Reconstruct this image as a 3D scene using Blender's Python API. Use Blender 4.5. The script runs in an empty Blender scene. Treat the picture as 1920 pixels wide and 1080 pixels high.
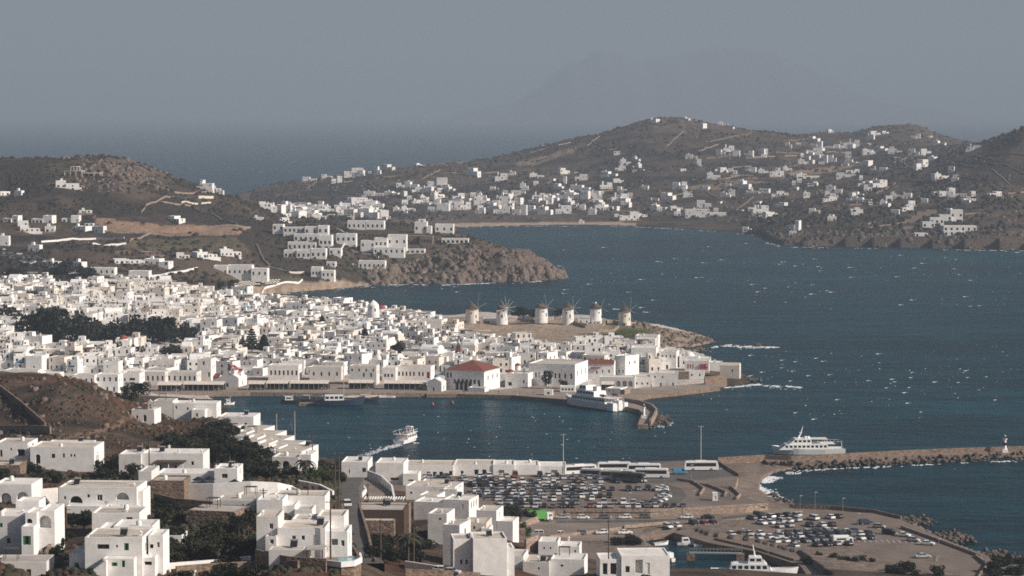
import bpy, bmesh, math, random
import numpy as np
from mathutils import Matrix, Vector
R = math.radians
rng = random.Random(7)
nrs = np.random.RandomState(11)
scene = bpy.context.scene
COL = scene.collection

# ------------------------------------------------------------------ camera
F, CAMH, EYE = 4900.0, 128.0, 206.0            # focal length in photo pixels, eye height, eye-level row
PITCH = math.atan((540 - EYE) / F)
cam = bpy.data.cameras.new('camera'); camo = bpy.data.objects.new('camera', cam); COL.objects.link(camo)
camo.location = (0, 0, CAMH); camo.rotation_euler = (math.pi/2 - PITCH, 0, 0)
cam.sensor_width = 36.0; cam.lens = F / 1920 * 36.0
cam.clip_start = 1.0; cam.clip_end = 120000.0
scene.camera = camo

# ------------------------------------------------------------------ sky, sun, exposure
SUN_AZ, SUN_EL = R(110), R(31)                 # azimuth clockwise from the view direction (+Y)
world = bpy.data.worlds.new('World'); scene.world = world; world.use_nodes = True
wn = world.node_tree.nodes; wl = world.node_tree.links
bg = wn['Background']; sky = wn.new('ShaderNodeTexSky'); sky.sky_type = 'NISHITA'; sky.sun_disc = False
sky.sun_elevation = SUN_EL; sky.sun_rotation = SUN_AZ
sky.altitude = 100; sky.air_density = 1.0; sky.dust_density = 3.0; sky.ozone_density = 1.0
wl.new(sky.outputs[0], bg.inputs[0]); bg.inputs[1].default_value = 0.05
sun = bpy.data.lights.new('sun', 'SUN'); suno = bpy.data.objects.new('sun', sun); COL.objects.link(suno)
sun.energy = 5.0; sun.angle = R(0.5); sun.color = (1.0, 0.90, 0.80)
sd = Vector((math.sin(SUN_AZ)*math.cos(SUN_EL), math.cos(SUN_AZ)*math.cos(SUN_EL), math.sin(SUN_EL)))
suno.rotation_euler = sd.to_track_quat('Z', 'Y').to_euler(); suno.location = (0, 0, 600)
scene.view_settings.view_transform = 'Standard'; scene.view_settings.look = 'None'
scene.view_settings.exposure = 0.5; scene.view_settings.gamma = 1.0
scene.cycles.use_denoising = False
scene.cycles.max_bounces = 6; scene.cycles.diffuse_bounces = 3; scene.cycles.glossy_bounces = 2
scene.cycles.volume_bounces = 1; scene.cycles.transparent_max_bounces = 8
scene.cycles.filter_width = 1.7

# ------------------------------------------------------------------ pixel <-> world
cp, sp = math.cos(PITCH), math.sin(PITCH)
def ray(px, py):
    a = (px - 960) / F; b = (540 - py) / F
    y = cp + b * sp
    return a / y, (-sp + b * cp) / y            # dX/dY, dZ/dY
def at(px, py, d):                              # point seen at a pixel, d metres ahead
    a, s = ray(px, py)
    return Vector((a * d, d, CAMH + s * d))
def onz(px, py, z=0.0):                         # point seen at a pixel on the level z
    a, s = ray(px, py)
    d = (z - CAMH) / s
    return Vector((a * d, d, z))
def proj(X, Y, Z):
    dz = Z - CAMH
    zf = Y * cp - dz * sp; up = Y * sp + dz * cp
    return 960 + F * X / zf, 540 - F * up / zf

# ------------------------------------------------------------------ materials
MATS = {}
def mat(name, col, rough=0.85, noise=0.0, scale=1.0, col2=None, bump=0.0, bscale=None, metal=0.0, spec=0.3, emit=None, detail=4):
    if name in MATS: return MATS[name]
    m = bpy.data.materials.new(name); m.use_nodes = True; MATS[name] = m
    nt = m.node_tree; n = nt.nodes; l = nt.links; b = n['Principled BSDF']
    b.inputs['Roughness'].default_value = rough; b.inputs['Metallic'].default_value = metal
    b.inputs['Specular IOR Level'].default_value = spec
    b.inputs['Base Color'].default_value = (*col, 1)
    if noise > 0 or col2:
        tc = n.new('ShaderNodeNewGeometry'); nz = n.new('ShaderNodeTexNoise'); nz.inputs['Scale'].default_value = scale
        nz.inputs['Detail'].default_value = detail; nz.inputs['Roughness'].default_value = 0.62
        l.new(tc.outputs['Position'], nz.inputs['Vector'])
        mr = n.new('ShaderNodeMapRange'); mr.inputs[1].default_value = 0.36; mr.inputs[2].default_value = 0.66
        l.new(nz.outputs[0], mr.inputs[0])
        mx = n.new('ShaderNodeMix'); mx.data_type = 'RGBA'
        c2 = col2 if col2 else tuple(c * (1 - noise) for c in col)
        mx.inputs[6].default_value = (*col, 1); mx.inputs[7].default_value = (*c2, 1)
        l.new(mr.outputs[0], mx.inputs[0]); l.new(mx.outputs[2], b.inputs['Base Color'])
    if bump > 0:
        tc = n.new('ShaderNodeNewGeometry'); nb = n.new('ShaderNodeTexNoise'); nb.inputs['Scale'].default_value = bscale or scale * 3
        nb.inputs['Detail'].default_value = 3
        l.new(tc.outputs['Position'], nb.inputs['Vector'])
        bp = n.new('ShaderNodeBump'); bp.inputs['Strength'].default_value = min(bump, 1.0); bp.inputs['Distance'].default_value = 0.3
        l.new(nb.outputs[0], bp.inputs['Height']); l.new(bp.outputs[0], b.inputs['Normal'])
    if emit:
        b.inputs['Emission Color'].default_value = (*emit, 1); b.inputs['Emission Strength'].default_value = 1
    return m
def stone(name, a, b_, scale=1.3):
    if name in MATS: return MATS[name]
    m = bpy.data.materials.new(name); m.use_nodes = True; MATS[name] = m
    nt = m.node_tree; n = nt.nodes; l = nt.links; b = n['Principled BSDF']; b.inputs['Roughness'].default_value = 0.9
    b.inputs['Specular IOR Level'].default_value = 0.2
    g = n.new('ShaderNodeNewGeometry'); v = n.new('ShaderNodeTexVoronoi'); v.inputs['Scale'].default_value = scale
    mp = n.new('ShaderNodeMapping'); mp.inputs['Scale'].default_value = (1, 1, 1.7)
    l.new(g.outputs['Position'], mp.inputs[0]); l.new(mp.outputs[0], v.inputs['Vector'])
    sx = n.new('ShaderNodeSeparateColor'); l.new(v.outputs['Color'], sx.inputs[0])
    mx = n.new('ShaderNodeMix'); mx.data_type = 'RGBA'; mx.inputs[6].default_value = (*a, 1); mx.inputs[7].default_value = (*b_, 1)
    l.new(sx.outputs[0], mx.inputs[0]); l.new(mx.outputs[2], b.inputs['Base Color'])
    bp = n.new('ShaderNodeBump'); bp.inputs['Strength'].default_value = 0.7; bp.inputs['Distance'].default_value = 0.12; bp.invert = True
    l.new(v.outputs['Distance'], bp.inputs['Height']); l.new(bp.outputs[0], b.inputs['Normal'])
    return m
mat('plaster', (0.80, 0.785, 0.765), 0.9, 0.17, 0.5, spec=0.15, detail=6)
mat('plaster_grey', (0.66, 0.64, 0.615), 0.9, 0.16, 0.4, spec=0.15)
mat('plaster_cream', (0.64, 0.585, 0.51), 0.9, 0.15, 0.4, spec=0.15)
mat('roof_white', (0.70, 0.675, 0.64), 0.9, 0.2, 0.3, spec=0.15)
mat('roof_beige', (0.52, 0.465, 0.40), 0.9, 0.25, 0.3, spec=0.15)
mat('roof_grey', (0.42, 0.385, 0.35), 0.9, 0.25, 0.3, spec=0.15)
mat('glass', (0.018, 0.02, 0.024), 0.2, spec=0.5)
mat('frame_white', (0.72, 0.71, 0.69), 0.6)
mat('wood_dark', (0.06, 0.04, 0.028), 0.7)
mat('wood_brown', (0.16, 0.085, 0.05), 0.7)
mat('green_paint', (0.03, 0.20, 0.05), 0.6)
mat('blue_paint', (0.035, 0.13, 0.25), 0.6)
mat('red_paint', (0.33, 0.035, 0.03), 0.6)
mat('interior_shade', (0.05, 0.045, 0.042), 0.9)  # near-black backs of porches and arcades: the shade inside put into the colour
mat('terracotta', (0.20, 0.068, 0.048), 0.85, 0.3, 0.8, bump=0.5, bscale=4)
mat('dome_red', (0.27, 0.06, 0.05), 0.8, 0.2, 1)
mat('dome_blue', (0.06, 0.20, 0.36), 0.7)
mat('thatch', (0.115, 0.085, 0.07), 0.95, 0.5, 2.0, bump=0.8, bscale=6)
mat('asphalt', (0.105, 0.098, 0.092), 0.9, 0.3, 0.12)
mat('concrete', (0.22, 0.18, 0.15), 0.9, 0.28, 0.12, bump=0.2)
mat('paving', (0.27, 0.222, 0.185), 0.9, 0.3, 0.2)
mat('car_park', (0.18, 0.143, 0.12), 0.9, 0.3, 0.08)
mat('sand', (0.47, 0.36, 0.265), 0.95, 0.25, 0.1)
mat('metal_grey', (0.30, 0.30, 0.30), 0.5, metal=0.3)
mat('pole_wood', (0.085, 0.065, 0.05), 0.9)
mat('pole_pale', (0.42, 0.40, 0.37), 0.7)
mat('rock', (0.19, 0.145, 0.115), 0.95, 0, 0.5, col2=(0.07, 0.055, 0.046), bump=1.0, bscale=0.9)
mat('rock_dark', (0.12, 0.098, 0.08), 0.95, 0, 0.5, col2=(0.04, 0.034, 0.03), bump=1.0, bscale=0.9)
mat('rubber', (0.018, 0.018, 0.018), 0.8)
mat('white_paint', (0.74, 0.74, 0.73), 0.4, spec=0.5)
mat('black_paint', (0.015, 0.015, 0.017), 0.5)
mat('navy_paint', (0.02, 0.035, 0.07), 0.4)
mat('canvas', (0.66, 0.60, 0.53), 0.9, 0.15, 0.5)
mat('foam', (0.72, 0.76, 0.78), 0.9, 0.15, 0.5)
mat('people', (0.10, 0.09, 0.09), 0.9)
mat('skin', (0.42, 0.26, 0.19), 0.7)
mat('pool_water', (0.10, 0.36, 0.44), 0.1)
stone('stone_brown', (0.25, 0.18, 0.135), (0.12, 0.09, 0.07))
stone('stone_pale', (0.34, 0.265, 0.215), (0.19, 0.145, 0.118))
stone('stone_dry', (0.30, 0.245, 0.20), (0.16, 0.13, 0.11), 0.8)
def leafmat(name, a, b_):
    m = mat(name, a, 0.75, 0, 0.6, col2=b_, spec=0.1, detail=2)
    m.node_tree.nodes['Principled BSDF'].inputs['Transmission Weight'].default_value = 0
    return m
leafmat('leaf_dark', (0.034, 0.038, 0.023), (0.011, 0.014, 0.010))
leafmat('leaf_olive', (0.052, 0.05, 0.031), (0.022, 0.022, 0.015))
leafmat('scrub_far', (0.040, 0.034, 0.024), (0.018, 0.016, 0.012))
mat('plaster_warm', (0.72, 0.665, 0.60), 0.9, 0.2, 0.5, spec=0.15, detail=6)
leafmat('leaf_green', (0.07, 0.10, 0.035), (0.03, 0.045, 0.018))
leafmat('leaf_dry', (0.095, 0.058, 0.036), (0.035, 0.025, 0.018))
mat('bark', (0.09, 0.07, 0.055), 0.95)

# ------------------------------------------------------------------ mesh builder
class MB:
    def __init__(s, *mats):
        s.v = []; s.f = []; s.m = []; s.mats = list(mats); s.sm = []
    def mi(s, name):
        if name is None: return 0
        if name not in s.mats: s.mats.append(name)
        return s.mats.index(name)
    def face(s, pts, m=None, smooth=False):
        b = len(s.v); s.v.extend(tuple(p) for p in pts); s.f.append(tuple(range(b, b + len(pts)))); s.m.append(s.mi(m)); s.sm.append(smooth)
    def raw(s, verts, faces, m=None, smooth=False):
        b = len(s.v); s.v.extend(tuple(p) for p in verts); k = s.mi(m)
        for f in faces: s.f.append(tuple(i + b for i in f)); s.m.append(k); s.sm.append(smooth)
    def box(s, x0, x1, y0, y1, z0, z1, m=None, bottom=True):
        V = [(x0,y0,z0),(x1,y0,z0),(x1,y1,z0),(x0,y1,z0),(x0,y0,z1),(x1,y0,z1),(x1,y1,z1),(x0,y1,z1)]
        Fc = [(0,1,5,4),(1,2,6,5),(2,3,7,6),(3,0,4,7),(4,5,6,7)]
        if bottom: Fc.append((3,2,1,0))
        s.raw(V, Fc, m)
    def prism(s, pts, z0, z1, m=None, mtop=None):            # polygon (x,y) counter-clockwise, extruded
        a = sum(pts[i][0]*pts[(i+1)%len(pts)][1] - pts[(i+1)%len(pts)][0]*pts[i][1] for i in range(len(pts)))
        if a < 0: pts = pts[::-1]
        n = len(pts)
        s.raw([(p[0],p[1],z0) for p in pts] + [(p[0],p[1],z1) for p in pts], [(i,(i+1)%n,n+(i+1)%n,n+i) for i in range(n)], m)
        s.face([(p[0],p[1],z1) for p in pts], mtop or m)
    def profile(s, pts, x0, x1, m=None, smooth=False):       # polygon in (y,z) swept along x
        n = len(pts)
        s.raw([(x0,p[0],p[1]) for p in pts] + [(x1,p[0],p[1]) for p in pts], [(i,(i+1)%n,n+(i+1)%n,n+i) for i in range(n)], m, smooth)
        s.face([(x0,p[0],p[1]) for p in pts][::-1], m); s.face([(x1,p[0],p[1]) for p in pts], m)
    def lathe(s, prof, n=14, cx=0, cy=0, m=None, smooth=True, sx=1, sy=1):   # prof: (r,z) from bottom to top
        vs = []; fs = []
        for r, z in prof:
            for k in range(n):
                a = 2*math.pi*k/n; vs.append((cx + sx*r*math.cos(a), cy + sy*r*math.sin(a), z))
        for j in range(len(prof)-1):
            for k in range(n):
                fs.append((j*n+k, j*n+(k+1)%n, (j+1)*n+(k+1)%n, (j+1)*n+k))
        s.raw(vs, fs, m, smooth)
        if prof[-1][0] > 0.02: s.face([vs[(len(prof)-1)*n+k] for k in range(n)], m)
    def tube(s, pts, rad, n=6, m=None, smooth=True):         # rad number or list
        pts = [Vector(p) for p in pts]; vs = []; fs = []
        for i, p in enumerate(pts):
            t = (pts[min(i+1,len(pts)-1)] - pts[max(i-1,0)]).normalized()
            u = t.cross(Vector((0,0,1))) if abs(t.z) < 0.95 else t.cross(Vector((1,0,0)))
            u.normalize(); w = t.cross(u); r = rad[i] if isinstance(rad, (list,tuple)) else rad
            for k in range(n):
                a = 2*math.pi*k/n; vs.append(p + (u*math.cos(a) + w*math.sin(a))*r)
        for j in range(len(pts)-1):
            for k in range(n):
                fs.append((j*n+k, j*n+(k+1)%n, (j+1)*n+(k+1)%n, (j+1)*n+k))
        s.raw(vs, fs, m, smooth); s.face(vs[:n][::-1], m); s.face(vs[-n:], m)
    def xf(s, M, start=0):
        for i in range(start, len(s.v)): s.v[i] = tuple(M @ Vector(s.v[i]))
    def mesh(s, name):
        me = bpy.data.meshes.new(name); me.from_pydata(s.v, [], s.f)
        for k in (s.mats or ['plaster']): me.materials.append(MATS[k])
        me.polygons.foreach_set('material_index', s.m); me.polygons.foreach_set('use_smooth', s.sm)
        me.update(); return me
    def build(s, name, parent=None, loc=None, rz=0.0):
        return link(name, s.mesh(name), parent, loc, rz)
def link(name, me, parent=None, loc=None, rz=0.0, scale=None):
    o = bpy.data.objects.new(name, me); COL.objects.link(o)
    if parent: o.parent = parent
    if loc is not None: o.location = loc
    if rz: o.rotation_euler = (0, 0, rz)
    if scale is not None: o.scale = scale
    return o
def empty(name, loc, rz=0.0):
    o = link(name, None, None, loc, rz); o.empty_display_size = 0.5; return o
def tag(o, label, cat=None, group=None, kind=None):
    if label: o['label'] = label
    if cat: o['category'] = cat
    if group: o['group'] = group
    if kind: o['kind'] = kind
    return o
def struct(o): o['kind'] = 'structure'; return o
def npmesh(name, verts, faces, matname, smooth=False, parent=None):   # fast path, faces (n,3) or (n,4)
    verts = np.asarray(verts, np.float32); faces = np.asarray(faces, np.int32); k = faces.shape[1]
    me = bpy.data.meshes.new(name); me.vertices.add(len(verts)); me.vertices.foreach_set('co', verts.ravel())
    me.loops.add(faces.size); me.loops.foreach_set('vertex_index', faces.ravel())
    me.polygons.add(len(faces)); me.polygons.foreach_set('loop_start', np.arange(0, faces.size, k, dtype=np.int32))
    me.polygons.foreach_set('loop_total', np.full(len(faces), k, np.int32))
    if smooth: me.polygons.foreach_set('use_smooth', np.ones(len(faces), bool))
    me.materials.append(MATS[matname]); me.update(calc_edges=True)
    return link(name, me, parent)
ORD = ['', 'first','second','third','fourth','fifth','sixth','seventh','eighth','ninth','tenth','eleventh','twelfth','thirteenth','fourteenth','fifteenth','sixteenth','seventeenth','eighteenth','nineteenth','twentieth']
def ordn(n):
    if n <= 20: return ORD[n]
    t = ['','','twenty','thirty','forty','fifty','sixty','seventy','eighty','ninety']
    h = ''
    if n >= 100: h = 'hundred-and-'; n -= 100
    if n == 0: return 'hundredth'
    if n <= 20: return h + ORD[n]
    if n % 10 == 0: return h + t[n//10][:-1] + 'ieth'
    return h + t[n//10] + '-' + ORD[n % 10]

# ------------------------------------------------------------------ terrain
_tab = nrs.rand(256, 256)
def vnoise(x, y):
    xi = np.floor(x).astype(int); yi = np.floor(y).astype(int); fx = x - xi; fy = y - yi
    fx = fx*fx*(3-2*fx); fy = fy*fy*(3-2*fy)
    a = _tab[xi & 255, yi & 255]; b = _tab[(xi+1) & 255, yi & 255]; c = _tab[xi & 255, (yi+1) & 255]; d = _tab[(xi+1) & 255, (yi+1) & 255]
    return (a*(1-fx)+b*fx)*(1-fy) + (c*(1-fx)+d*fx)*fy
def fbm(x, y, s, octv=4, ridged=False):
    t = 0; amp = 1.0; tot = 0
    for k in range(octv):
        n = vnoise(x/s*(2**k) + 17.3*k, y/s*(2**k) + 5.1*k)
        if ridged: n = 1 - abs(2*n - 1)
        t = t + amp*n; tot += amp; amp *= 0.52
    return t / tot
def inpoly(px, py, poly):
    c = np.zeros(np.shape(px), bool); n = len(poly); j = n - 1
    for i in range(n):
        xi, yi = poly[i]; xj, yj = poly[j]
        if yi != yj:
            c ^= ((yi > py) != (yj > py)) & (px < (xj-xi)*(py-yi)/(yj-yi) + xi)
        j = i
    return c
COAST = [(2100,1150),(1990,1098),(1920,1066),(1850,1042),(1790,1020),(1760,1004),(1720,985),(1690,972),(1650,962),(1600,955),(1500,948),(1470,944),(1440,930),(1424,915),(1430,900),(1455,886),(1490,879),
 (1440,870),(1345,864),(1200,868),(1060,870),(800,868),(650,866),(600,858),(560,846),(530,834),(490,820),(470,803),(445,786),(425,765),(405,752),(390,745),(420,741),(500,740),(560,741),(620,744),(700,747),(760,744),(800,741),(860,740),
 (960,743),(1050,748),(1100,751),(1160,752),(1165,745),(1200,742),(1260,736),(1330,728),(1385,722),(1412,716),(1395,702),(1370,690),(1330,668),(1290,657),(1268,651),(1300,650),(1345,642),(1330,634),(1290,622),(1240,610),(1150,602),(1000,597),
 (850,592),(760,587),(700,582),(640,576),(560,566),(500,558),(465,553),(500,551),(560,547),(640,540),(685,536),(760,532),(830,533),(900,530),(1000,527),(1067,521),(1010,505),(930,490),(880,478),(858,460),(848,440),(862,426),
 (960,423),(1080,421),(1170,423),(1230,427),(1330,432),(1420,440),(1445,452),(1470,460),(1560,461),(1700,464),(1920,468),(2150,472),(2300,320),(1200,322),(960,328),(700,343),(560,357),(480,377),(440,386),(450,400),(440,415),(300,425),(0,425),(-300,425),(-300,6000),(2300,6000),(2300,1200)]
MARINA = [(1205,1017),(1240,1004),(1300,1008),(1330,1018),(1420,1030),(1500,1052),(1560,1110),(1215,1110),(1235,1045)]
CP = [ # pixel, pixel, distance: points of the land seen in the picture
 (0,1060,450),(150,1075,455),(300,1060,490),(450,1070,480),(600,1060,480),(680,1060,500),(-120,1060,450),(-120,880,670),
 (0,960,540),(190,985,555),(300,960,580),(450,960,580),(560,930,600),(650,950,600),(640,900,700),
 (0,880,670),(120,885,680),(300,880,690),(420,900,640),(560,880,650),(0,790,800),(220,772,820),(330,840,740),(270,800,800),(350,790,850),(300,762,900),(400,782,880),
 (480,850,720),(420,800,820),(580,862,760),(0,709,850),(60,711,850),(130,714,850),(195,738,850),(-120,705,850),
 (700,1050,600),(760,1080,560),(870,1075,590),(960,1075,600),(760,1000,680),(700,930,740),(840,970,730),(960,1010,700),(1060,1060,640),(1130,1080,600),(1260,1085,640),
 (885,603,1450),(1000,603,1450),(1115,605,1445),(1172,607,1440),(1230,622,1440),(800,603,1470),(1000,632,1400),(1150,627,1410),(900,640,1390),
 (0,520,1700),(100,510,1720),(0,470,1800),(150,470,1800),(200,500,1750),(350,512,1780),(450,500,1870),(0,430,1950),(150,430,1950),(300,430,1980),(450,430,2020),
 (0,360,2150),(150,350,2150),(130,325,2200),(300,370,2150),(0,302,2300),(60,300,2300),(130,302,2300),(190,295,2320),(250,303,2330),(290,322,2300),(320,341,2280),(360,352,2280),(420,367,2280),(470,385,2280),(500,394,2300),(525,412,2300),
 (400,400,2150),(450,395,2200),(-120,300,2300),(-120,430,1950),(-120,520,1700),
 (480,430,2080),(540,425,2150),(600,421,2200),(680,417,2200),(560,490,1930),(620,470,1960),(690,440,2060),(720,470,1970),(790,432,2080),(850,442,2080),(700,512,1935),(650,500,1930),(750,494,1975),(840,472,2005),(900,455,2030),(930,466,2020),(980,472,2005),(1000,486,1985),(1040,508,1960),
 (600,520,1880),(540,525,1850),(420,532,1750),(470,520,1800),
 (860,416,2950),(960,415,2960),(1080,413,2980),(700,400,3080),(560,396,3080),(500,388,3100),(620,386,3250),(820,390,3150),(960,395,3100),(1100,395,3080),(1200,400,3050),(1300,405,3000),(1400,415,2900),
 (760,360,3400),(900,350,3400),(1000,345,3400),(1100,345,3350),(1200,350,3300),(1300,355,3250),(640,337,3700),(560,348,3700),(700,323,3750),(820,307,3800),(960,291,3850),(1050,265,3900),(1150,251,3950),(1200,230,4000),(1245,224,4000),(1290,223,4000),(1370,239,4000),(1480,260,3950),
 (1100,300,3650),(1000,310,3650),(1250,280,3700),(1250,312,3500),(1400,290,3650),(1300,252,3850),
 (1540,251,4400),(1600,252,4400),(1640,239,4500),(1720,235,4500),(1760,252,4450),(1800,278,4300),(1920,251,3100),(1860,272,3150),(1800,287,3250),(2080,225,3100),
 (1600,290,3900),(1500,300,3700),(1550,330,3400),(1450,340,3300),(1700,310,3300),(1700,350,3000),(1850,350,2850),(1600,380,2850),(1500,400,2750),(1700,400,2700),(1850,400,2650),(1920,340,2900),(1780,440,2480),(1600,440,2500),(1480,440,2550),(1900,440,2450),(2080,400,2700)]
CP += [(118,880,680),(24,868,684),(14,893,655),(28,945,565),(188,966,560),(50,1052,495),(40,1085,470),(215,1084,470),(222,990,515),(305,892,665),(385,925,625),(300,935,600),(440,962,560),(520,968,555),(395,990,545),(315,1040,500),(570,1052,480),(443,804,820),(545,884,662),(345,792,890),(268,800,865),(808,940,745),(826,972,700),(913,998,680),(820,1020,645),(890,1012,650),(850,1062,615),(905,1078,590),(1050,1046,660),(1030,1084,612),(1195,1090,600),(712,1000,625),(668,902,880),(731,908,862),(840,898,884)]
CZ = [ # pixel, pixel, height above the sea
 (700,890,5),(1000,890,3),(1300,890,3),(1000,985,3),(1250,985,2),(1500,1000,1),(1700,1040,1),(1900,1080,1),(1000,1003,1),(1100,1010,.8),(1200,1060,4),(1400,880,1.5),(1400,930,2),(1600,975,1.2),
 (200,745,3),(300,733,1.5),(500,734,1.3),(700,738,1.3),(900,735,1.4),(1100,742,1.4),(1300,722,2),(1380,714,2),(0,700,6),(0,620,13),(0,560,18),(200,560,14),(400,560,8),(200,640,8),(400,640,5),(600,640,4),(800,640,5),(600,590,4),(480,565,3),
 (1000,660,5),(1200,660,4),(1300,670,3),(-120,700,8),(-120,600,15),(560,545,1.0),(640,538,1.0),(510,549,1.0)]
CW = [(200,50,2650),(0,50,2650),(-120,50,2650),(400,35,2600),(900,18,2100),(700,20,2500),(980,10,2060),(600,12,4300),(900,25,4500),(1250,60,4600),(1500,50,4700),(1720,60,5000),(1900,60,4700),(2080,60,4500),(1100,3,1600),(900,3,1620),(1300,1,1420),
      (100,60,330),(500,60,330),(900,50,330),(1300,40,330),(1800,20,330),(1500,14,560),(1800,8,600)]   # pixel column, height, distance
pts = []
for a, b, d in CP:
    p = at(a, b, d); pts.append((p.x, p.y, p.z))
for a, b, z in CZ:
    p = onz(a, b, z); pts.append((p.x, p.y, p.z))
for a, z, d in CW: pts.append(((a-960)/F*d, d, z))
for i in range(1, 84):                                     # the shoreline
    p = onz(*COAST[i], 0.0); pts.append((p.x, p.y, 0.3))
P = np.array(pts); VS = 12.0
def uv(X, Y): return X / Y * (F/100), np.log(Y) * VS
pu, pv = uv(P[:,0], P[:,1])
A = np.stack([pu, pv], 1); n = len(A)
def kern(a, b): return -np.sqrt(((a[:,None,:] - b[None,:,:])**2).sum(2) + 0.05)
Mx = np.zeros((n+1, n+1)); Mx[:n,:n] = kern(A, A) + np.eye(n)*0.04; Mx[:n,n] = 1; Mx[n,:n] = 1
W = np.linalg.solve(Mx, np.append(P[:,2], 0))
NU, NV = 500, 680
GU = np.linspace(-11.6, 11.6, NU); GV = np.linspace(math.log(300)*VS, math.log(5700)*VS, NV)
gu, gv = np.meshgrid(GU, GV)                              # (NV, NU)
Q = np.stack([gu.ravel(), gv.ravel()], 1); Z = np.zeros(len(Q))
for k in range(0, len(Q), 20000): Z[k:k+20000] = kern(Q[k:k+20000], A) @ W[:n] + W[n]
Z = Z.reshape(NV, NU)
GY = np.exp(gv / VS); GX = gu / (F/100) * GY
gpx, gpy = proj(GX, GY, 0*GX)                             # where the sea-level point would be seen
LANDM = inpoly(gpx, gpy, COAST)
MAR = inpoly(gpx, gpy, MARINA)
# rough ground on the hills
jx = GX + 6*(fbm(GX, GY, 25)-.5); jy = GY + 6*(fbm(GX+99, GY, 25)-.5)
hillm = np.clip((Z - 9) / 18, 0, 1)
nearm = np.clip((900 - GY) / 150, 0, 1)
townm = ((GY > 1150) & (GY < 1700)).astype(float)
amp = hillm * (1 - 0.88*nearm) * (1 - 0.8*townm)
Z = Z + amp * (9*(fbm(jx, jy, 160, 4) - .5) + 5.0*(fbm(jx, jy, 38, 3, True) - .55))
opx, opy = proj(GX, GY, Z)
def blob(cx, cy, rx, ry): return np.exp(-(((opx-cx)/rx)**2 + ((opy-cy)/ry)**2))
rocky = np.clip(1.3*blob(250, 320, 80, 28)*(GY > 2000) + 1.2*blob(930, 500, 150, 36)*((GY > 1850) & (GY < 2150)) + blob(1280, 632, 70, 16)*((GY > 1380) & (GY < 1500)) + blob(90, 735, 110, 30)*((GY > 750) & (GY < 900)) + .8*blob(1250, 235, 90, 18)*(GY > 3700), 0, 1)
shoreband = np.exp(-np.abs(Z - 4)/4) * (GY > 1800) * ((opx > 640) & (opx < 1080) | (opx > 1440))
rocky = np.clip(rocky + .7*shoreband, 0, 1)
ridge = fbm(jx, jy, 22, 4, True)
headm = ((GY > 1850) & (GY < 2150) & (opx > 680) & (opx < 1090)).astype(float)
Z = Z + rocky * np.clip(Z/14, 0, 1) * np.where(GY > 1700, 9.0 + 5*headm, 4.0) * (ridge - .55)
step = 3.2                                               # old field terraces
terr = np.clip((fbm(GX, GY, 300, 2) - .42)*6, 0, 1) * (GY > 1850) * np.clip((Z-12)/10, 0, 1) * (1-rocky)
zs = Z/step; fr = zs - np.floor(zs); Z = Z + terr * (np.clip((fr-.75)/.25, 0, 1) - fr) * step * 0.75
Z = np.where(LANDM, np.maximum(Z, 0.35 + 0.5*fbm(GX, GY, 8, 2)), np.minimum(Z, -2.5))
Z = np.where(MAR, -2.5, Z)
def ground(X, Y):
    u, v = X/Y*(F/100), math.log(Y)*VS
    fu = min(max((u-GU[0])/(GU[1]-GU[0]), 0), NU-1.001); fv = min(max((v-GV[0])/(GV[1]-GV[0]), 0), NV-1.001)
    i, j = int(fu), int(fv); a, b = fu-i, fv-j
    return float((Z[j,i]*(1-a)+Z[j,i+1]*a)*(1-b) + (Z[j+1,i]*(1-a)+Z[j+1,i+1]*a)*b)
YS = np.exp(GV/VS)
def hit(px, py, dmin=0, dmax=1e9):                        # where the sight line meets the ground
    a, s = ray(px, py)
    fu = min(max((a*F/100-GU[0])/(GU[1]-GU[0]), 0), NU-1.001); i = int(fu); t = fu-i
    col = np.maximum(Z[:,i]*(1-t) + Z[:,i+1]*t, 0)
    diff = col - (CAMH + s*YS)
    ok = np.nonzero((diff >= 0) & (YS >= dmin) & (YS <= dmax))[0]
    if len(ok) == 0:
        m = (YS >= dmin) & (YS <= dmax); k = int(np.argmax(np.where(m, diff, -1e9))); d = YS[k]
        return Vector((a*d, d, float(col[k])))
    k = int(ok[0])
    if k > 0 and YS[k-1] >= dmin:
        w = diff[k-1] / (diff[k-1] - diff[k]) if diff[k] != diff[k-1] else 0
        d = YS[k-1] + (YS[k]-YS[k-1])*min(max(w, 0), 1)
    else: d = YS[k]
    return Vector((a*d, d, max(CAMH + s*d, ground(a*d, d))))
# ground cover colours (soil, sand, grass, paving; rock paler on ridges, darker in hollows)
n1 = fbm(GX, GY, 45, 5); n2 = fbm(GX+500, GY, 140, 3); n3 = fbm(GX, GY+300, 12, 3)
c = np.zeros((NV, NU, 3))
def put(mask, col):
    global c
    m = np.clip(mask, 0, 1)[..., None]; c = c*(1-m) + np.array(col)*m
c[:] = (0.105, 0.077, 0.057)
put(np.clip((n1-.44)*9, 0, 1)*.95, (0.046, 0.038, 0.030))
put(np.clip((n2-.52)*7, 0, 1)*.6, (0.15, 0.11, 0.08))
put(np.clip((n3-.62)*8, 0, 1)*.5, (0.036, 0.031, 0.025))
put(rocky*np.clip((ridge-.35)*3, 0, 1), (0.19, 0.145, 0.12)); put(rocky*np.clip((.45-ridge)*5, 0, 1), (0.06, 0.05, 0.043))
nearhill = ((GY < 900) & (Z > 8)).astype(float)
put(nearhill*np.clip((n1-.40)*5, 0, 1)*.8, (0.135, 0.064, 0.040)); put(nearhill*np.clip((n3-.5)*6, 0, 1)*.7, (0.042, 0.029, 0.022))
put(((GY > 1150) & (GY < 1640) & (Z < 22) & (opx < 1320) & (opy > 545)).astype(float), (0.50, 0.465, 0.43))
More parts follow.
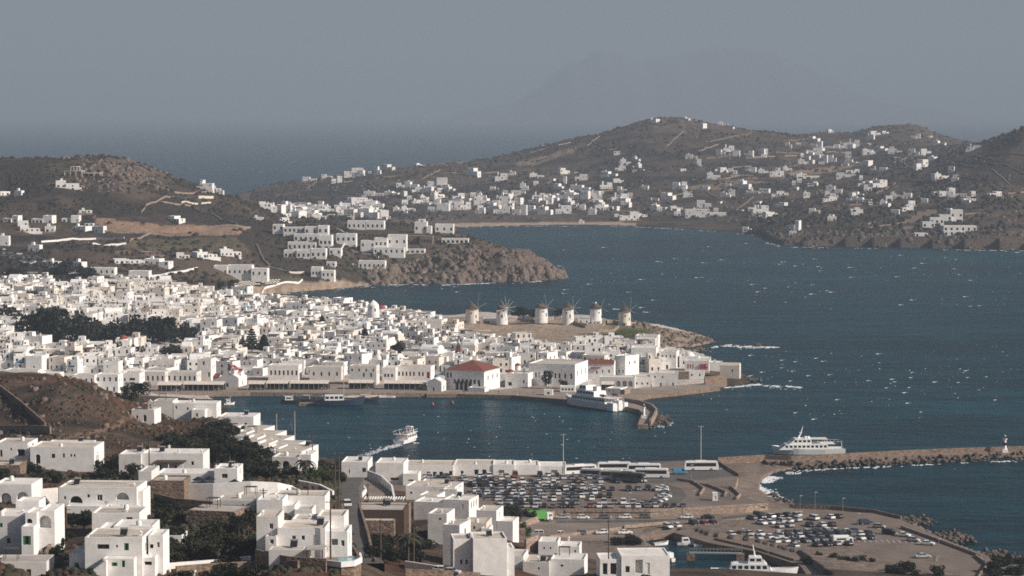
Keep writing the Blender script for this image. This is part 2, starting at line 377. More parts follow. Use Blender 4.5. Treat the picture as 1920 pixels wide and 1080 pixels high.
put(((GY > 1330) & (GY < 1500) & (opx > 780) & (opx < 1330) & (opy > 590) & (opy < 650)).astype(float), (0.34, 0.265, 0.205))
put(1.4*blob(1185, 628, 55, 17)*((GY > 1340) & (GY < 1480)), (0.065, 0.078, 0.032))
put(1.3*blob(740, 505, 75, 20)*((GY > 1850) & (GY < 2050)), (0.075, 0.078, 0.04))
sandm = (LANDM & (Z < 1.9) & (GY > 1780) & (GY < 1960) & (opx < 690)) | (LANDM & (Z < 1.3) & (GY > 2850) & (GY < 3000) & (opx > 850) & (opx < 1190)) | (LANDM & (Z < 2.6) & (opx > 1370) & (opx < 1520) & (opy > 860) & (opy < 946)) | (LANDM & (Z < 1.9) & (GY > 1165) & (GY < 1230) & (opx < 800))
put(sandm.astype(float), (0.47, 0.36, 0.27))
put(((GY < 960) & (GY > 700) & (opx > 640) & (Z < 9)).astype(float), (0.225, 0.18, 0.15))
def field(poly, dmin, dmax, col, k=1.0):
    put(inpoly(opx, opy, poly)*((GY > dmin) & (GY < dmax))*k, col)
field([(175,405),(215,410),(300,420),(440,424),(468,428),(445,438),(300,437),(190,430)], 1800, 2250, (0.36, 0.235, 0.165))
field([(245,450),(440,440),(470,470),(420,478),(250,465)], 1750, 2200, (0.15, 0.125, 0.075), .8)
field([(1470,322),(1560,310),(1640,300),(1560,322),(1480,330)], 2600, 4200, (0.30, 0.22, 0.15))
field([(1290,350),(1420,330),(1440,340),(1300,360)], 2600, 4200, (0.28, 0.20, 0.14))
field([(960,306),(1070,276),(1080,282),(1000,310)], 3000, 4200, (0.27, 0.20, 0.15))
field([(800,372),(900,360),(905,370),(810,380)], 2600, 4200, (0.28, 0.20, 0.14))
field([(415,520),(560,518),(570,528),(440,535)], 1700, 1980, (0.13, 0.12, 0.065))
field([(440,537),(560,530),(640,525),(695,533),(690,538),(640,543),(560,551),(470,560),(440,556)], 1680, 1990, (0.40, 0.30, 0.225))
field([(95,818),(150,812),(215,797),(232,780),(240,783),(225,800),(160,818),(95,826)], 650, 920, (0.24, 0.155, 0.11))
field([(0,480),(40,468),(140,500),(190,530),(120,540),(0,520)], 1600, 1850, (0.05, 0.04, 0.034))
c *= (0.64 + 0.24*fbm(GX, GY, 5, 2))[..., None]
c[(GY > 1150) & (GY < 1640) & (Z < 22) & (opx < 1320) & (opy > 545)] *= 1.2
tm = bpy.data.materials.new('terrain'); tm.use_nodes = True; MATS['terrain'] = tm
tn = tm.node_tree.nodes; tl = tm.node_tree.links; tb = tn['Principled BSDF']; tb.inputs['Roughness'].default_value = 0.95; tb.inputs['Specular IOR Level'].default_value = 0.1
ta = tn.new('ShaderNodeAttribute'); ta.attribute_name = 'cover'
tg = tn.new('ShaderNodeNewGeometry'); tz = tn.new('ShaderNodeTexNoise'); tz.inputs['Scale'].default_value = 0.35; tz.inputs['Detail'].default_value = 8; tz.inputs['Roughness'].default_value = 0.7
tl.new(tg.outputs['Position'], tz.inputs['Vector'])
tr = tn.new('ShaderNodeMapRange'); tr.inputs[1].default_value = 0.3; tr.inputs[2].default_value = 0.7; tr.inputs[3].default_value = 0.55; tr.inputs[4].default_value = 1.4
tl.new(tz.outputs[0], tr.inputs[0])
tx = tn.new('ShaderNodeMix'); tx.data_type = 'RGBA'; tx.blend_type = 'MULTIPLY'; tx.inputs[0].default_value = 1
tl.new(ta.outputs['Color'], tx.inputs[6]); tl.new(tr.outputs[0], tx.inputs[7]); tl.new(tx.outputs[2], tb.inputs['Base Color'])
tbp = tn.new('ShaderNodeBump'); tbp.inputs['Strength'].default_value = 0.6; tbp.inputs['Distance'].default_value = 1.2
tl.new(tz.outputs[0], tbp.inputs['Height']); tl.new(tbp.outputs[0], tb.inputs['Normal'])
idx = np.arange(NU*NV).reshape(NV, NU)
fc = np.stack([idx[:-1,:-1], idx[:-1,1:], idx[1:,1:], idx[1:,:-1]], -1).reshape(-1, 4)
zf = Z.ravel(); fc = fc[(zf[fc] > -2.4).any(1)]
used = np.unique(fc); rem = -np.ones(NU*NV, int); rem[used] = np.arange(len(used))
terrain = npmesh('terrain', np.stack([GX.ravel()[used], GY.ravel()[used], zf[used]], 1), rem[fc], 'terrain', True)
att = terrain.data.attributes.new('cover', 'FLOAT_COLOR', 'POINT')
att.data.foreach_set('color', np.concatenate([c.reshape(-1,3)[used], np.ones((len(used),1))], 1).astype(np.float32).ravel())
struct(terrain)

# ------------------------------------------------------------------ sea
wm = bpy.data.materials.new('sea_water'); wm.use_nodes = True; MATS['sea_water'] = wm
n_ = wm.node_tree.nodes; l_ = wm.node_tree.links; b_ = n_['Principled BSDF']
b_.inputs['Roughness'].default_value = 0.32; b_.inputs['Specular IOR Level'].default_value = 0.025
g_ = n_.new('ShaderNodeNewGeometry')
def wnoise(scale, sx, sy, det):
    mp = n_.new('ShaderNodeMapping'); mp.inputs['Scale'].default_value = (sx, sy, 1); mp.inputs['Rotation'].default_value = (0, 0, 0.35)
    nz = n_.new('ShaderNodeTexNoise'); nz.inputs['Scale'].default_value = scale; nz.inputs['Detail'].default_value = det; nz.inputs['Roughness'].default_value = 0.6
    l_.new(g_.outputs['Position'], mp.inputs[0]); l_.new(mp.outputs[0], nz.inputs['Vector']); return nz
w1 = wnoise(0.16, 0.55, 1.0, 5); w2 = wnoise(0.006, 0.4, 1.0, 3)
mx = n_.new('ShaderNodeMix'); mx.data_type = 'RGBA'; mx.inputs[6].default_value = (0.0012, 0.020, 0.031, 1); mx.inputs[7].default_value = (0.0026, 0.036, 0.052, 1)
mr = n_.new('ShaderNodeMapRange'); mr.inputs[1].default_value = 0.35; mr.inputs[2].default_value = 0.65; l_.new(w2.outputs[0], mr.inputs[0])
w3 = wnoise(0.045, 0.35, 1.6, 6); mr3 = n_.new('ShaderNodeMapRange'); mr3.inputs[1].default_value = 0.40; mr3.inputs[2].default_value = 0.62; mr3.inputs[3].default_value = 0.62; mr3.inputs[4].default_value = 1.35; l_.new(w3.outputs[0], mr3.inputs[0])
mx3 = n_.new('ShaderNodeMix'); mx3.data_type = 'RGBA'; mx3.blend_type = 'MULTIPLY'; mx3.inputs[0].default_value = 1; l_.new(mx.outputs[2], mx3.inputs[6]); l_.new(mr3.outputs[0], mx3.inputs[7])
l_.new(mr.outputs[0], mx.inputs[0]); l_.new(mx3.outputs[2], b_.inputs['Base Color'])
bp_ = n_.new('ShaderNodeBump'); bp_.inputs['Strength'].default_value = 0.9; bp_.inputs['Distance'].default_value = 2.2
l_.new(w1.outputs[0], bp_.inputs['Height']); l_.new(bp_.outputs[0], b_.inputs['Normal'])
sb = MB('sea_water')
sb.face([(-30000, -2000, 0), (30000, -2000, 0), (30000, 57000, 0), (-30000, 57000, 0)], 'sea_water')
struct(sb.build('sea'))

# ------------------------------------------------------------------ far mountains across the strait
sil = [(880,206),(960,190),(1010,165),(1060,122),(1095,104),(1130,92),(1170,101),(1200,110),(1240,106),(1290,97),(1330,89),(1390,87),(1430,95),(1480,112),(1530,138),(1580,165),(1640,192),(1720,204)]
MD = 26500.0; fm = MB('rock'); vs = []; NX = 120
for j in range(9):
    t = j/8
    for i in range(NX):
        px = 860 + 880*i/(NX-1)
        y = np.interp(px, [s[0] for s in sil], [s[1] for s in sil])
        top = max(CAMH + (206-y)/F*MD, 0) * (0.93 + 0.14*float(fbm(np.array(px*1.0), np.array(3.0), 26, 3)))
        prof = math.sin(math.pi*t)**0.8
        vs.append(((px-960)/F*MD, MD + (t-.5)*6000 , top*prof*(1 + 0.12*math.sin(px*.07+t*9)*(1-prof)) - 5))
fm.raw(vs, [(j*NX+i, j*NX+i+1, (j+1)*NX+i+1, (j+1)*NX+i) for j in range(8) for i in range(NX-1)], 'rock', True)
struct(fm.build('far_mountains'))

# ------------------------------------------------------------------ haze: the air itself
hm = bpy.data.materials.new('haze'); hm.use_nodes = True; MATS['haze'] = hm
hn = hm.node_tree.nodes; hn.remove(hn['Principled BSDF']); pv_ = hn.new('ShaderNodeVolumePrincipled')
pv_.inputs['Color'].default_value = (0.38, 0.455, 0.55, 1); pv_.inputs['Density'].default_value = 1.15e-4; pv_.inputs['Anisotropy'].default_value = 0.0
hm.node_tree.links.new(pv_.outputs[0], hn['Material Output'].inputs['Volume'])
hb = MB('haze'); hb.box(-32000, 32000, -2500, 58000, -4, 1150, 'haze')
hz = hb.build('haze'); hz['kind'] = 'stuff'; hz['label'] = 'pale blue haze filling the air over the bay'
# ================================================================== builders
# ------------------------------------------------------------------ windows and doors (unit size, shared data)
_win = {}
def win_mesh(style):
    if style in _win: return _win[style]
    colr = {'g': 'green_paint', 'b': 'blue_paint', 'r': 'red_paint', 'n': 'wood_brown', 'k': 'wood_dark', 'w': 'frame_white'}[style[1]]
    m = MB()
    if style[0] == 'w':                                    # glazed window, frame of the style's colour
        t = 0.10
        m.box(-.5, -.5+t, -.06, .02, 0, 1, colr); m.box(.5-t, .5, -.06, .02, 0, 1, colr)
        m.box(-.5+t, .5-t, -.06, .02, 0, t, colr); m.box(-.5+t, .5-t, -.06, .02, 1-t, 1, colr)
        m.box(-.03, .03, -.05, .02, t, 1-t, colr)
        m.face([(-.5+t, 0, t), (.5-t, 0, t), (.5-t, 0, 1-t), (-.5+t, 0, 1-t)], 'glass')
    elif style[0] == 's':                                  # window with closed or half-open shutters
        m.face([(-.5, 0, 0), (.5, 0, 0), (.5, 0, 1), (-.5, 0, 1)], 'glass')
        m.box(-.5, -.22, -.12, -.02, .02, .98, colr); m.box(.22, .5, -.12, -.02, .02, .98, colr)
        m.box(-.22, .22, -.08, -.02, .92, 1, colr); m.box(-.22, .22, -.08, -.02, 0, .06, colr)
    elif style[0] == 'd':                                  # panelled door
        m.box(-.5, .5, -.02, .04, 0, 1, colr)
        m.box(-.42, -.05, -.05, -.02, .55, .92, colr); m.box(.05, .42, -.05, -.02, .55, .92, colr)
        m.box(-.42, -.05, -.05, -.02, .08, .48, colr); m.box(.05, .42, -.05, -.02, .08, .48, colr)
    _win[style] = m.mesh('door' if style[0] == 'd' else 'window'); return _win[style]

def facade(mb, o, ux, width, z0, z1, ops, m, depth=0.22, panes=None, glassin=False):
    """wall panel from o along ux with recessed openings; ops: (s, w, zb, h, style). Style 'L..' is a deep loggia, 'A..' an arched one, 'a..' arched window"""
    ux = Vector((ux[0], ux[1], 0)); nx = Vector((ux.y, -ux.x, 0)); o = Vector((o[0], o[1], 0))
    def P(s, z, i=0.0): return o + ux*s - nx*i + Vector((0, 0, z))
    ops = sorted(ops); s0 = 0.0
    for (s, w, zb, h, st) in ops:
        a, b = s - w/2, s + w/2
        if a < s0 + .02 or b > width - .02 or zb < z0 or zb + h > z1 - .02: continue
        mb.face([P(s0, z0), P(a, z0), P(a, z1), P(s0, z1)], m)
        if zb > z0 + .01: mb.face([P(a, z0), P(b, z0), P(b, zb), P(a, zb)], m)
        arch = st[0] in 'Aa'; dp = 1.5 if st[0] in 'LA' else depth
        if arch:
            r = w/2; zs = max(zb, zb + h - r); ry = zb + h - zs; N = 8
            cur = [(s - r*math.cos(math.pi*k/N), zs + ry*math.sin(math.pi*k/N)) for k in range(N+1)]
        else: cur = [(a, zb+h), (b, zb+h)]
        for (sa, za), (sb_, zb_) in zip(cur, cur[1:]):
            mb.face([P(sa, za), P(sb_, zb_), P(sb_, z1), P(sa, z1)], m)
            mb.face([P(sa, za), P(sa, za, dp), P(sb_, zb_, dp), P(sb_, zb_)], m)
        mb.face([P(a, zb), P(a, zb, dp), P(a, cur[0][1], dp), P(a, cur[0][1])], m)
        mb.face([P(b, cur[-1][1]), P(b, cur[-1][1], dp), P(b, zb, dp), P(b, zb)], m)
        mb.face([P(b, zb), P(b, zb, dp), P(a, zb, dp), P(a, zb)], m)
        back = [P(a, zb, dp), P(b, zb, dp)] + [P(q[0], q[1], dp) for q in cur[::-1]]
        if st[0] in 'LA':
            mb.face(back, {'w': m, 'k': 'interior_shade'}.get(st[1:2], m))
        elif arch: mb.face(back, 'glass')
        elif glassin: mb.face(back, {'g': 'green_paint', 'b': 'blue_paint', 'r': 'red_paint', 'n': 'wood_brown'}.get(st[1:2], 'glass') if st[0] in 'sd' else 'glass')
        elif panes is not None: panes.append((P(s, zb, dp - .03), math.atan2(ux.y, ux.x), w, h, st))
        s0 = b
    mb.face([P(s0, z0), P(width, z0), P(width, z1), P(s0, z1)], m)

class House:
    def __init__(s, name, loc, rz, wall='plaster', glassin=False):
        s.name, s.loc, s.rz, s.wall, s.gi = name, loc, rz, wall, glassin
        s.mb = MB(wall); s.panes = []; s.roofs = []; s.extra = []
    def block(s, x0, x1, y0, y1, z0, z1, front=(), right=(), left=(), par=0.35, roof='roof_beige', wall=None, skirt=3.0):
        w = wall or s.wall; zb = z0 - skirt; M = s.mb
        facade(M, (x0, y0), (1, 0), x1-x0, zb, z1, list(front), w, panes=s.panes, glassin=s.gi)
        facade(M, (x1, y0), (0, 1), y1-y0, zb, z1, list(right), w, panes=s.panes, glassin=s.gi)
        facade(M, (x0, y1), (0, -1), y1-y0, zb, z1, list(left), w, panes=s.panes, glassin=s.gi)
        M.face([(x1, y1, zb), (x0, y1, zb), (x0, y1, z1), (x1, y1, z1)], w)
        if roof == 'none': return
        t = 0.28; zr = z1 - par
        O = [(x0,y0),(x1,y0),(x1,y1),(x0,y1)]; I = [(x0+t,y0+t),(x1-t,y0+t),(x1-t,y1-t),(x0+t,y1-t)]
        for k in range(4):
            a, b = k, (k+1) % 4
            M.face([(*O[a], z1), (*O[b], z1), (*I[b], z1), (*I[a], z1)], w)
            M.face([(*I[b], zr), (*I[a], zr), (*I[a], z1), (*I[b], z1)], w)
        s.roofs.append(([(*I[k], zr) for k in range(4)], roof))
    def add(s, name, mb): s.extra.append((name, mb))
    def chimney(s, x, y, z, h=1.1, w=0.5):
        m = MB('plaster'); m.box(x-w/2, x+w/2, y-w/2, y+w/2, z-.1, z+h*.7); m.box(x-w*.7, x+w*.7, y-w*.7, y+w*.7, z+h*.7+.003, z+h*.82); m.lathe([(w*.45, z+h*.823), (w*.3, z+h), (0.01, z+h*1.15)], 8, x, y)
        s.add('chimney', m)
    def stairs(s, x0, x1, y0, y1, z0, z1, n=8, mname='plaster'):
        m = MB(mname); a = (x1-x0)/n
        for k in range(n): m.box(x0+a*k, x0+a*(k+1), y0, y1, z0-2, z0 + (z1-z0)*(k+1)/n)
        s.add('stairs', m)
    def done(s, label, cat='house', group=None):
        root = s.mb.build(s.name, None, s.loc, s.rz) if s.mb.f else empty(s.name, s.loc, s.rz); tag(root, label, cat, group)
        for pts, r in s.roofs:
            if s.gi: continue
            m = MB(r); m.face(pts, r); m.build('roof', root)
        for p, a, w, h, st in s.panes:
            o = link('door' if st[0] == 'd' else 'window', win_mesh(st), root, p, a, (w, 1, h))
        for nm, mb in s.extra: mb.build(nm, root)
        return root
    def flat_roofs(s):                                     # put the roof slabs into the one mesh (small far houses)
        for pts, r in s.roofs: s.mb.face(pts, r)

class PH(House):
    """a house given by what the photograph shows of it: pixel extents at a distance d"""
    def __init__(s, name, d, cx, yb, rz=0.0, wall='plaster', glassin=False):
        if d > 1150: d = hit(cx, yb, 1100, 1720).y
        p = at(cx, yb, d); s.d, s.cx, s.yb, s.k = d, cx, yb, d / F
        super().__init__(name, p, rz, wall, glassin); s.c = math.cos(rz)
    def blk(s, x0, x1, yt, yb, dep, dd=0.0, ops=(), rops=(), lops=(), part=None, **kw):
        keep_ = s.mb
        if part: s.mb = MB(kw.get('wall') or s.wall)
        k = (s.d + dd) / F
        zz = lambda y: at(s.cx, y, s.d + dd).z - s.loc.z
        X0, X1 = (x0 - s.cx)*k/s.c, (x1 - s.cx)*k/s.c
        # a rotated front plane keeps its centre at distance d; the picture's columns are met closely enough at this range
        fo = [((cx-x0)*k/s.c, w*k/s.c, zz(cy + h/2), h*k, st) for cx, cy, w, h, st in ops]
        H = zz(yt) - zz(yb)
        ro = [(f*dep, w, zz(yb) + fz*H, h, st) for f, fz, w, h, st in rops]
        lo = [((1-f)*dep, w, zz(yb) + fz*H, h, st) for f, fz, w, h, st in lops]
        s.block(X0, X1, dd, dd + dep, zz(yb), zz(yt), fo, ro, lo, **kw)
        if part: s.extra.append((part, s.mb)); s.mb = keep_
        return X0, X1, zz(yb), zz(yt)

# ------------------------------------------------------------------ plants
def leafcloud(seed, lumps, leaves, leaf, flat=1.0):
    r = np.random.RandomState(seed); V = []
    for (cx, cy, cz, rx, rz_) in lumps:
        n = leaves
        d = r.normal(size=(n, 3)); d /= np.linalg.norm(d, axis=1)[:, None]
        rad = (0.62 + 0.38*r.rand(n)**.6)[:, None]; c = d*rad*np.array([rx, rx, rz_]) + np.array([cx, cy, cz])
        a = r.normal(size=(n, 3)) + 0.5*d; a[:, 2] *= .6; a /= np.linalg.norm(a, axis=1)[:, None]
        b = np.cross(a, r.normal(size=(n, 3))); b /= np.linalg.norm(b, axis=1)[:, None]
        sz = (leaf*(.6 + .8*r.rand(n)))[:, None]
        V.append(np.stack([c - a*sz, c + b*sz*.8, c + a*sz, c - b*sz*.8], 1))
    V = np.concatenate(V).reshape(-1, 3); return V
def cloud_mesh(name, V, m):
    o = npmesh(name, V, np.arange(len(V)).reshape(-1, 4), m); me = o.data; bpy.data.objects.remove(o); return me
def trunk_mesh(h, r0, spread, seed, lean=.1):
    r = random.Random(seed); m = MB('bark')
    top = (r.uniform(-lean, lean)*h, r.uniform(-lean, lean)*h, h*.62)
    m.tube([(0,0,-.6), (top[0]*.4, top[1]*.4, h*.3), top], [r0, r0*.75, r0*.5], 7)
    for k in range(5):
        a = k*1.26 + r.random(); m.tube([top, (top[0]+spread*.5*math.cos(a), top[1]+spread*.5*math.sin(a), h*.8), (top[0]+spread*.8*math.cos(a), top[1]+spread*.8*math.sin(a), h*(.9+.1*r.random()))], [r0*.4, r0*.25, r0*.1], 5)
    return m.mesh('trunk')
CROWN = {}; TRUNK = []
for sd_ in range(5):
    r = random.Random(sd_); L = []
    for k in range(13):                                    # unit crown: about 1 wide (radius .5), 1 tall, standing on z=.25
        a = r.random()*6.28; q = r.random()**.6*.34
        L.append((q*math.cos(a), q*math.sin(a), .32 + .5*r.random(), .13 + .09*r.random(), .12 + .08*r.random()))
    for mname in ('leaf_dark', 'leaf_olive', 'leaf_green', 'leaf_dry'):
        CROWN[(sd_, mname)] = cloud_mesh('crown', leafcloud(sd_, L, 110, .034), mname)
    L2 = [(x*1.15, y*1.15, .05 + (z-.3)*.75, a_*1.1, b_*.9) for x, y, z, a_, b_ in L]
    for mname in ('leaf_dark', 'leaf_olive', 'leaf_green', 'leaf_dry'):
        CROWN[('s', sd_, mname)] = cloud_mesh('foliage', leafcloud(sd_+50, L2, 80, .045), mname)
    TRUNK.append(trunk_mesh(.75, .03, .28, sd_))
STEM = trunk_mesh(.35, .02, .2, 77)
def tree(p, w, h, leaf, label, group=None, name='tree', cat='tree', seed=None, low=False):
    s_ = rng.randrange(5) if seed is None else seed
    o = empty(name, p, rng.random()*6.28); o.scale = (w, w, h); tag(o, label, cat, group)
    if low: link('crown', CROWN[('s', s_, leaf)], o, (0, 0, .06), 0, (1, 1, 1.55)); link('trunk', STEM, o); return o
    link('crown', CROWN[(s_, leaf)], o); link('trunk', TRUNK[s_], o); return o
def shrub(p, w, h, leaf, label, group=None):
    s_ = rng.randrange(5)
    o = empty('shrub', p, rng.random()*6.28); o.scale = (w, w, h*1.6); tag(o, label, 'shrub', group)
    link('foliage', CROWN[('s', s_, leaf)], o); link('stem', STEM, o); return o
def norfolk(p, w, h, label):
    o = empty('pine_tree', p); tag(o, label, 'tree', 'tall tiered pines in the town')
    m = MB('bark'); m.tube([(0,0,-1), (0,0,h*.97)], [.28, .05], 7); m.build('trunk', o)
    r = np.random.RandomState(int(h*10)); L = []
    nt = 9
    for t in range(nt):
        z = h*(.16 + .8*t/nt); rad = w/2*(1 - t/nt)**.8 + .25
        for k in range(6):
            a = k*1.047 + t*.5
            for q in (.35, .6, .85): L.append((rad*q*math.cos(a), rad*q*math.sin(a), z + .1*q*rad, .26*rad*.8+.1, .20 + .05*rad))
    V = leafcloud(3, L, 26, .36); me = cloud_mesh('crown', V, 'leaf_dark'); link('crown', me, o); return o
_frond = None
def palm(p, h, r_, label):
    o = empty('palm_tree', p); tag(o, label, 'palm tree', 'palm trees')
    m = MB('bark'); m.tube([(0,0,-.8), (.1,0,h*.5), (0,.1,h)], [.28, .22, .24], 7); m.build('trunk', o)
    for k in range(16):
        a = k*2.399; up = .25 + .75*((k*7) % 16)/16; f = MB('leaf_olive'); N = 6; prev = None
        for j in range(N+1):
            t = j/N; x = r_*t*(1 - .15*t); z = h + r_*(up*1.0*t - (.55+up*.6)*t*t); wd = .30*math.sin(math.pi*min(t*.9+.08, 1))*r_*.42 + .02
            c_, s_ = math.cos(a), math.sin(a)
            cur = [(x*c_ - wd*s_, x*s_ + wd*c_, z - .3*wd), (x*c_, x*s_, z + .1), (x*c_ + wd*s_, x*s_ - wd*c_, z - .3*wd)]
            if prev:
                f.face([prev[0], prev[1], cur[1], cur[0]]); f.face([prev[1], prev[2], cur[2], cur[1]])
            prev = cur
        f.build('frond', o)
    return o

# ------------------------------------------------------------------ vehicles
for nm, cl in {'car_white': (.72,.72,.71), 'car_silver': (.42,.43,.44), 'car_grey': (.13,.135,.14), 'car_black': (.016,.016,.018), 'car_blue': (.022,.034,.065), 'car_red': (.22,.025,.022), 'car_sky': (.06,.20,.34), 'car_beige': (.38,.33,.27)}.items():
    mat(nm, cl, 0.28, spec=0.6)
CARCOL = {'white': 'car_white', 'silver': 'car_silver', 'grey': 'car_grey', 'black': 'car_black', 'navy blue': 'car_blue', 'red': 'car_red', 'bright blue': 'car_sky', 'beige': 'car_beige'}
SHAPES = { # length, width, body profile (x,z), cabin: x at base rear/front, x at roof rear/front, belt, roof
 'hatchback': (3.9, 1.7, [(-1.93,.35),(-1.95,.75),(-1.85,.92),(1.0,.90),(1.80,.74),(1.95,.58),(1.95,.32)], (-1.80, 1.05, -1.35, .35), .91, 1.46),
 'saloon': (4.5, 1.76, [(-2.22,.35),(-2.25,.72),(-2.15,.93),(1.15,.92),(2.10,.76),(2.25,.56),(2.25,.32)], (-1.55, 1.05, -.95, .40), .92, 1.43),
 'off-roader': (4.5, 1.85, [(-2.2,.45),(-2.25,.85),(-2.2,1.05),(1.1,1.05),(2.08,.95),(2.25,.75),(2.25,.42)], (-2.15, 1.15, -1.95, .50), 1.05, 1.75),
 'van': (4.9, 1.9, [(-2.4,.4),(-2.45,1.0),(-2.45,1.15),(1.5,1.12),(2.3,.95),(2.45,.7),(2.45,.38)], (-2.44, 1.75, -2.38, 1.05), 1.13, 2.05)}
WH = MB('rubber', 'metal_grey')
for sgn in (1,):
    WH.raw([(.31*math.cos(k*.628), -.1, .31*math.sin(k*.628)) for k in range(10)] + [(.31*math.cos(k*.628), .1, .31*math.sin(k*.628)) for k in range(10)], [(k, (k+1)%10, 10+(k+1)%10, 10+k) for k in range(10)], 'rubber')
    for y in (-.1, .1): WH.face([(.31*math.cos(k*.628), y, .31*math.sin(k*.628)) for k in range(10)], 'rubber')
    for y in (-.104, .104): WH.face([(.18*math.cos(k*.628), y, .18*math.sin(k*.628)) for k in range(10)], 'metal_grey')
WHEEL = WH.mesh('wheel')
_car = {}
def car_mesh(shape, colr):
    if (shape, colr) in _car: return _car[(shape, colr)]
    Lc, Wd, prof, (rb, fb, rt, ft), belt, roof = SHAPES[shape]; c_ = CARCOL[colr]; m = MB(c_)
    hw = Wd/2; vs = []; npf = len(prof)
    for yy, sc in ((-hw, .95), (-hw*.93, 1), (hw*.93, 1), (hw, .95)):
        for x, z in prof: vs.append((x*(sc if abs(x) > 1.5 else 1), yy, z if sc == 1 else z*.97))
    m.raw(vs, [(j*npf+i, j*npf+(i+1)%npf, (j+1)*npf+(i+1)%npf, (j+1)*npf+i) for j in range(3) for i in range(npf)], c_)
    m.face(vs[:npf], c_); m.face(vs[-npf:][::-1], c_)
    tw = hw*.80
    R_ = [(rt, -tw, roof-.06), (ft, -tw, roof-.06), (ft, tw, roof-.06), (rt, tw, roof-.06)]; T_ = [(rt+.12, -tw+.1, roof), (ft-.15, -tw+.1, roof), (ft-.15, tw-.1, roof), (rt+.12, tw-.1, roof)]
    m.face(T_, c_)
    for k in range(4): m.face([R_[k], R_[(k+1)%4], T_[(k+1)%4], T_[k]], c_)
    for sy in (-1, 1):                                     # pillars
        for (xb, xt) in ((rb, rt), (fb, ft), ((rb+fb)/2-.1, (rt+ft)/2-.1)):
            y0, y1 = sy*hw*.925, sy*(tw+.012)
            m.face([(xb-.06, y0, belt), (xb+.08, y0, belt), (xt+.06, y1, roof-.05), (xt-.05, y1, roof-.05)], c_)
    # lamps and dark sills
    for sy in (-.62, .62):
        m.box(prof[-2][0]-.14, prof[-2][0]+.012, sy*hw-.17, sy*hw+.17, .56, .68, 'frame_white'); m.box(prof[0][0]-.02, prof[0][0]+.1, sy*hw-.14, sy*hw+.14, .68, .84, 'red_paint')
    m.box(-Lc*.46, Lc*.46, -hw*.9, hw*.9, .2, .36, 'rubber')
    g = MB('glass'); gh = hw*.91; gt = tw - .01
    B_ = [(rb, -gh, belt-.02), (fb, -gh, belt-.02), (fb, gh, belt-.02), (rb, gh, belt-.02)]; G_ = [(rt, -gt, roof-.05), (ft, -gt, roof-.05), (ft, gt, roof-.05), (rt, gt, roof-.05)]
    for k in range(4): g.face([B_[k], B_[(k+1)%4], G_[(k+1)%4], G_[k]], 'glass')
    if shape == 'van':                                     # panel van: blind rear sides
        for sy in (-1, 1): m.face([(rb, sy*gh*1.008, belt), (.55, sy*gh*1.008, belt), (.45, sy*gt*1.012, roof-.05), (rt, sy*gt*1.012, roof-.05)], c_)
    _car[(shape, colr)] = (m.mesh('car'), g.mesh('windows')); return _car[(shape, colr)]
def car(p, rz, shape, colr, label, group, wheels=True):
    b, g = car_mesh(shape, colr); Lc, Wd = SHAPES[shape][:2]
    o = link('parked_car' if shape != 'van' else 'parked_van', b, None, p, rz); tag(o, label, 'car' if shape != 'van' else 'van', group)
    link('windows', g, o)
    if wheels:
        for sx in (-.31, .31):
            for sy in (-.46, .46): link('wheel', WHEEL, o, (sx*Lc, sy*Wd, .31))
    return o
def bus(p, rz, label, colr='white_paint', L=11.8):
    o = empty('coach_bus', p, rz); tag(o, label, 'bus', 'coaches parked by the quay')
    hl = L/2; hw = 1.25
    b = MB(colr); pr = [(-hl,.35),(-hl,2.2),(-hl+.15,3.05),(-hl+.5,3.25),(hl-.9,3.25),(hl-.35,3.0),(hl-.05,1.5),(hl,.9),(hl,.35)]; n_ = len(pr)
    b.raw([(x,-hw,z) for x,z in pr] + [(x,hw,z) for x,z in pr], [(i,(i+1)%n_,n_+(i+1)%n_,n_+i) for i in range(n_)], colr)
    b.face([(x,-hw,z) for x,z in pr], colr); b.face([(x,hw,z) for x,z in pr][::-1], colr)
    b.box(-2.2, 1.6, -.8, .8, 3.253, 3.5, colr); b.build('body', o)
    for sy in (-1, 1):
        g = MB('glass'); g.box(-hl+.6, hl-.9, sy*(hw+.005) - .02, sy*(hw+.005)+.02, 1.55, 2.75); g.build('side_windows', o)
    g = MB('glass'); g.face([(hl-.02,-1.1,1.3),(hl-.02,1.1,1.3),(hl-.33,1.1,2.95),(hl-.33,-1.1,2.95)]); g.build('windscreen', o)
    g = MB('glass'); g.box(-hl-.012, -hl+.02, -1.0, 1.0, 1.6, 2.3); g.build('rear_window', o)
    for x in (-hl+3.0, hl-2.6):
        for sy in (-1, 1):
            w = link('wheel', WHEEL, o, (x, sy*1.18, .48), 0, (1.55, 1.6, 1.55))
    return o

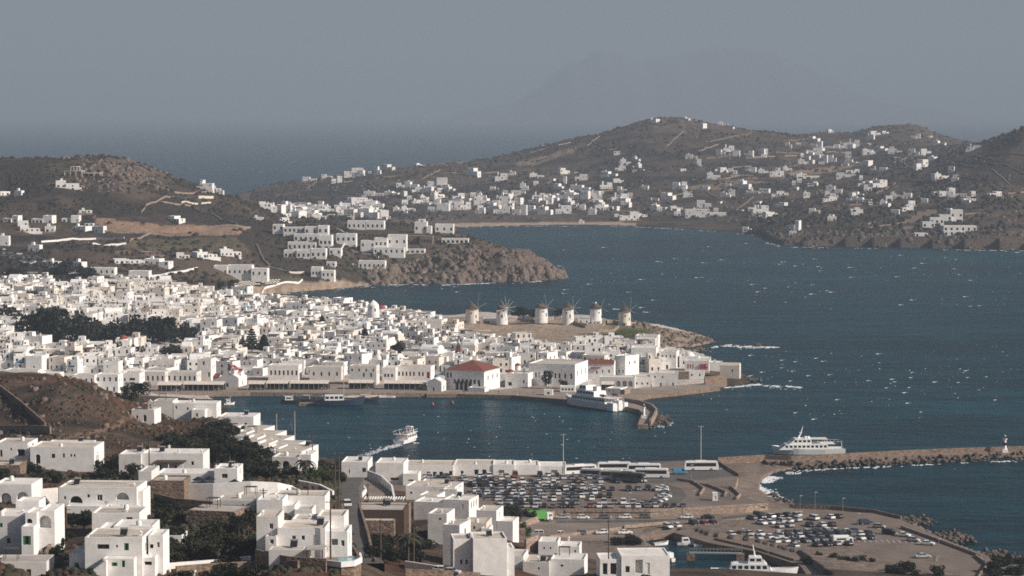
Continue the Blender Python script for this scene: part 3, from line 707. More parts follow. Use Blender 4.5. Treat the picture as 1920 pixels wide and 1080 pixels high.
# ------------------------------------------------------------------ people
def person_mesh(seed):
    r = random.Random(seed); me = bpy.data.meshes.new('person'); st = r.uniform(.08, .25)
    V = [(0,0,.95),(0,0,1.2),(0,0,1.42),(0,.02,1.52),(0,.0,1.66),(.2,0,1.40),(.26,-.03,1.12),(.25,-.12,.86),(-.2,0,1.40),(-.26,.03,1.12),(-.25,.06,.86),(.1,0,.9),(.11,st,.48),(.11,st*.6,.06),(.11,st*.6-.16,.03),(-.1,0,.9),(-.11,-st,.5),(-.11,-st*.3,.06),(-.11,-st*.3-.16,.03)]
    Eg = [(0,1),(1,2),(2,3),(3,4),(2,5),(5,6),(6,7),(2,8),(8,9),(9,10),(0,11),(11,12),(12,13),(13,14),(0,15),(15,16),(16,17),(17,18)]
    rd = [.15,.14,.16,.06,.11,.07,.05,.04,.07,.05,.04,.10,.075,.05,.04,.10,.075,.05,.04]
    me.from_pydata(V, Eg, []); o = bpy.data.objects.new('person', me); COL.objects.link(o)
    o.modifiers.new('s', 'SKIN')
    for i, q in enumerate(rd): me.skin_vertices[0].data[i].radius = (q, q*.8)
    me.skin_vertices[0].data[0].use_root = True
    o.modifiers.new('d', 'SUBSURF').levels = 1
    dg = bpy.context.evaluated_depsgraph_get(); m2 = bpy.data.meshes.new_from_object(o.evaluated_get(dg)); bpy.data.objects.remove(o)
    m2.name = 'person'; m2.materials.clear(); m2.materials.append(MATS[r.choice(['people', 'navy_paint', 'plaster_grey'])]); m2.materials.append(MATS['skin'])
    mi = [1 if (p.center.z > 1.50 or (abs(p.center.x) > .2 and p.center.z < 1.2)) else 0 for p in m2.polygons]
    m2.polygons.foreach_set('material_index', mi); return m2

# ------------------------------------------------------------------ draped walls, slabs, poles
def wall_line(name, pxs, h, th, m, label, cat='wall', group=None, dmin=0, dmax=1e9, wp=None, base=.8):
    pts = wp or [hit(a, b, dmin, dmax) for a, b in pxs]
    fine = []
    for p, q in zip(pts, pts[1:]):
        p, q = Vector(p), Vector(q); nseg = max(1, int((q-p).length/6)) if wp is None else 1
        for k in range(nseg):
            s_ = p.lerp(q, k/nseg)
            if wp is None: s_.z = ground(s_.x, s_.y)
            fine.append(s_)
    fine.append(Vector(pts[-1])); mb = MB(m); V = []; n_ = len(fine)
    for i, p in enumerate(fine):
        t = fine[min(i+1, n_-1)] - fine[max(i-1, 0)]; nn = Vector((-t.y, t.x, 0)); nn = nn.normalized() if nn.length > 0 else Vector((1,0,0))
        for off, z in ((-th/2, -base), (th/2, -base), (th/2, h), (-th/2, h)): V.append((p.x + nn.x*off, p.y + nn.y*off, p.z + z))
    fs = [(i*4+k, (i+1)*4+k, (i+1)*4+(k+1)%4, i*4+(k+1)%4) for i in range(n_-1) for k in range(4)]
    mb.raw(V, fs, m); mb.face(V[:4], m); mb.face(V[-4:][::-1], m)
    o = mb.build(name); tag(o, label, cat, group); return o
def slab(name, pxs, z, m, mside=None, depth=6.0):
    mb = MB(mside or m); w = [onz(a, b, z) for a, b in pxs]
    mb.prism([(p.x, p.y) for p in w], z - depth, z, mside or m, m)
    return struct(mb.build(name))
def rocks_mesh(name, spots, m='rock', seed=1, parent=None):      # spots: (x,y,z,size); one mass of boulders
    r = np.random.RandomState(seed); base = []
    for k in range(6):
        me = bmesh.new(); bmesh.ops.create_icosphere(me, subdivisions=1, radius=1.0)
        v = np.array([q.co[:] for q in me.verts]); f = np.array([[q.index for q in w.verts] for w in me.faces]); me.free()
        v = v*(0.62 + .55*r.rand(len(v), 1)); base.append((v, f))
    VV = []; FF = []; o = 0
    for (x, y, z, s_) in spots:
        v, f = base[r.randint(6)]; a = r.rand()*6.28; sc = s_*(0.6 + .7*r.rand(3)); sc[2] *= .75
        w = v*sc; w = np.stack([w[:,0]*math.cos(a)-w[:,1]*math.sin(a), w[:,0]*math.sin(a)+w[:,1]*math.cos(a), w[:,2]], 1) + (x, y, z)
        VV.append(w); FF.append(f+o); o += len(v)
    return npmesh(name, np.concatenate(VV), np.concatenate(FF), m, False, parent)
# ================================================================== the town: landmarks
KEEP = []                                                  # ground footprints already built on: (x, y, radius)
def keep(p, r): KEEP.append((p[0], p[1], r))
def row(x0, x1, n, y, w, h, st): return [(x0 + (x1-x0)*(k/(n-1) if n > 1 else .5), y, w, h, st) for k in range(n)]
def hip(h, x0, x1, y0, y1, z, rise, m='terracotta', over=.5, name='roof'):
    b = MB(m); x0 -= over; x1 += over; y0 -= over; y1 += over; q = min(x1-x0, y1-y0)/2; cx, cy = (x0+x1)/2, (y0+y1)/2
    if x1-x0 >= y1-y0: r0, r1 = (x0+q, cy, z+rise), (x1-q, cy, z+rise); fs = [[(x0,y0,z),(x1,y0,z),r1,r0], [(x1,y0,z),(x1,y1,z),r1], [(x1,y1,z),(x0,y1,z),r0,r1], [(x0,y1,z),(x0,y0,z),r0]]
    else: r0, r1 = (cx, y0+q, z+rise), (cx, y1-q, z+rise); fs = [[(x0,y0,z),(x1,y0,z),r0], [(x1,y0,z),(x1,y1,z),r1,r0], [(x1,y1,z),(x0,y1,z),r1], [(x0,y1,z),(x0,y0,z),r0,r1]]
    for f_ in fs: b.face(f_, m)
    b.box(x0, x1, y0, y1, z-.22, z-.01, 'plaster'); h.add(name, b)
def gable(h, x0, x1, y0, y1, z, rise, m, along='x', name='roof'):
    b = MB(m)
    if along == 'x':
        cy = (y0+y1)/2; A_, B_ = (x0,cy,z+rise), (x1,cy,z+rise)
        b.face([(x0,y0,z),(x1,y0,z),B_,A_], m); b.face([(x1,y1,z),(x0,y1,z),A_,B_], m); b.face([(x1,y0,z),(x1,y1,z),B_], 'plaster'); b.face([(x0,y1,z),(x0,y0,z),A_], 'plaster')
    else:
        cx = (x0+x1)/2; A_, B_ = (cx,y0,z+rise), (cx,y1,z+rise)
        b.face([(x0,y1,z),(x0,y0,z),A_,B_], m); b.face([(x1,y0,z),(x1,y1,z),B_,A_], m); b.face([(x0,y0,z),(x1,y0,z),A_], 'plaster'); b.face([(x1,y1,z),(x0,y1,z),B_], 'plaster')
    h.add(name, b)
def dome(h, x, y, z, r, m, drum=0.6, squash=.85):
    b = MB('plaster'); b.lathe([(r*1.02, z-.5), (r*1.02, z+drum*r)], 14, x, y, 'plaster', False); h.add('drum', b)
    b = MB(m); b.lathe([(r*math.cos(t*math.pi/14)*1.03, z + drum*r + r*squash*math.sin(t*math.pi/14)) for t in range(8)], 16, x, y, m); b.tube([(x,y,z+drum*r+r*squash-.1), (x,y,z+drum*r+r*squash+r*.35)], .06, 4, 'plaster'); b.box(x-.22, x+.22, y-.05, y+.05, z+drum*r+r*squash+r*.2, z+drum*r+r*squash+r*.2+.1, 'plaster')
    h.add('dome', b)
def bell_gable(h, x, y, z, w=1.6, hh=2.4):
    b = MB('plaster'); facade(b, (x-w/2, y), (1, 0), w, z-.3, z+hh, [(w/2, w*.45, z+.5, hh*.55, 'A')], 'plaster'); b.box(x-w/2, x+w/2, y+1.52, y+1.6, z-.3, z+hh)
    for k in range(len(b.v)): b.v[k] = (b.v[k][0], y + (b.v[k][1]-y)*.3, b.v[k][2])
    b.face([(x-w/2, y, z+hh), (x+w/2, y, z+hh), (x, y, z+hh+w*.5)]); b.face([(x+w/2, y+.48, z+hh), (x-w/2, y+.48, z+hh), (x, y+.48, z+hh+w*.5)])
    b.face([(x+w/2, y, z+hh), (x+w/2, y+.48, z+hh), (x, y+.48, z+hh+w*.5), (x, y, z+hh+w*.5)]); b.face([(x-w/2, y+.48, z+hh), (x-w/2, y, z+hh), (x, y, z+hh+w*.5), (x, y+.48, z+hh+w*.5)])
    h.add('bell_gable', b)

# town hall
h = PH('town_hall', 1205, 871, 735, -.36)
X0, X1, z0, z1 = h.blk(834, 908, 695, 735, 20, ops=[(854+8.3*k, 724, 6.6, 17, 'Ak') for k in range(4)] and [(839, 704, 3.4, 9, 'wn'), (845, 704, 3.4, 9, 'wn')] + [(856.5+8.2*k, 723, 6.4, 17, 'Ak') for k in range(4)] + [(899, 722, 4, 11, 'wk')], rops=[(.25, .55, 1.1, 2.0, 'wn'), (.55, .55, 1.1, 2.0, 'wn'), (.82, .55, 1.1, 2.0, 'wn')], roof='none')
for k in range(7):
    o_ = (( 852.5+7.6*k - 871)*h.k/h.c, -.02, at(871, 707, 1205).z - h.loc.z); h.panes.append((Vector(o_), 0, .95, 2.0, 'wn'))
hip(h, X0, X1, 0, 20, z1, 4.0)
pb = (885-871)*h.k/h.c; h.block(pb, X1 + 2.2, -5, -.02, z0, at(871, 711, 1205).z - h.loc.z, front=[(2.6, 1.2, 1.6, 2.4, 'wk')], right=[(1.4, 1.2, .3, 2.5, 'dr'), (3.6, 1.2, .3, 2.5, 'dr')], roof='roof_white')
h.done('large white town hall with hipped red tile roof and arcade on the quay', 'town hall'); keep(h.loc + Vector((0, 10, 0)), 20)
# tall-windowed white hall east of it
h = PH('public_building', 1215, 1034, 724, -.30)
X0, X1, z0, z1 = h.blk(991, 1078, 682, 724, 22, ops=[(x, 704, 3.4, 10, 'aw') for x in (998, 1004.7, 1011.5, 1021, 1041, 1049, 1059.5, 1071)], rops=[(.2, .45, 1.1, 2.4, 'wk'), (.5, .45, 1.1, 2.4, 'wk'), (.8, .45, 1.1, 2.4, 'wk')], par=.5)
h.block(X0+6, X0+9.5, -3, -.02, z0, z0+5.6, front=[(1.7, .9, 3.0, 1.5, 'wk')], roof='roof_white')
h.done('long white public building with eight tall arched windows behind the quay', 'building'); keep(h.loc + Vector((0, 11, 0)), 22)
# blue domed chapel on the quay
h = PH('chapel', 1200, 816, 738, -.30)
X0, X1, z0, z1 = h.blk(801, 828, 716, 738, 6.5, ops=[(813, 730, 3, 7, 'wk')], rops=[(.5, .25, 1.0, 2.2, 'db')], roof='none')
gable(h, X0, X1, 0, 6.5, z1, 1.7, 'roof_white', 'y'); dome(h, (X0+X1)/2, 3.6, z1+.9, 1.25, 'dome_blue', .9)
h.done('small white chapel with a bright blue dome at the water', 'chapel'); keep(h.loc, 7)
# red domed church on the left waterfront
h = PH('church', 1215, 430, 730, -.25)
X0, X1, z0, z1 = h.blk(398, 448, 708, 730, 11, ops=[(426, 723, 5, 10, 'ak')], rops=[(.5, .3, .9, 2, 'wk')], roof='none')
gable(h, X0+3, X1, 0, 11, z1, 2.6, 'plaster', 'y'); dome(h, 0, 5, z1+2.0, 2.5, 'dome_red', .45)
b = MB('dome_red'); b.box(X1+.1-4.6, X1-.4, 4.5, 8, z1+.8, z1+2.6, 'plaster'); b.face([(X1-5, 4.3, z1+2.2), (X1-.1, 4.3, z1+2.2), (X1-.1, 6.2, z1+3.6), (X1-5, 6.2, z1+3.6)]); h.add('roof', b)
b = MB('dome_red'); b.face([(X0, -.2, z1+.1), (X0+3.2, -.2, z1+.1), (X0+3.2, 3, z1+1.5), (X0, 3, z1+1.5)]); b.box(X0, X0+3.2, 0, 3, z1-.4, z1, 'plaster'); h.add('roof', b)
bell_gable(h, 1.5, -.1, z1+1.9)
h.done('white waterfront church with a broad red dome and red side roofs', 'church'); keep(h.loc + Vector((0, 6, 0)), 12)
# church with big red dome behind the town hall
h = PH('church', 1290, 872, 682, -.3)
X0, X1, z0, z1 = h.blk(846, 899, 667, 682, 12, ops=row(856, 890, 3, 674, 3, 5, 'wk'), roof='roof_white')
dome(h, (858-872)*h.k, 4.5, z1-.2, 2.9, 'dome_red', .25)
h.done('low white church with a large faded red dome behind the town hall', 'church'); keep(h.loc + Vector((0, 6, 0)), 12)
# twin domed church
h = PH('church', 1232, 968, 728, -.25)
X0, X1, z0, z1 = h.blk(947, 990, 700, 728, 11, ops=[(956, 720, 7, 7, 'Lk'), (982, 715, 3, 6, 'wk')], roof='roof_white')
dome(h, (964-968)*h.k, 6.5, z1+1.3, 1.35, 'dome_red', 1.2); dome(h, (954-968)*h.k, 2.6, z1-.2, 1.6, 'dome_red', .3); bell_gable(h, 3.5, .3, z1)
h.done('white church with two small red domes right of the town hall', 'church'); keep(h.loc + Vector((0, 6, 0)), 11)
h = PH('church', 1330, 768, 660, -.2)
X0, X1, z0, z1 = h.blk(752, 786, 651, 660, 9, ops=row(760, 780, 2, 656, 2.5, 4, 'wk'), roof='roof_white'); dome(h, 0, 4, z1-.2, 2.0, 'dome_red', .25)
h.done('small white church with one little red dome deep in the town', 'church'); keep(h.loc + Vector((0, 5, 0)), 9)
# red roofed house right of the big hall
h = PH('red_roofed_house', 1232, 1126, 708, -.12)
X0, X1, z0, z1 = h.blk(1100, 1151, 683, 708, 9, ops=[(1119, 698, 3, 6, 'wk'), (1130, 696, 2.5, 5, 'wk'), (1142, 696, 3, 6, 'wk')], rops=[(.5, .5, 1, 1.4, 'wn')], roof='none')
gable(h, X0-.3, X1+.1, -.4, 9.4, z1, 1.9, 'terracotta', 'x')
b = MB('terracotta'); b.face([(X0+2, -.9, z1-2.0), (X0+6.6, -.9, z1-2.0), (X0+6.6, -.02, z1-1.3), (X0+2, -.02, z1-1.3)]); h.add('awning_roof', b); h.chimney(X1-.6, 4, z1+1.2, 2.2, .8)
h.done('white house with a long red tile roof right of the public building', 'house'); keep(h.loc + Vector((0, 5, 0)), 10)
LM = [ # name, d, x0, x1, ytop, ybase, rz, depth, ops, label
 ('house', 1242, 1150, 1172, 667, 704, -.62, 12, row(1154, 1168, 3, 678, 2.6, 7, 'wk') + row(1154, 1168, 3, 696, 2.2, 6, 'wb'), 'tall white corner house between the red roof and the balconies'),
 ('house', 1275, 1183, 1230, 652, 690, -.15, 12, row(1190, 1226, 3, 662, 3.4, 6, 'wk') + row(1190, 1226, 3, 675, 3.4, 6, 'wn'), 'tall white house with rows of balconied windows near the point'),
 ('house', 1268, 1238, 1268, 659, 690, -.2, 10, row(1242, 1264, 4, 668, 2.6, 5, 'wk'), 'white house left of the domed church on the point'),
 ('house', 1252, 1284, 1329, 676, 697, -.12, 8, [(1290, 687, 2.4, 8, 'dr'), (1294.5, 687, 2.4, 8, 'dr'), (1299, 687, 2.4, 8, 'dr'), (1322, 686, 2.5, 5, 'wr')], 'white seafront house with three red shuttered doors on the point'),
 ('house', 1225, 1292, 1320, 696, 709, -.1, 6, [(1297, 703, 2.6, 5, 'wk'), (1312, 703, 2.6, 5, 'wk')], 'small white annex below the red balcony'),
 ('house', 1212, 1172, 1220, 707, 731, -.05, 9, [(1178, 720, 0.1, .1, 'wk')] + row(1194, 1214, 3, 719, 3, 4, 'wk'), 'low white seafront row with small square windows'),
 ('house', 1208, 1124, 1190, 707, 733, -.10, 9, [(1133, 719, 4, 4, 'wk'), (1142, 719, 4, 4, 'wk'), (1159.5, 719, 8, 11, 'Aw'), (1171, 719, 8, 11, 'Aw'), (1182, 719, 8, 11, 'Aw')], 'low white seafront house with three arched niches'),
 ('house', 1215, 1222, 1270, 699, 728, -.06, 9, row(1228, 1242, 2, 707, 2.6, 4, 'wk') + [(1228, 722, 3, 9, 'dk'), (1239, 722, 3, 9, 'dk'), (1250, 722, 3, 8, 'dw'), (1262, 721, 3, 8, 'dk')], 'white two-storey house with dark doors on the outer promenade'),
 ('house', 1345, 1002, 1040, 645, 662, -.1, 9, row(1008, 1036, 4, 651, 3, 5, 'wk'), 'white house with four upper windows below the windmill hill'),
 ('house', 1300, 1008, 1026, 661, 690, -.55, 10, row(1012, 1022, 2, 668, 2.4, 5, 'wk'), 'narrow white tower house with a bright sunlit side above the church'),
 ('house', 1290, 1050, 1106, 660, 680, -.2, 10, row(1056, 1100, 4, 671, 3, 6, 'wk'), 'white house with blue grey terrace left of the red roof'),
 ('house', 1330, 1060, 1092, 645, 662, -.2, 9, row(1066, 1086, 3, 654, 3, 5, 'wk'), 'white house directly below the fifth windmill'),
 ('house', 1325, 1110, 1150, 650, 668, -.25, 10, row(1114, 1146, 4, 658, 2.6, 5, 'wb'), 'broad white house with a row of blue windows below the sixth windmill'),
 ('house', 1310, 1160, 1186, 652, 670, -.2, 9, row(1164, 1182, 2, 661, 3, 5, 'wk'), 'white house beside the tall balconied house'),
 ('house', 1280, 900, 948, 662, 686, -.15, 10, row(906, 942, 3, 670, 3, 5, 'wk') + row(906, 942, 3, 680, 3, 5, 'wb'), 'white terrace house behind the twin red domes'),
 ('house', 1470, 782, 828, 601, 632, -.1, 11, row(788, 822, 4, 608, 3, 6, 'wk') + row(788, 822, 4, 619, 3, 6, 'wb') , 'three-storey white house standing tall at the edge of the windmill field'),
 ('house', 1400, 532, 606, 622, 645, -.05, 10, row(538, 600, 9, 632, 3.4, 9, 'wk'), 'long white house with nine tall windows in mid town'),
 ('house', 1395, 608, 628, 622, 648, -.5, 9, row(612, 624, 2, 634, 3, 7, 'wk'), 'white corner house at the end of the nine-windowed house'),
 ('house', 1225, 503, 560, 685, 714, -.08, 10, row(508, 532, 4, 699, 3.4, 9, 'wn') + row(540, 556, 3, 699, 3.4, 9, 'wn'), 'white waterfront house with brown tall windows right of the red dome'),
 ('house', 1225, 580, 640, 688, 714, -.08, 10, row(588, 632, 4, 701, 3.4, 7, 'wk'), 'grey white waterfront house above the long canopies'),
 ('house', 1222, 655, 706, 686, 722, -.1, 10, row(660, 700, 4, 694, 3.2, 5, 'wk') + [(663, 704, 9, 5, 'wb'), (682, 703, 3.4, 8, 'wb'), (696, 703, 3.4, 8, 'wb')], 'white waterfront house with blue balcony in the middle of the bay'),
 ('house', 1220, 716, 742, 689, 714, -.1, 10, [(722, 704, 4, 6, 'wb'), (728, 704, 4, 6, 'wb'), (735, 704, 4, 6, 'wb')], 'small white waterfront house with three blue windows'),
 ('house', 1222, 743, 808, 687, 714, -.15, 10, row(748, 776, 5, 701, 3.2, 8, 'wk') + [(786, 701, 3.2, 8, 'wk'), (793, 701, 3.2, 8, 'wk'), (803, 703, 6, 12, 'dr')], 'long white waterfront house with a dark red door left of the chapel'),
 ('house', 1225, 227, 262, 700, 728, -.1, 10, [(248, 711, 11, 5, 'wn'), (234, 712, 3, 6, 'wk')], 'white waterfront house with a wide balcony opening'),
 ('house', 1222, 263, 310, 697, 722, -.1, 10, row(268, 305, 5, 709, 3.6, 9, 'wn'), 'white waterfront house with five brown tall windows'),
 ('house', 1221, 311, 369, 698, 722, -.1, 10, row(317, 338, 3, 709, 3.6, 9, 'wk') + row(347, 365, 3, 709, 3.6, 9, 'wb'), 'white waterfront house with three dark and three blue windows'),
 ('house', 1218, 370, 396, 673, 714, -.15, 9, [(382, 681, 4, 7, 'wn')] + row(374, 392, 3, 702, 3.6, 9, 'wb'), 'tall narrow white house left of the waterfront church'),
 ('house', 1210, 180, 222, 702, 736, -.1, 9, row(184, 218, 4, 711, 3.6, 8, 'sb') + row(188, 214, 3, 730, 4, 9, 'db'), 'white house with blue shutters at the left end of the waterfront'),
 ('house', 1205, 136, 178, 703, 730, -.1, 9, row(142, 172, 4, 713, 3.4, 7, 'wb'), 'white house with four blue windows near the brown hill'),
 ('house', 1203, 74, 110, 700, 722, -.1, 9, row(80, 104, 2, 713, 3, 6, 'wk'), 'white house half hidden behind the brown rocky hill'),
 ('house', 1200, 8, 72, 694, 716, -.1, 10, row(16, 64, 4, 706, 3, 5, 'wk'), 'long low white house at the left edge above the brown hill'),
 ('house', 1240, 278, 328, 676, 700, -.2, 10, row(286, 322, 4, 688, 3, 6, 'wk'), 'white second-row house with four dark windows'),
]
for nm, d, x0, x1, yt, yb, rz, dep, ops, lab in LM:
    h = PH('white_house', d, (x0+x1)/2, yb, rz, rng.choice(['plaster', 'plaster', 'plaster_grey']))
    X0, X1, z0, z1 = h.blk(x0, x1, yt, yb, dep, ops=[q for q in ops if q[2] > 1], rops=[(.3, .55, .9, 1.4, 'wk'), (.7, .55, .9, 1.4, 'wk')], roof=rng.choice(['roof_white', 'roof_beige']))
    if rng.random() < .6: h.chimney(X0 + .3*(X1-X0), dep*.6, z1-.3)
    if 'red shuttered' in lab:
        b = MB('red_paint'); b.box(X1-4.2, X1-.6, -1.3, -.02, 1.6, 2.6); b.box(X1-4.2, X1-.6, -1.3, -.02, 3.6, 3.8); b.box(X1-4.2, X1-4.1, -1.3, -1.2, 2.603, 3.597); b.box(X1-.7, X1-.6, -1.3, -1.2, 2.603, 3.597); h.add('balcony', b)
    h.done(lab, 'house', 'white houses of the town'); keep(h.loc + Vector((0, dep/2, 0)), max((x1-x0)*d/F/2, dep/2)*.9)
# white domed church on the point
h = PH('domed_church', 1275, 1300, 690, -.1)
h.blk(1274, 1310, 668, 690, 9, ops=[(1282, 680, 3, 6, 'ak')], roof='roof_white'); h.blk(1305, 1332, 671, 690, 8, dd=1, roof='roof_white'); h.blk(1316, 1354, 679, 697, 8, dd=-4, roof='roof_white')
dome(h, (1292-1300)*h.k, 4.5, at(1292, 669, 1275).z - h.loc.z, 2.4, 'plaster', .3); bell_gable(h, (1280-1300)*h.k, .4, at(1280, 668, 1275).z - h.loc.z, 1.8, 2.2); bell_gable(h, (1340-1300)*h.k, -2, at(1340, 679, 1271).z - h.loc.z, 1.3, 1.4)
h.done('rounded whitewashed church with a white dome on the outer point', 'church'); keep(h.loc, 12)
h = PH('stone_house', 1248, 1368, 709, -.18, 'plaster_cream')
X0, X1, z0, z1 = h.blk(1350, 1386, 685, 709, 8, ops=[(1373, 695, 2.6, 5, 'wk')], roof='none'); gable(h, X0, X1, 0, 8, z1, 1.0, 'roof_beige', 'x')
h.done('plain beige gabled house last on the outer point', 'house'); keep(h.loc, 8)
h = PH('boathouse', 1195, 1150, 744, -.4, 'plaster')
h.blk(1136, 1163, 728, 744, 9, ops=row(1142, 1150, 2, 733, 2, 2.5, 'wk'), roof='roof_white'); h.blk(1163, 1171, 730, 744, 7, wall='stone_pale', roof='roof_beige')
h.done('white boathouse with a stone end standing in the sea by the ferry', 'boathouse'); keep(h.loc, 8)

# ------------------------------------------------------------------ windmills
def windmill(px, py, wpx, htop, hcap, label, sails=True, seed=0, white_tip=False, ns=12, tk=.10, wallm='plaster'):
    d = 1449 - (px-880)*.03; p = at(px, py, d); k = d/F; r = wpx*k/2; H = htop*k
    o = empty('windmill', p, .3*seed); tag(o, label, 'windmill', 'windmills on the hill')
    t = MB(wallm); t.lathe([(r*1.04, -2.5), (r*1.03, 0), (r*1.0, H*.5), (r*.95, H)], 22, m=wallm); t.build('tower', o)
    for a, z in ((-1.9, H*.62), (-1.2, H*.25)):
        w = MB('wood_dark'); w.box(-.35, .35, -.06, .06, 0, .8 if z > H*.5 else 1.7)
        q = w.build('window' if z > H*.5 else 'door', o, (math.cos(a)*r*1.005, math.sin(a)*r*1.005, z), a + math.pi/2)
    if hcap:
        cz = hcap*k; c_ = MB('thatch'); c_.lathe([(r*1.10, H-.1), (r*1.0, H+.25), (r*.55, H+cz*.55), (r*.08, H+cz)], 20, m='thatch')
        if white_tip: c_.lathe([(r*.22, H+cz*.88), (r*.12, H+cz*1.05), (.02, H+cz*1.12)], 8, m='plaster')
        c_.build('cap', o)
    else:
        c_ = MB('plaster'); c_.lathe([(r*.97, H+.003), (r*.6, H+.45*r), (.05, H+.9*r)], 18, m='plaster'); c_.build('roof', o)
    if sails:
        hub = empty('sail_wheel', (0, 0, 0)); hub.parent = o; a0 = -.9 - .3*seed
        c_, s_ = math.cos(a0), math.sin(a0); cx, cy, cz = r*1.35*c_, r*1.35*s_, H + .22*r
        ax = MB('pole_wood'); ax.tube([(0, 0, cz), (cx*1.15, cy*1.15, cz)], .14, 6); ax.build('axle', hub)
        for q in range(ns):
            a = q*2*math.pi/ns + .37*seed; L_ = r*2.05*(.9 + .1*((q*5) % 3))
            e = (cx - s_*math.cos(a)*L_, cy + c_*math.cos(a)*L_, cz + math.sin(a)*L_)
            sp_ = MB('pole_pale'); sp_.tube([(cx, cy, cz), e], [tk, tk*.6], 5); sp_.build('sail_pole', hub)
        if ns < 8: keep(p, r+2); return o
        rg = MB('pole_wood'); rg.tube([(cx - s_*math.cos(a)*r*1.95, cy + c_*math.cos(a)*r*1.95, cz + math.sin(a)*r*1.95) for a in [q*math.pi/12 for q in range(25)]], .02, 3); rg.build('rim_wire', hub)
    keep(p, r+2); return o
windmill(885, 601, 25, 22, 11, 'leftmost windmill with grey thatched cap on the hill', True, 1, False, 6, .07, 'plaster_warm')
windmill(941, 600, 21, 20, 11, 'second windmill from the left with its sail poles spread wide', True, -1, False, 12, .14)
windmill(1015, 597, 24, 20, 11, 'third windmill from the left in front of dark trees', True, 2, False, 6, .08, 'plaster')
windmill(1065, 600, 22, 21, 10, 'fourth windmill from the left on the hill', True, 0, False, 8, .09)
windmill(1117, 602, 22, 24, 11, 'fifth windmill from the left with white tipped cap', True, 3, True, 4, .07)
windmill(1171, 606, 23, 22, 10, 'rightmost windmill standing apart on the point of the hill', True, 1.5, False, 7, .07, 'plaster_warm')
p = onz(700, 588, 5); o_ = windmill(700, 587, 22, 15, 0, 'squat white tower mill without sails behind the town', False, 0)
# low houses, walls and terraces between the mills
for x0, x1, yt, yb, lab in ((905, 938, 597, 607, 'low white house left of the second windmill'), (976, 1008, 592, 599, 'low white shed left of the third windmill'), (1084, 1105, 598, 609, 'small white hut between the fourth and fifth windmills'), (1110, 1126, 602, 610, 'tiny white annex at the foot of the fifth windmill')):
    h = PH('white_hut', 1440, (x0+x1)/2, yb, -.1); h.blk(x0, x1, yt, yb, 6, ops=row(x0+5, x1-5, 2, (yt+yb)/2, 2.5, 4, 'wk'), roof='roof_white'); h.done(lab, 'hut'); keep(h.loc, 6)
for px_, lab in (([(868,606),(900,607),(940,605),(975,600)], 'low white retaining wall under the first two windmills'), ([(976,603),(1010,605),(1040,599)], 'curved stone terrace wall under the third windmill'), ([(1060,606),(1100,612),(1130,612),(1142,604)], 'curved stone terrace wall under the fifth windmill'), ([(1150,605),(1172,611),(1192,609)], 'stone terrace wall round the rightmost windmill'), ([(1070,604),(1085,611),(1098,615)], 'dark sloping stone wall beside the small hut'), ([(1120,622),(1150,622),(1160,615)], 'pale stone field wall below the rightmost windmill')):
    wall_line('stone_wall', px_, 1.5, .5, 'stone_pale', lab, dmin=1330, dmax=1500)

# ------------------------------------------------------------------ quays, beach, promenade
slab('quay', [(800,739),(860,738.5),(960,741),(1050,748),(1100,751),(1165,754),(1240,736),(1225,725),(1000,724),(940,730),(800,730)], 1.6, 'paving', 'stone_brown', 5)
slab('promenade', [(1160,744),(1200,741),(1262,735),(1330,727),(1350,725),(1350,717),(1330,718),(1200,727),(1150,735)], 2.0, 'paving', 'stone_brown', 5)
slab('beach_promenade', [(205,741),(320,738),(470,735),(620,737),(800,737),(800,722),(600,716),(380,716),(205,728)], 1.75, 'paving', 'stone_pale', 3)
slab('pier', [(1150,752),(1180,754),(1218,764),(1228,772),(1222,784),(1214,796),(1196,796),(1200,783),(1205,774),(1198,768),(1170,762),(1140,757)], 1.8, 'paving', 'stone_brown', 5)
wall_line('pier_wall', None, 1.5, .8, 'stone_pale', 'stone parapet wall along the outer side of the curved pier', wp=[onz(a, b, 1.8) for a, b in ((1172,752.5),(1200,757),(1222,764),(1231,773),(1226,785),(1219,795))])
for pts_, lab in (([(1272,703),(1292,703)], 'brown stone terrace wall below the domed church'), ([(1321,713),(1362,709)], 'long brown stone sea wall below the outer point')):
    a, b = [onz(x, y+8, 2.0) for x, y in pts_]; wall_line('stone_wall', None, 3.6, .6, 'stone_brown', lab, wp=[a, b], base=2)
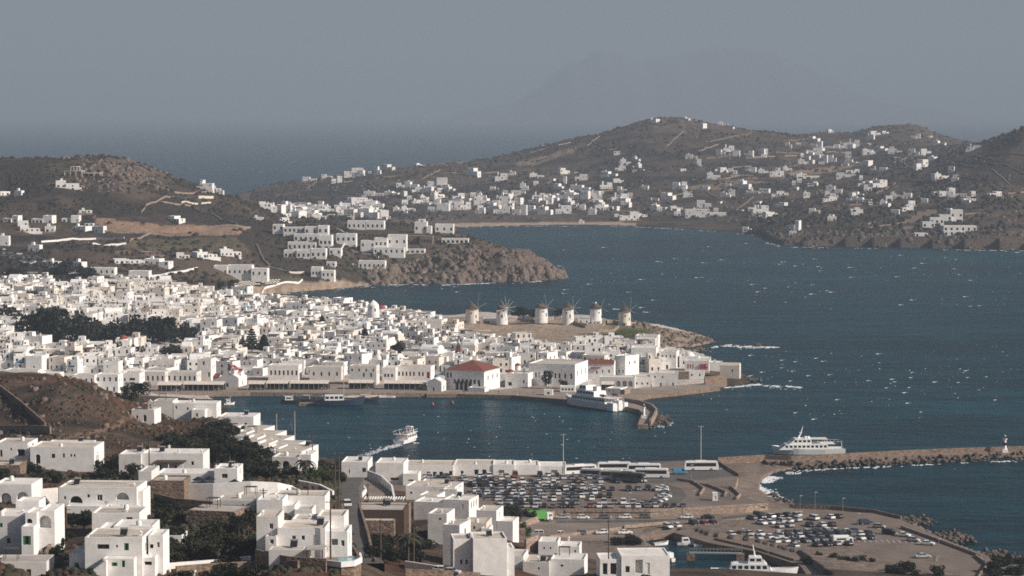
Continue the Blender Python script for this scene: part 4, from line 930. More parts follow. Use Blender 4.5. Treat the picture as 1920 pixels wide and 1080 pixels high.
# restaurant canopies along the waterfront
def canopy(x0, x1, yt, yb, d, label, n=4):
    p = onz((x0+x1)/2, yb+1, 1.75); k = p.y/F; w = (x1-x0)*k; hh = 2.9
    o = empty('canopy', p, -.05); tag(o, label, 'canopy', 'restaurant canopies along the waterfront')
    for q in range(n):
        c_ = MB('canvas'); xa = -w/2 + w*q/n + .06; xb = -w/2 + w*(q+1)/n - .06
        c_.raw([(xa,0,hh),(xb,0,hh),(xb,5,hh+1.0),(xa,5,hh+1.0),(xa,0,hh-.08),(xb,0,hh-.08),(xb,5,hh+.92),(xa,5,hh+.92)], [(0,1,2,3),(4,5,1,0),(5,6,2,1),(7,4,0,3)], 'canvas'); c_.build('awning', o)
    for q in range(n+1):
        pl = MB('pole_pale'); x = -w/2 + w*q/n; pl.box(x-.05, x+.05, .1, .2, -1, hh-.09); pl.build('post', o)
    sf = MB('interior_shade'); sf.box(-w/2, w/2, 5.0, 5.3, -1, 2.9, 'interior_shade'); sf.build('shaded_shopfront', o)  # dark back panel added, the shadow under the canopy put into its colour
    tb = MB('wood_dark', 'frame_white')
    for q in range(int(w/1.7)):
        x = -w/2 + .9 + q*1.7; tb.box(x-.4, x+.4, 1.2, 2.0, .70, .76, 'frame_white'); tb.box(x-.05, x+.05, 1.55, 1.65, -.2, .7, 'wood_dark'); tb.box(x-.75, x-.5, 1.3, 1.8, 0, .85, 'wood_dark'); tb.box(x+.5, x+.75, 1.3, 1.8, 0, .85, 'wood_dark')
    t = tb.build('tables', o); t['kind'] = 'stuff'
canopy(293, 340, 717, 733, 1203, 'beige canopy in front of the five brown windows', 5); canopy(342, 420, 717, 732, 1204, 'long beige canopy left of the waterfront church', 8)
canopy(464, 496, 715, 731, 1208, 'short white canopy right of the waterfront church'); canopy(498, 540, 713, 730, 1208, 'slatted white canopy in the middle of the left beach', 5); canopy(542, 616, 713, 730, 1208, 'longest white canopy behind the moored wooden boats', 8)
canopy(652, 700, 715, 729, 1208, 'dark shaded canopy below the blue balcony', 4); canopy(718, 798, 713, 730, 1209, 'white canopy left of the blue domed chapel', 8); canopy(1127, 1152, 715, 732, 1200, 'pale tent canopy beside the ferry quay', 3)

# ------------------------------------------------------------------ the mass of town houses
TOWN = [(-20,708),(-20,545),(60,532),(150,545),(200,533),(260,520),(330,512),(400,536),(455,552),(500,565),(560,576),(640,584),(700,592),(790,604),(850,625),(900,645),(1000,655),(1060,652),(1110,650),(1180,655),(1240,664),(1262,684),(1240,700),(1150,700),(1105,702),(1100,690),(990,690),(940,705),(830,705),(800,704),(640,704),(450,706),(300,706),(200,716)]
TREES_KEEP = [(150,632,122,24),(312,640,60,20),(482,655,30,22),(738,668,24,16),(318,672,26,12),(254,672,20,12)]
cand = []
d = 1222.0
while d < 1668:
    X = -0.235*d
    while X < 0.075*d:
        w = rng.uniform(5.0, 11.5); x = X + w/2; y = d + rng.uniform(-5, 5)
        z = max(ground(x, y), 1.0); px, py = proj(x, y, z)
        X += w + rng.choice([.05, .1, .3, .8, 2.0])
        if not (-60 < px < 1290) or not inpoly(np.array(px), np.array(py), TOWN): continue
        if any((x-a)**2 + (y-b)**2 < (r_ + w*.45)**2 for a, b, r_ in KEEP): continue
        if any(((px-a)/c_)**2 + ((py-6-b)/e)**2 < 1 for a, b, c_, e in TREES_KEEP) : continue
        if px < 260 and py < 600 and rng.random() < .25: continue
        st = 2 if rng.random() < .68 else 1
        if rng.random() < .05: st = 3
        if py < 565 and px > 400 and st > 1 and rng.random() < .6: st = 1
        hh = st*3.0 + rng.uniform(.2, .9)
        cand.append(dict(x=x, y=y, z=z, w=w, dep=rng.uniform(6.5, 11), h=hh, st=st, rz=rng.gauss(-.16, .2) + .2*math.sin(x*.02), px=px, py=py))
    d += rng.uniform(9.6, 12.2)
cand.sort(key=lambda q: q['y'])
mask = np.zeros((1080, 1920), bool)
for q in cand:
    k = F/q['y']; x0 = int(max(q['px']-q['w']*k*.55, 0)); x1 = int(max(min(q['px']+q['w']*k*.55, 1919), 0)); y1 = int(q['py']); y0 = int(q['py']-(q['h']+1)*k)
    sub = mask[y0:y1, x0:x1]; q['vis'] = int((~sub).sum()); sub[:] = True
vis = sorted(cand, key=lambda q: -q['vis'])
big = [q for q in vis[:262]]; small = [q for q in vis[262:] if q['vis'] > 4]
def town_house(q, glassin):
    h = House('town_house', Vector((q['x'], q['y'], q['z'])), q['rz'], rng.choice(['plaster']*8 + ['plaster_warm']*2 + ['plaster_grey'] + ['plaster_cream']*(1 if q['px'] < 420 else 0)), glassin)
    w, dep, hh, st = q['w'], q['dep'], q['h'], q['st']; colr = rng.choice(['k', 'k', 'k', 'b', 'n', 'w'])
    q['col'] = colr; fo = []; ro = []; nwin = 0
    for s_ in range(st):
        n_ = max(1, int(w/2.6) - (rng.random() < .4)); ph = rng.random()
        for i in range(n_):
            if rng.random() < .22: continue
            ww = rng.uniform(.8, 1.15); door = s_ == 0 and rng.random() < .3
            fo.append((w*(i+.5)/n_, ww, .1 if door else s_*3 + .95, 2.1 if door else rng.choice([1.2, 1.4, 1.7]), ('d' if door else rng.choice('wws')) + colr)); nwin += (not door)
        for i in range(2):
            if rng.random() < .5: ro.append((dep*(i+.5)/2, .9, s_*3 + .95, 1.3, 'w' + colr))
    # openings of upper storeys would clash in one panel: build storey by storey
    for s_ in range(st):
        za = -3 if s_ == 0 else s_*3.0; zb = hh if s_ == st-1 else (s_+1)*3.0
        for (o_, ux, L_, ops) in (((-w/2, 0), (1, 0), w, fo), ((w/2, 0), (0, 1), dep, ro)):
            facade(h.mb, o_, ux, L_, za, zb, [z for z in ops if s_*3 <= z[2] < (s_+1)*3], h.wall, panes=h.panes, glassin=glassin)
    n0 = len(h.mb.f)
    h.mb.face([(-w/2, dep, -3), (-w/2, 0, -3), (-w/2, 0, hh), (-w/2, dep, hh)]); h.mb.face([(w/2, dep, -3), (-w/2, dep, -3), (-w/2, dep, hh), (w/2, dep, hh)])
    t = .28; zr = hh - rng.choice([.25, .4, .7]); O = [(-w/2,0),(w/2,0),(w/2,dep),(-w/2,dep)]; I = [(-w/2+t,t),(w/2-t,t),(w/2-t,dep-t),(-w/2+t,dep-t)]
    for k in range(4):
        a, b = k, (k+1) % 4
        h.mb.face([(*O[a], hh), (*O[b], hh), (*I[b], hh), (*I[a], hh)]); h.mb.face([(*I[b], zr), (*I[a], zr), (*I[a], hh), (*I[b], hh)])
    h.roofs.append(([(*I[k], zr) for k in range(4)], rng.choice(['roof_white', 'roof_beige', 'roof_beige', 'roof_grey'])))
    if rng.random() < .55:                                 # upper room or stair head
        xa = rng.uniform(-w/2+.3, w/2-3.2); ya = rng.uniform(.4, dep*.5); ww = rng.uniform(2.2, 3.4)
        b = MB(h.wall); b.box(xa, xa+ww, ya, ya+rng.uniform(2, 3.5), zr, zr + rng.uniform(1.8, 2.7), h.wall); b.box(xa+.4, xa+1.2, ya-.03, ya+.05, zr+.05, zr+1.6, 'wood_dark'); h.add('roof_room', b)
    if rng.random() < .07 and st < 3:                      # barrel vaulted or domed roof of a family chapel
        b = MB('plaster'); n_ = 8; vw = w*.42
        if rng.random() < .6: b.profile([(dep/2 - dep*.42*math.cos(math.pi*k/n_), zr + .05 + dep*.30*math.sin(math.pi*k/n_)) for k in range(n_+1)], -vw, vw, 'plaster', False)
        else: b.lathe([(min(w, dep)*.3*math.cos(t_*math.pi/14), zr + .6 + min(w, dep)*.26*math.sin(t_*math.pi/14)) for t_ in range(8)], 12, 0, dep/2, rng.choice(['plaster', 'plaster', 'dome_red', 'dome_blue'])); b.lathe([(min(w, dep)*.3, zr), (min(w, dep)*.3, zr+.6)], 12, 0, dep/2, 'plaster', False)
        h.add('vault', b)
    if rng.random() < .5: h.chimney(rng.uniform(-w/2+.6, w/2-.6), dep-.7, zr, rng.uniform(.9, 1.5))
    if rng.random() < .16 and st > 1:
        b = MB('wood_brown'); b.box(-w*.3, w*.3, -1.1, -.01, 2.9, 3.02, h.wall); b.box(-w*.3, w*.3, -1.1, -1.04, 3.023, 3.9, rng.choice(['wood_brown', 'blue_paint', 'frame_white'])); h.add('balcony', b)
    if rng.random() < .18:
        b = MB('wood_dark'); b.box(-w*.35, w*.35, .5, dep*.6, zr+2.15, zr+2.25, rng.choice(['canvas', 'thatch', 'wood_dark', 'canvas']))
        for sx in (-.33, .33):
            for yy in (.6, dep*.58): b.box(w*sx-.05, w*sx+.05, yy-.05, yy+.05, zr, zr+2.147, 'wood_dark')
        h.add('pergola', b)
    q['nw'] = nwin
    return h
ROWN = ['front', 'second', 'third', 'fourth', 'fifth', 'sixth', 'seventh', 'eighth', 'ninth', 'tenth', 'eleventh', 'twelfth', 'thirteenth', 'fourteenth']
big.sort(key=lambda q: q['py'], reverse=True)
nb = 13; per = math.ceil(len(big)/nb)
CW_ = {'k': 'dark', 'b': 'blue', 'n': 'brown', 'w': 'white-framed'}
for r_ in range(nb):
    grp = sorted(big[r_*per:(r_+1)*per], key=lambda q: q['px'])
    for i, q in enumerate(grp):
        h = town_house(q, False)
        lab = '%s-storey white house, %s from the left in the %s tier of town roofs' % (['', 'one', 'two', 'three'][q['st']], ordn(i+1), ROWN[r_])
        h.done(lab, 'house', 'white houses of the town')
mass = MB('plaster')
for q in small:
    h = town_house(q, True); h.flat_roofs()
    M_ = Matrix.Translation(h.loc) @ Matrix.Rotation(h.rz, 4, 'Z')
    for mb in [h.mb] + [e for _, e in h.extra]:
        st_ = len(mass.v); b0 = st_
        mass.v.extend(mb.v)
        for f_, mi_, sm_ in zip(mb.f, mb.m, mb.sm): mass.f.append(tuple(i+b0 for i in f_)); mass.m.append(mass.mi(mb.mats[mi_])); mass.sm.append(sm_)
        mass.xf(M_, st_)
o_ = mass.build('crowded_houses'); tag(o_, 'mass of small white houses crowded behind the larger town houses', None, None, 'stuff')
# ================================================================== houses on the hills across the bay
def far_house(px, py, wpx, hpx, label, group, wall='plaster', dmin=1650, dmax=5600, seed=None, name='hillside_house', cat='house'):
    p = hit(px, py, dmin, dmax); k = p.y/F; w = wpx*k; hh = min(max(hpx*k, 2.6), 12)
    r = random.Random(int(px*13+py*7)); rz = r.gauss(-.12, .3)
    h = House(name, p, rz, wall, True); st = max(1, round(hh/3.1)); dep = min(max(w*.6, 5), 12)
    def bl(x0, x1, y0, y1, z1, par=.35):
        ns = max(1, int(z1/3.0)); fo = []; ro = []
        n_ = max(1, int((x1-x0)/3.0))
        for i in range(n_):
            if r.random() < .2: continue
            zz_ = r.randrange(ns)*3.0; wide = r.random() < .3
            fo.append(((x1-x0)*(i+.5)/n_, 1.9 if wide else 1.2, zz_ + (.3 if wide else .9), 2.0 if wide else 1.4, 'wk'))
        if r.random() < .6: ro.append(((y1-y0)*.5, 1.3, .9, 1.4, 'wk'))
        h.block(x0, x1, y0, y1, 0, z1, fo, ro, [], par=par, roof=r.choice(['roof_white', 'roof_beige', 'roof_white']), skirt=4)
    if w > 9:
        s_ = r.uniform(.4, .65); up = r.random() < .5
        if up: bl(-w/2, -w/2+w*s_, 0, dep, hh); bl(-w/2+w*s_+.01, w/2, r.uniform(-2, 1.5), dep*.8, max(hh*.6, 2.6))
        else: bl(-w/2, -w/2+w*(1-s_), r.uniform(-2, 1.5), dep*.8, max(hh*.6, 2.6)); bl(-w/2+w*(1-s_)+.01, w/2, 0, dep, hh)
    else: bl(-w/2, w/2, 0, dep, hh)
    if r.random() < .4:
        h.mb.box(-w*.3, -w*.3+2, dep*.3, dep*.3+2.2, hh*.55, hh+1.8, wall)
    if w > 7 and r.random() < .6: h.mb.box(-w*.6, w*.6, -3.5, -3.15, -4, .7, r.choice(['plaster', 'stone_pale', 'stone_dry']))
    h.flat_roofs(); root = h.mb.build(h.name, None, h.loc, h.rz); tag(root, label, cat, group); return root
Z2 = [(70,390,110,45),(200,385,40,50),(255,360,70,35),(420,335,50,20),(340,460,60,30),(345,505,30,30),(540,450,110,50),(735,390,75,45),(600,478,120,20),(900,420,70,45),(960,390,40,25),(1100,405,80,30),(1260,380,60,35),(1350,415,70,35),(1500,395,90,30),(1560,430,60,25),(1245,432,40,40),(1550,275,35,25),(1600,335,60,40),(1655,312,45,30),(1570,362,60,30),(1665,345,25,25),(1490,462,70,35),(1340,472,110,30),(955,507,110,35),(790,517,50,30),(660,527,70,40),(545,590,120,45),(640,580,60,45),(700,577,60,40),(790,555,90,45),(900,557,100,50),(970,552,80,40),(1080,545,70,30),(1150,552,70,40),(1240,522,140,40),(1350,524,80,50),(1440,542,50,40),(1000,612,80,60),(900,602,90,40),(1080,602,60,45),(1140,607,80,45),(1250,602,90,45),(1340,582,60,30),(1480,577,100,25),(1570,537,100,45),(1600,562,60,30),(1900,467,80,40),(1830,524,80,40),(1780,587,90,35),(1620,642,110,50),(1350,657,30,15),(180,502,110,25),(280,497,80,20),(130,557,150,45),(40,557,60,40),(60,622,100,45),(150,627,130,55),(230,632,80,50),(320,592,60,25),(430,545,60,20),(470,520,50,20),(1420,500,60,25),(1700,470,50,25),(1690,620,60,20),(860,470,50,20)]
Z3 = [(210,277,50,35),(290,282,60,35),(370,282,50,35),(455,272,50,35),(650,217,30,15),(735,197,60,30),(745,267,80,35),(835,147,35,20),(840,237,80,25),(790,317,45,45),(840,312,45,40),(680,327,60,30),(960,222,70,35),(1050,187,50,30),(1085,162,60,25),(1140,152,40,15),(1110,252,70,30),(1195,267,80,30),(1040,272,50,25),(1010,337,80,35),(970,372,50,20),(920,397,110,25),(705,407,130,30),(720,447,70,20),(1300,285,60,80),(1370,272,60,35),(1410,302,70,20),(1350,352,80,55),(1310,182,50,30),(1440,222,70,30),(240,372,60,30),(175,407,75,35),(280,377,50,30),(380,367,60,25),(455,377,60,25),(520,397,60,75),(590,362,50,25),(340,462,70,45),(265,457,50,25),(275,512,35,45),(420,492,130,30),(240,514,60,30),(120,572,80,45),(410,552,55,20),(30,507,50,30),(10,462,30,40),(130,622,230,45),(440,602,90,45),(510,617,90,25),(625,700,60,60),(620,724,40,25),(360,702,50,25),(840,642,50,25),(850,492,90,45),(830,532,80,25),(950,527,60,20),(1020,537,80,25),(1030,452,50,35),(1110,457,90,45),(1235,517,100,30),(1460,407,90,30),(1530,417,40,20),(1490,502,90,45),(1615,532,70,15),(1760,502,80,25),(1640,242,80,25),(740,602,60,30),(1100,367,90,25),(225,107,60,20),(75,112,90,18),(620,472,50,20)]
far_list = []
for zx, zy, zw, zh in Z2: far_list.append((640+zx/3, 200+zy/3, zw/3, zh/3))
for zx, zy, zw, zh in Z3: far_list.append((1280+zx/3, 200+zy/3, zw/3, zh/3))
r = random.Random(4)
for k in range(46): far_list.append((r.uniform(500, 712), r.uniform(389, 408), r.uniform(14, 32), r.uniform(8, 14)))          # the village on the isthmus
for k in range(34): far_list.append((r.uniform(760, 1220), r.uniform(352, 404), r.uniform(12, 26), r.uniform(8, 13)))
for k in range(40): far_list.append((r.uniform(1260, 1790), r.uniform(275, 410), r.uniform(10, 24), r.uniform(7, 12)))
for a in ((580,340,26,8),(613,335,20,8),(632,343,20,13),(670,331,22,12)): far_list.append(a)
bands = {'on the isthmus village': lambda x, y: x < 725 and y > 372, 'on the sloping western ridge': lambda x, y: x < 900 and y <= 372, 'along the far beach': lambda x, y: x < 1240 and y > 384, 'on the middle of the far hill': lambda x, y: x < 1240 and y > 345, 'high on the far hill': lambda x, y: x < 1400, 'above the far right shore': lambda x, y: y > 370, 'on the lower saddle of the far hills': lambda x, y: y > 312, 'near the right hilltop skyline': lambda x, y: True}
binned = {b: [] for b in bands}
for a in far_list:
    for b, t in bands.items():
        if t(a[0], a[1]): binned[b].append(a); break
for b, L_ in binned.items():
    for i, a in enumerate(sorted(L_)):
        look = 'tall white' if a[3] > 18 else ('long white' if a[2] > 32 else ('tiny white' if a[2] < 14 else 'small white'))
        far_house(*a, '%s house, %s from the left %s' % (look, ordn(i+1), b), 'white houses on the far hills', 'plaster' if r.random() < .85 else 'plaster_grey', 2350)
tiny = MB('plaster'); rt = random.Random(77)
for k in range(150):                                       # the many smaller houses between them
    a = rt.choice(far_list); p = hit(a[0] + rt.gauss(0, 22), a[1] + rt.gauss(0, 5), 2400, 5200); w_, d_, h_ = rt.uniform(4, 9), rt.uniform(4, 7), rt.choice([3, 3.2, 5.5]); s0 = len(tiny.v); wm_ = rt.choice(['plaster', 'plaster', 'plaster_warm', 'plaster_grey'])
    if p.z < 3: continue
    facade(tiny, (-w_/2, 0), (1, 0), w_, -3, h_, [(w_*.3, 1.2, .9, 1.4, 'wk'), (w_*.72, 1.2, .9, 1.4, 'wk')], wm_, glassin=True); tiny.face([(w_/2,0,-3),(w_/2,d_,-3),(w_/2,d_,h_),(w_/2,0,h_)], wm_); tiny.face([(-w_/2,d_,-3),(-w_/2,0,-3),(-w_/2,0,h_),(-w_/2,d_,h_)], wm_); tiny.face([(w_/2,d_,-3),(-w_/2,d_,-3),(-w_/2,d_,h_),(w_/2,d_,h_)], wm_); tiny.face([(-w_/2,0,h_),(w_/2,0,h_),(w_/2,d_,h_),(-w_/2,d_,h_)], rt.choice(['roof_white', 'roof_beige']))
    tiny.xf(Matrix.Translation(p) @ Matrix.Rotation(rt.gauss(-.1, .3), 4, 'Z'), s0)
tag(tiny.build('distant_houses'), 'many tiny white houses strewn between the larger ones on the far hills', None, None, 'stuff')
# terraced villa above the right shore
h = PH('terraced_villa', 1000, 1812, 440, 0.0); p = hit(1812, 441, 2300, 3000); h.loc = p; h.d = p.y; h.k = p.y/F
def hb(x0, x1, yt, yb, dep, dd, n_, st='wk', wall=None, hw=4, hh_=5, **kw):
    return h.blk(x0, x1, yt, yb, dep, dd=dd, ops=row(x0+4, x1-4, n_, (yt+yb)/2+1, hw, hh_, st) if n_ else (), wall=wall, roof='roof_white', part='wing', **kw)
ddh = lambda x, y: hit(x, y, 2300, 3000).y - h.d
for x0_, x1_, yt_, yb_, n_ in ((1755, 1778, 416, 427, 2), (1776, 1802, 408, 421, 3), (1801, 1824, 402, 415, 2), (1823, 1846, 393, 412, 2), (1780, 1842, 423, 434, 6), (1772, 1812, 433, 441, 4), (1716, 1740, 437, 443, 2)): hb(x0_, x1_, yt_, yb_, 9, ddh((x0_+x1_)/2, yb_), n_)
for i, (xa, ya) in enumerate(((1714, 424), (1736, 411), (1757, 404), (1778, 397), (1800, 393))):
    xb = xa + 22; b = MB('stone_pale'); k = h.k; dw = ddh(xa+11, ya+6) + 4; b.box((xa-1812)*k, (xb-1812)*k, dw, dw+1, at(xa, ya+12, h.d+dw).z - h.loc.z, at(xa, ya, h.d+dw).z - h.loc.z); h.add('stepped_wall', b)
h.done('terraced white villa with a stepped stone wall above the right shore', 'villa')
# summit chapel and ruins
far_house(1285, 225, 14, 4, 'white chapel on the summit of the far hill', 'white houses on the far hills', dmin=3500); far_house(1222, 229, 20, 6, 'small white house left of the far hill summit', 'white houses on the far hills', dmin=3500)
mp_ = hit(1705, 235, 3800); m = MB('metal_grey'); m.tube([(0,0,-1),(0,0,16)], [.4,.15], 5); o = m.build('radio_mast', None, mp_); tag(o, 'thin radio mast on the right hilltop', 'mast')

# ------------------------------------------------------------------ left hill
Z1 = [(380,277,130,40),(100,322,45,30),(30,322,60,25),(1150,292,90,40),(1215,300,60,35),(1130,272,25,40),(1235,312,40,20),(980,470,90,35),(60,472,90,40),(130,492,60,30),(235,477,120,45),(170,527,110,35),(280,527,55,35),(395,472,100,40),(440,517,100,25),(555,532,60,40),(500,497,50,20),(20,602,60,55),(190,637,70,40),(480,422,70,15),(1030,677,75,35),(1165,672,120,35),(1300,662,120,40),(690,652,90,22),(850,657,120,22),(730,707,170,30),(880,712,150,35),(290,712,80,20),(435,722,70,30),(1450,460,60,15),(1590,470,80,25),(60,780,100,25)]
for i, (zx, zy, zw, zh) in enumerate(sorted(Z1)):
    a = (zx/3, 260+zy/3, zw/3, zh/3); look = 'long white' if a[2] > 34 else ('tiny white' if a[2] < 17 else 'small white')
    wl_ = 'stone_brown' if zx in (690, 850) else 'plaster'
    far_house(*a, '%s house, %s from the left on the left hillside' % (look if wl_ == 'plaster' else 'dark stone', ordn(i+1)), 'houses on the left hillside', wl_, 1640, 2400)
# unfinished concrete frame
p = hit(137, 329, 1900, 2500); k = p.y/F; o = empty('concrete_frame', p, -.15); tag(o, 'unfinished concrete building frame on the left hilltop', 'building frame')
for (x0, x1, y0, y1) in ((-18, -6, 0, 14), (-18, 16, 14, 26), (-4, 8, -3, 14) , (17, 50, 1, 10)):
    za, zb = (14-y0-2)*k*0, 0
for xa, xb, z0, z1 in ((-17, 17, 0, 9), (-5, 8, 9.003, 17), (18, 52, -3, 5)):
    s_ = MB('plaster_cream'); s_.box(xa*k, xb*k, 0, 8, z1*k-.4, z1*k); s_.build('slab', o)
    n_ = max(2, int((xb-xa)/9))
    for q in range(n_+1):
        x = xa*k + .2 + (xb-xa-1)*k*q/n_
        for y in (.3, 7.6):
            c_ = MB('plaster_cream'); c_.box(x-.3, x+.3, y-.3, y+.3, z0*k-4*(z0 <= 0), z1*k-.403); c_.build('column', o)
# glasshouse walls and long low walls
for pts_, m_, lab in (([(77,455),(120,451),(180,449),(233,447)], 'plaster', 'long low white wall across the left hillside fields'), ([(165,458),(236,458)], 'plaster', 'second low white wall below the first on the left hillside'), ([(243,457),(246,450),(285,438)], 'stone_pale', 'pale stone lane wall climbing the left fields'), ([(300,380),(360,388),(410,410),(445,422)], 'stone_pale', 'pale track wall descending the left hill'), ([(265,400),(275,385),(300,375),(330,372)], 'stone_pale', 'pale curved track wall under the hilltop villa'), ([(325,361),(368,362),(400,362)], 'stone_pale', 'long terrace wall under the hilltop villa'), ([(372,372),(400,372)], 'plaster_cream', 'tall cream retaining wall below the hilltop villa'), ([(340,381),(395,381)], 'plaster_cream', 'cream terrace wall below the retaining wall'),
    ([(380,424),(440,424),(470,428)], 'stone_dry', 'dry stone wall above the ploughed field'), ([(190,437),(300,440),(440,440)], 'stone_dry', 'dry stone wall below the ploughed field'), ([(480,460),(495,490),(505,500)], 'stone_pale', 'pale lane wall left of the big hotel'), ([(608,431),(640,434),(652,440),(645,460),(634,481)], 'plaster', 'white wall bordering the lane right of the big hotel'), ([(655,470),(690,478),(710,484)], 'plaster_cream', 'cream lane wall below the headland villa'), ([(500,502),(540,512),(570,512)], 'plaster_cream', 'curved cream wall of the beach road'), ([(440,542),(500,540),(560,532),(567,526)], 'plaster', 'low white wall behind the near beach'), ([(280,520),(330,512),(370,504)], 'plaster', 'sloping white wall behind the town roofs'), ([(0,475),(60,482),(120,500),(170,522)], 'stone_dry', 'dry stone wall along the dark car slope')):
    wall_line('field_wall', pts_, 2.2 if 'tall' in lab else 1.3, .6, m_, lab, 'wall', None, 1640, 2500)
r = random.Random(9); far_walls = []
for k in range(120):
    px = r.uniform(560, 1900); py = r.uniform(262, 400) if px < 1500 else r.uniform(290, 440)
    sl = r.gauss(0, .12); L_ = r.uniform(30, 95)
    if r.random() < .25: sl = r.choice([-1, 1])*r.uniform(.3, .9); L_ *= .5
    far_walls.append([(px + L_*t/3, py + sl*L_*t/3) for t in range(4)])
for i, pts_ in enumerate(sorted(far_walls)):
    wall_line('field_wall', pts_, 1.3, .9, r.choice(['stone_dry', 'stone_dry', 'stone_brown', 'stone_brown', 'stone_pale']), 'dry stone field wall, %s from the left on the far hills' % ordn(i+1), 'wall', 'dry stone walls on the far hills', 2350, 5000)
# ------------------------------------------------------------------ headland hotel and villas
def on_hill(name, cx, yb, rz=0, wall='plaster'):
    q = PH(name, 1000, cx, yb, rz, wall); p = hit(cx, yb, 1700, 2400); q.loc = p; q.d = p.y; q.k = p.y/F; return q
h = on_hill('hotel', 570, 486, -.08)
tiers = [(556, 582, 469, 486, 8, 0, 3), (583, 611, 466, 486, 8, 0, 3), (531, 555, 469, 486, 8, 2, 5), (612, 634, 466, 477, 9, 4, 2), (526, 579, 454, 469, 9, 10, 6), (584, 608, 441, 466, 9, 9, 3), (609, 646, 438, 456, 9, 12, 4), (519, 583, 439, 454, 10, 20, 7), (533, 556, 425, 440, 9, 30, 2), (558, 577, 423, 440, 9, 29, 2), (491, 532, 426, 436, 8, 34, 5), (470, 490, 421, 432, 8, 36, 2)]
for x0, x1, yt, yb, dep, dd, n_ in tiers: hb(x0, x1, yt, yb, dep, min(max(hit((x0+x1)/2, yb, 1750, 2300).y - h.d, dd), dd+70), n_, hw=4.2, hh_=min(6, (yb-yt)*.5))
b = MB('stone_brown'); k = h.k; b.box((525-570)*k, (615-570)*k, -4, -.05, -9, .1); h.add('retaining_wall', b)
h.done('large stepped white hotel on the near side of the headland', 'hotel')
for args in [('headland_house', 686, 431, [(651, 685, 414, 431, 9, 0, 4), (686, 720, 414, 431, 9, 0, 4)], 'long white house with twin gabled bays above the headland lane'),
             ('tower_house', 793, 438, [(777, 800, 416, 438, 9, 0, 2), (800, 809, 424, 438, 7, -1, 0), (784, 796, 411, 416, 5, 2, 1)], 'tall white tower house on the crest of the headland'),
             ('headland_house', 715, 476, [(700, 724, 446, 466, 9, 6, 3), (724, 759, 440, 464, 9, 9, 3), (674, 700, 451, 466, 8, 6, 2), (700, 758, 464, 476, 7, 0, 6)], 'white villa with an arcaded ground floor on the headland slope'),
             ('headland_house', 690, 505, [(672, 722, 489, 505, 9, 0, 6), (657, 671, 494, 505, 8, 1, 2)], 'white house with six windows low on the headland above the beach'),
             ('headland_house', 605, 522, [(583, 603, 501, 521, 9, 0, 3), (603, 627, 507, 521, 8, -1, 3)], 'white beach house below the big hotel'),
             ('headland_house', 833, 437, [(816, 850, 420, 437, 8, 0, 3)], 'small white house at the sea end of the headland crest'),
             ('pavilion', 853, 457, [(828, 878, 447, 457, 7, 0, 6)], 'long open pavilion on the rocky headland'),
             ('pavilion', 780, 475, [(760, 796, 467, 475, 7, 0, 4)], 'flat roofed white pavilion beside the headland villa'),
             ('stone_house', 786, 460, [(760, 786, 442, 460, 9, 3, 2), (787, 811, 442, 460, 9, 0, 4)], 'brown stone house below the tower house'),
             ('small_house', 622, 500, [(612, 629, 491, 499, 6, 0, 2)], 'tiny white house right of the hotel retaining wall'),
             ('beach_hotel', 435, 520, [(370, 404, 507, 524, 9, 0, 3), (398, 424, 498, 520, 9, 4, 3), (424, 470, 497, 520, 9, 5, 5), (470, 500, 503, 520, 9, 3, 3)], 'rambling white hotel behind the near beach'),
             ('beach_hotel', 250, 532, [(205, 240, 518, 532, 9, 0, 3), (240, 278, 508, 532, 9, 2, 4)], 'white stepped house at the back edge of the town'),
             ('beach_hotel', 190, 515, [(165, 215, 502, 515, 8, 0, 5)], 'long white house beside the dark car slope')]:
    nm, cx, yb, bl_, lab = args; h = on_hill(nm, cx, yb, -.08, 'stone_brown' if 'stone' in nm else 'plaster')
    for x0, x1, yt, yb2, dep, dd, n_ in bl_: hb(x0, x1, yt, yb2, dep, dd, n_, 'Lk' if 'pavilion' in nm or 'arcaded' in lab and yb2 == 476 else 'wk', hw=3.6 if 'pavilion' not in nm else 5, hh_=min(5.5, (yb2-yt)*.5))
    h.done(lab, 'house' if 'hotel' not in nm else 'hotel')
# beach umbrellas on the near beach
um = MB('canvas', 'pole_pale'); um.lathe([(1.5, 2.0), (.8, 2.45), (.05, 2.75)], 8, m='canvas'); um.tube([(0,0,-.3),(0,0,2.6)], .05, 4, 'pole_pale'); UM = um.mesh('beach_umbrella')
k = 0
for rr in range(3):
    for i in range(15):
        p = hit(440 + 5.6*i + 2*rr, 541 - i*.35 - rr*3.0, 1700, 1950); k += 1
        o = link('beach_umbrella', UM, None, (p.x, p.y, ground(p.x, p.y)), 0); tag(o, 'white beach umbrella, %s from the left in the %s row on the near beach' % (ordn(i+1), ['front', 'middle', 'back'][rr]), 'umbrella', 'beach umbrellas')

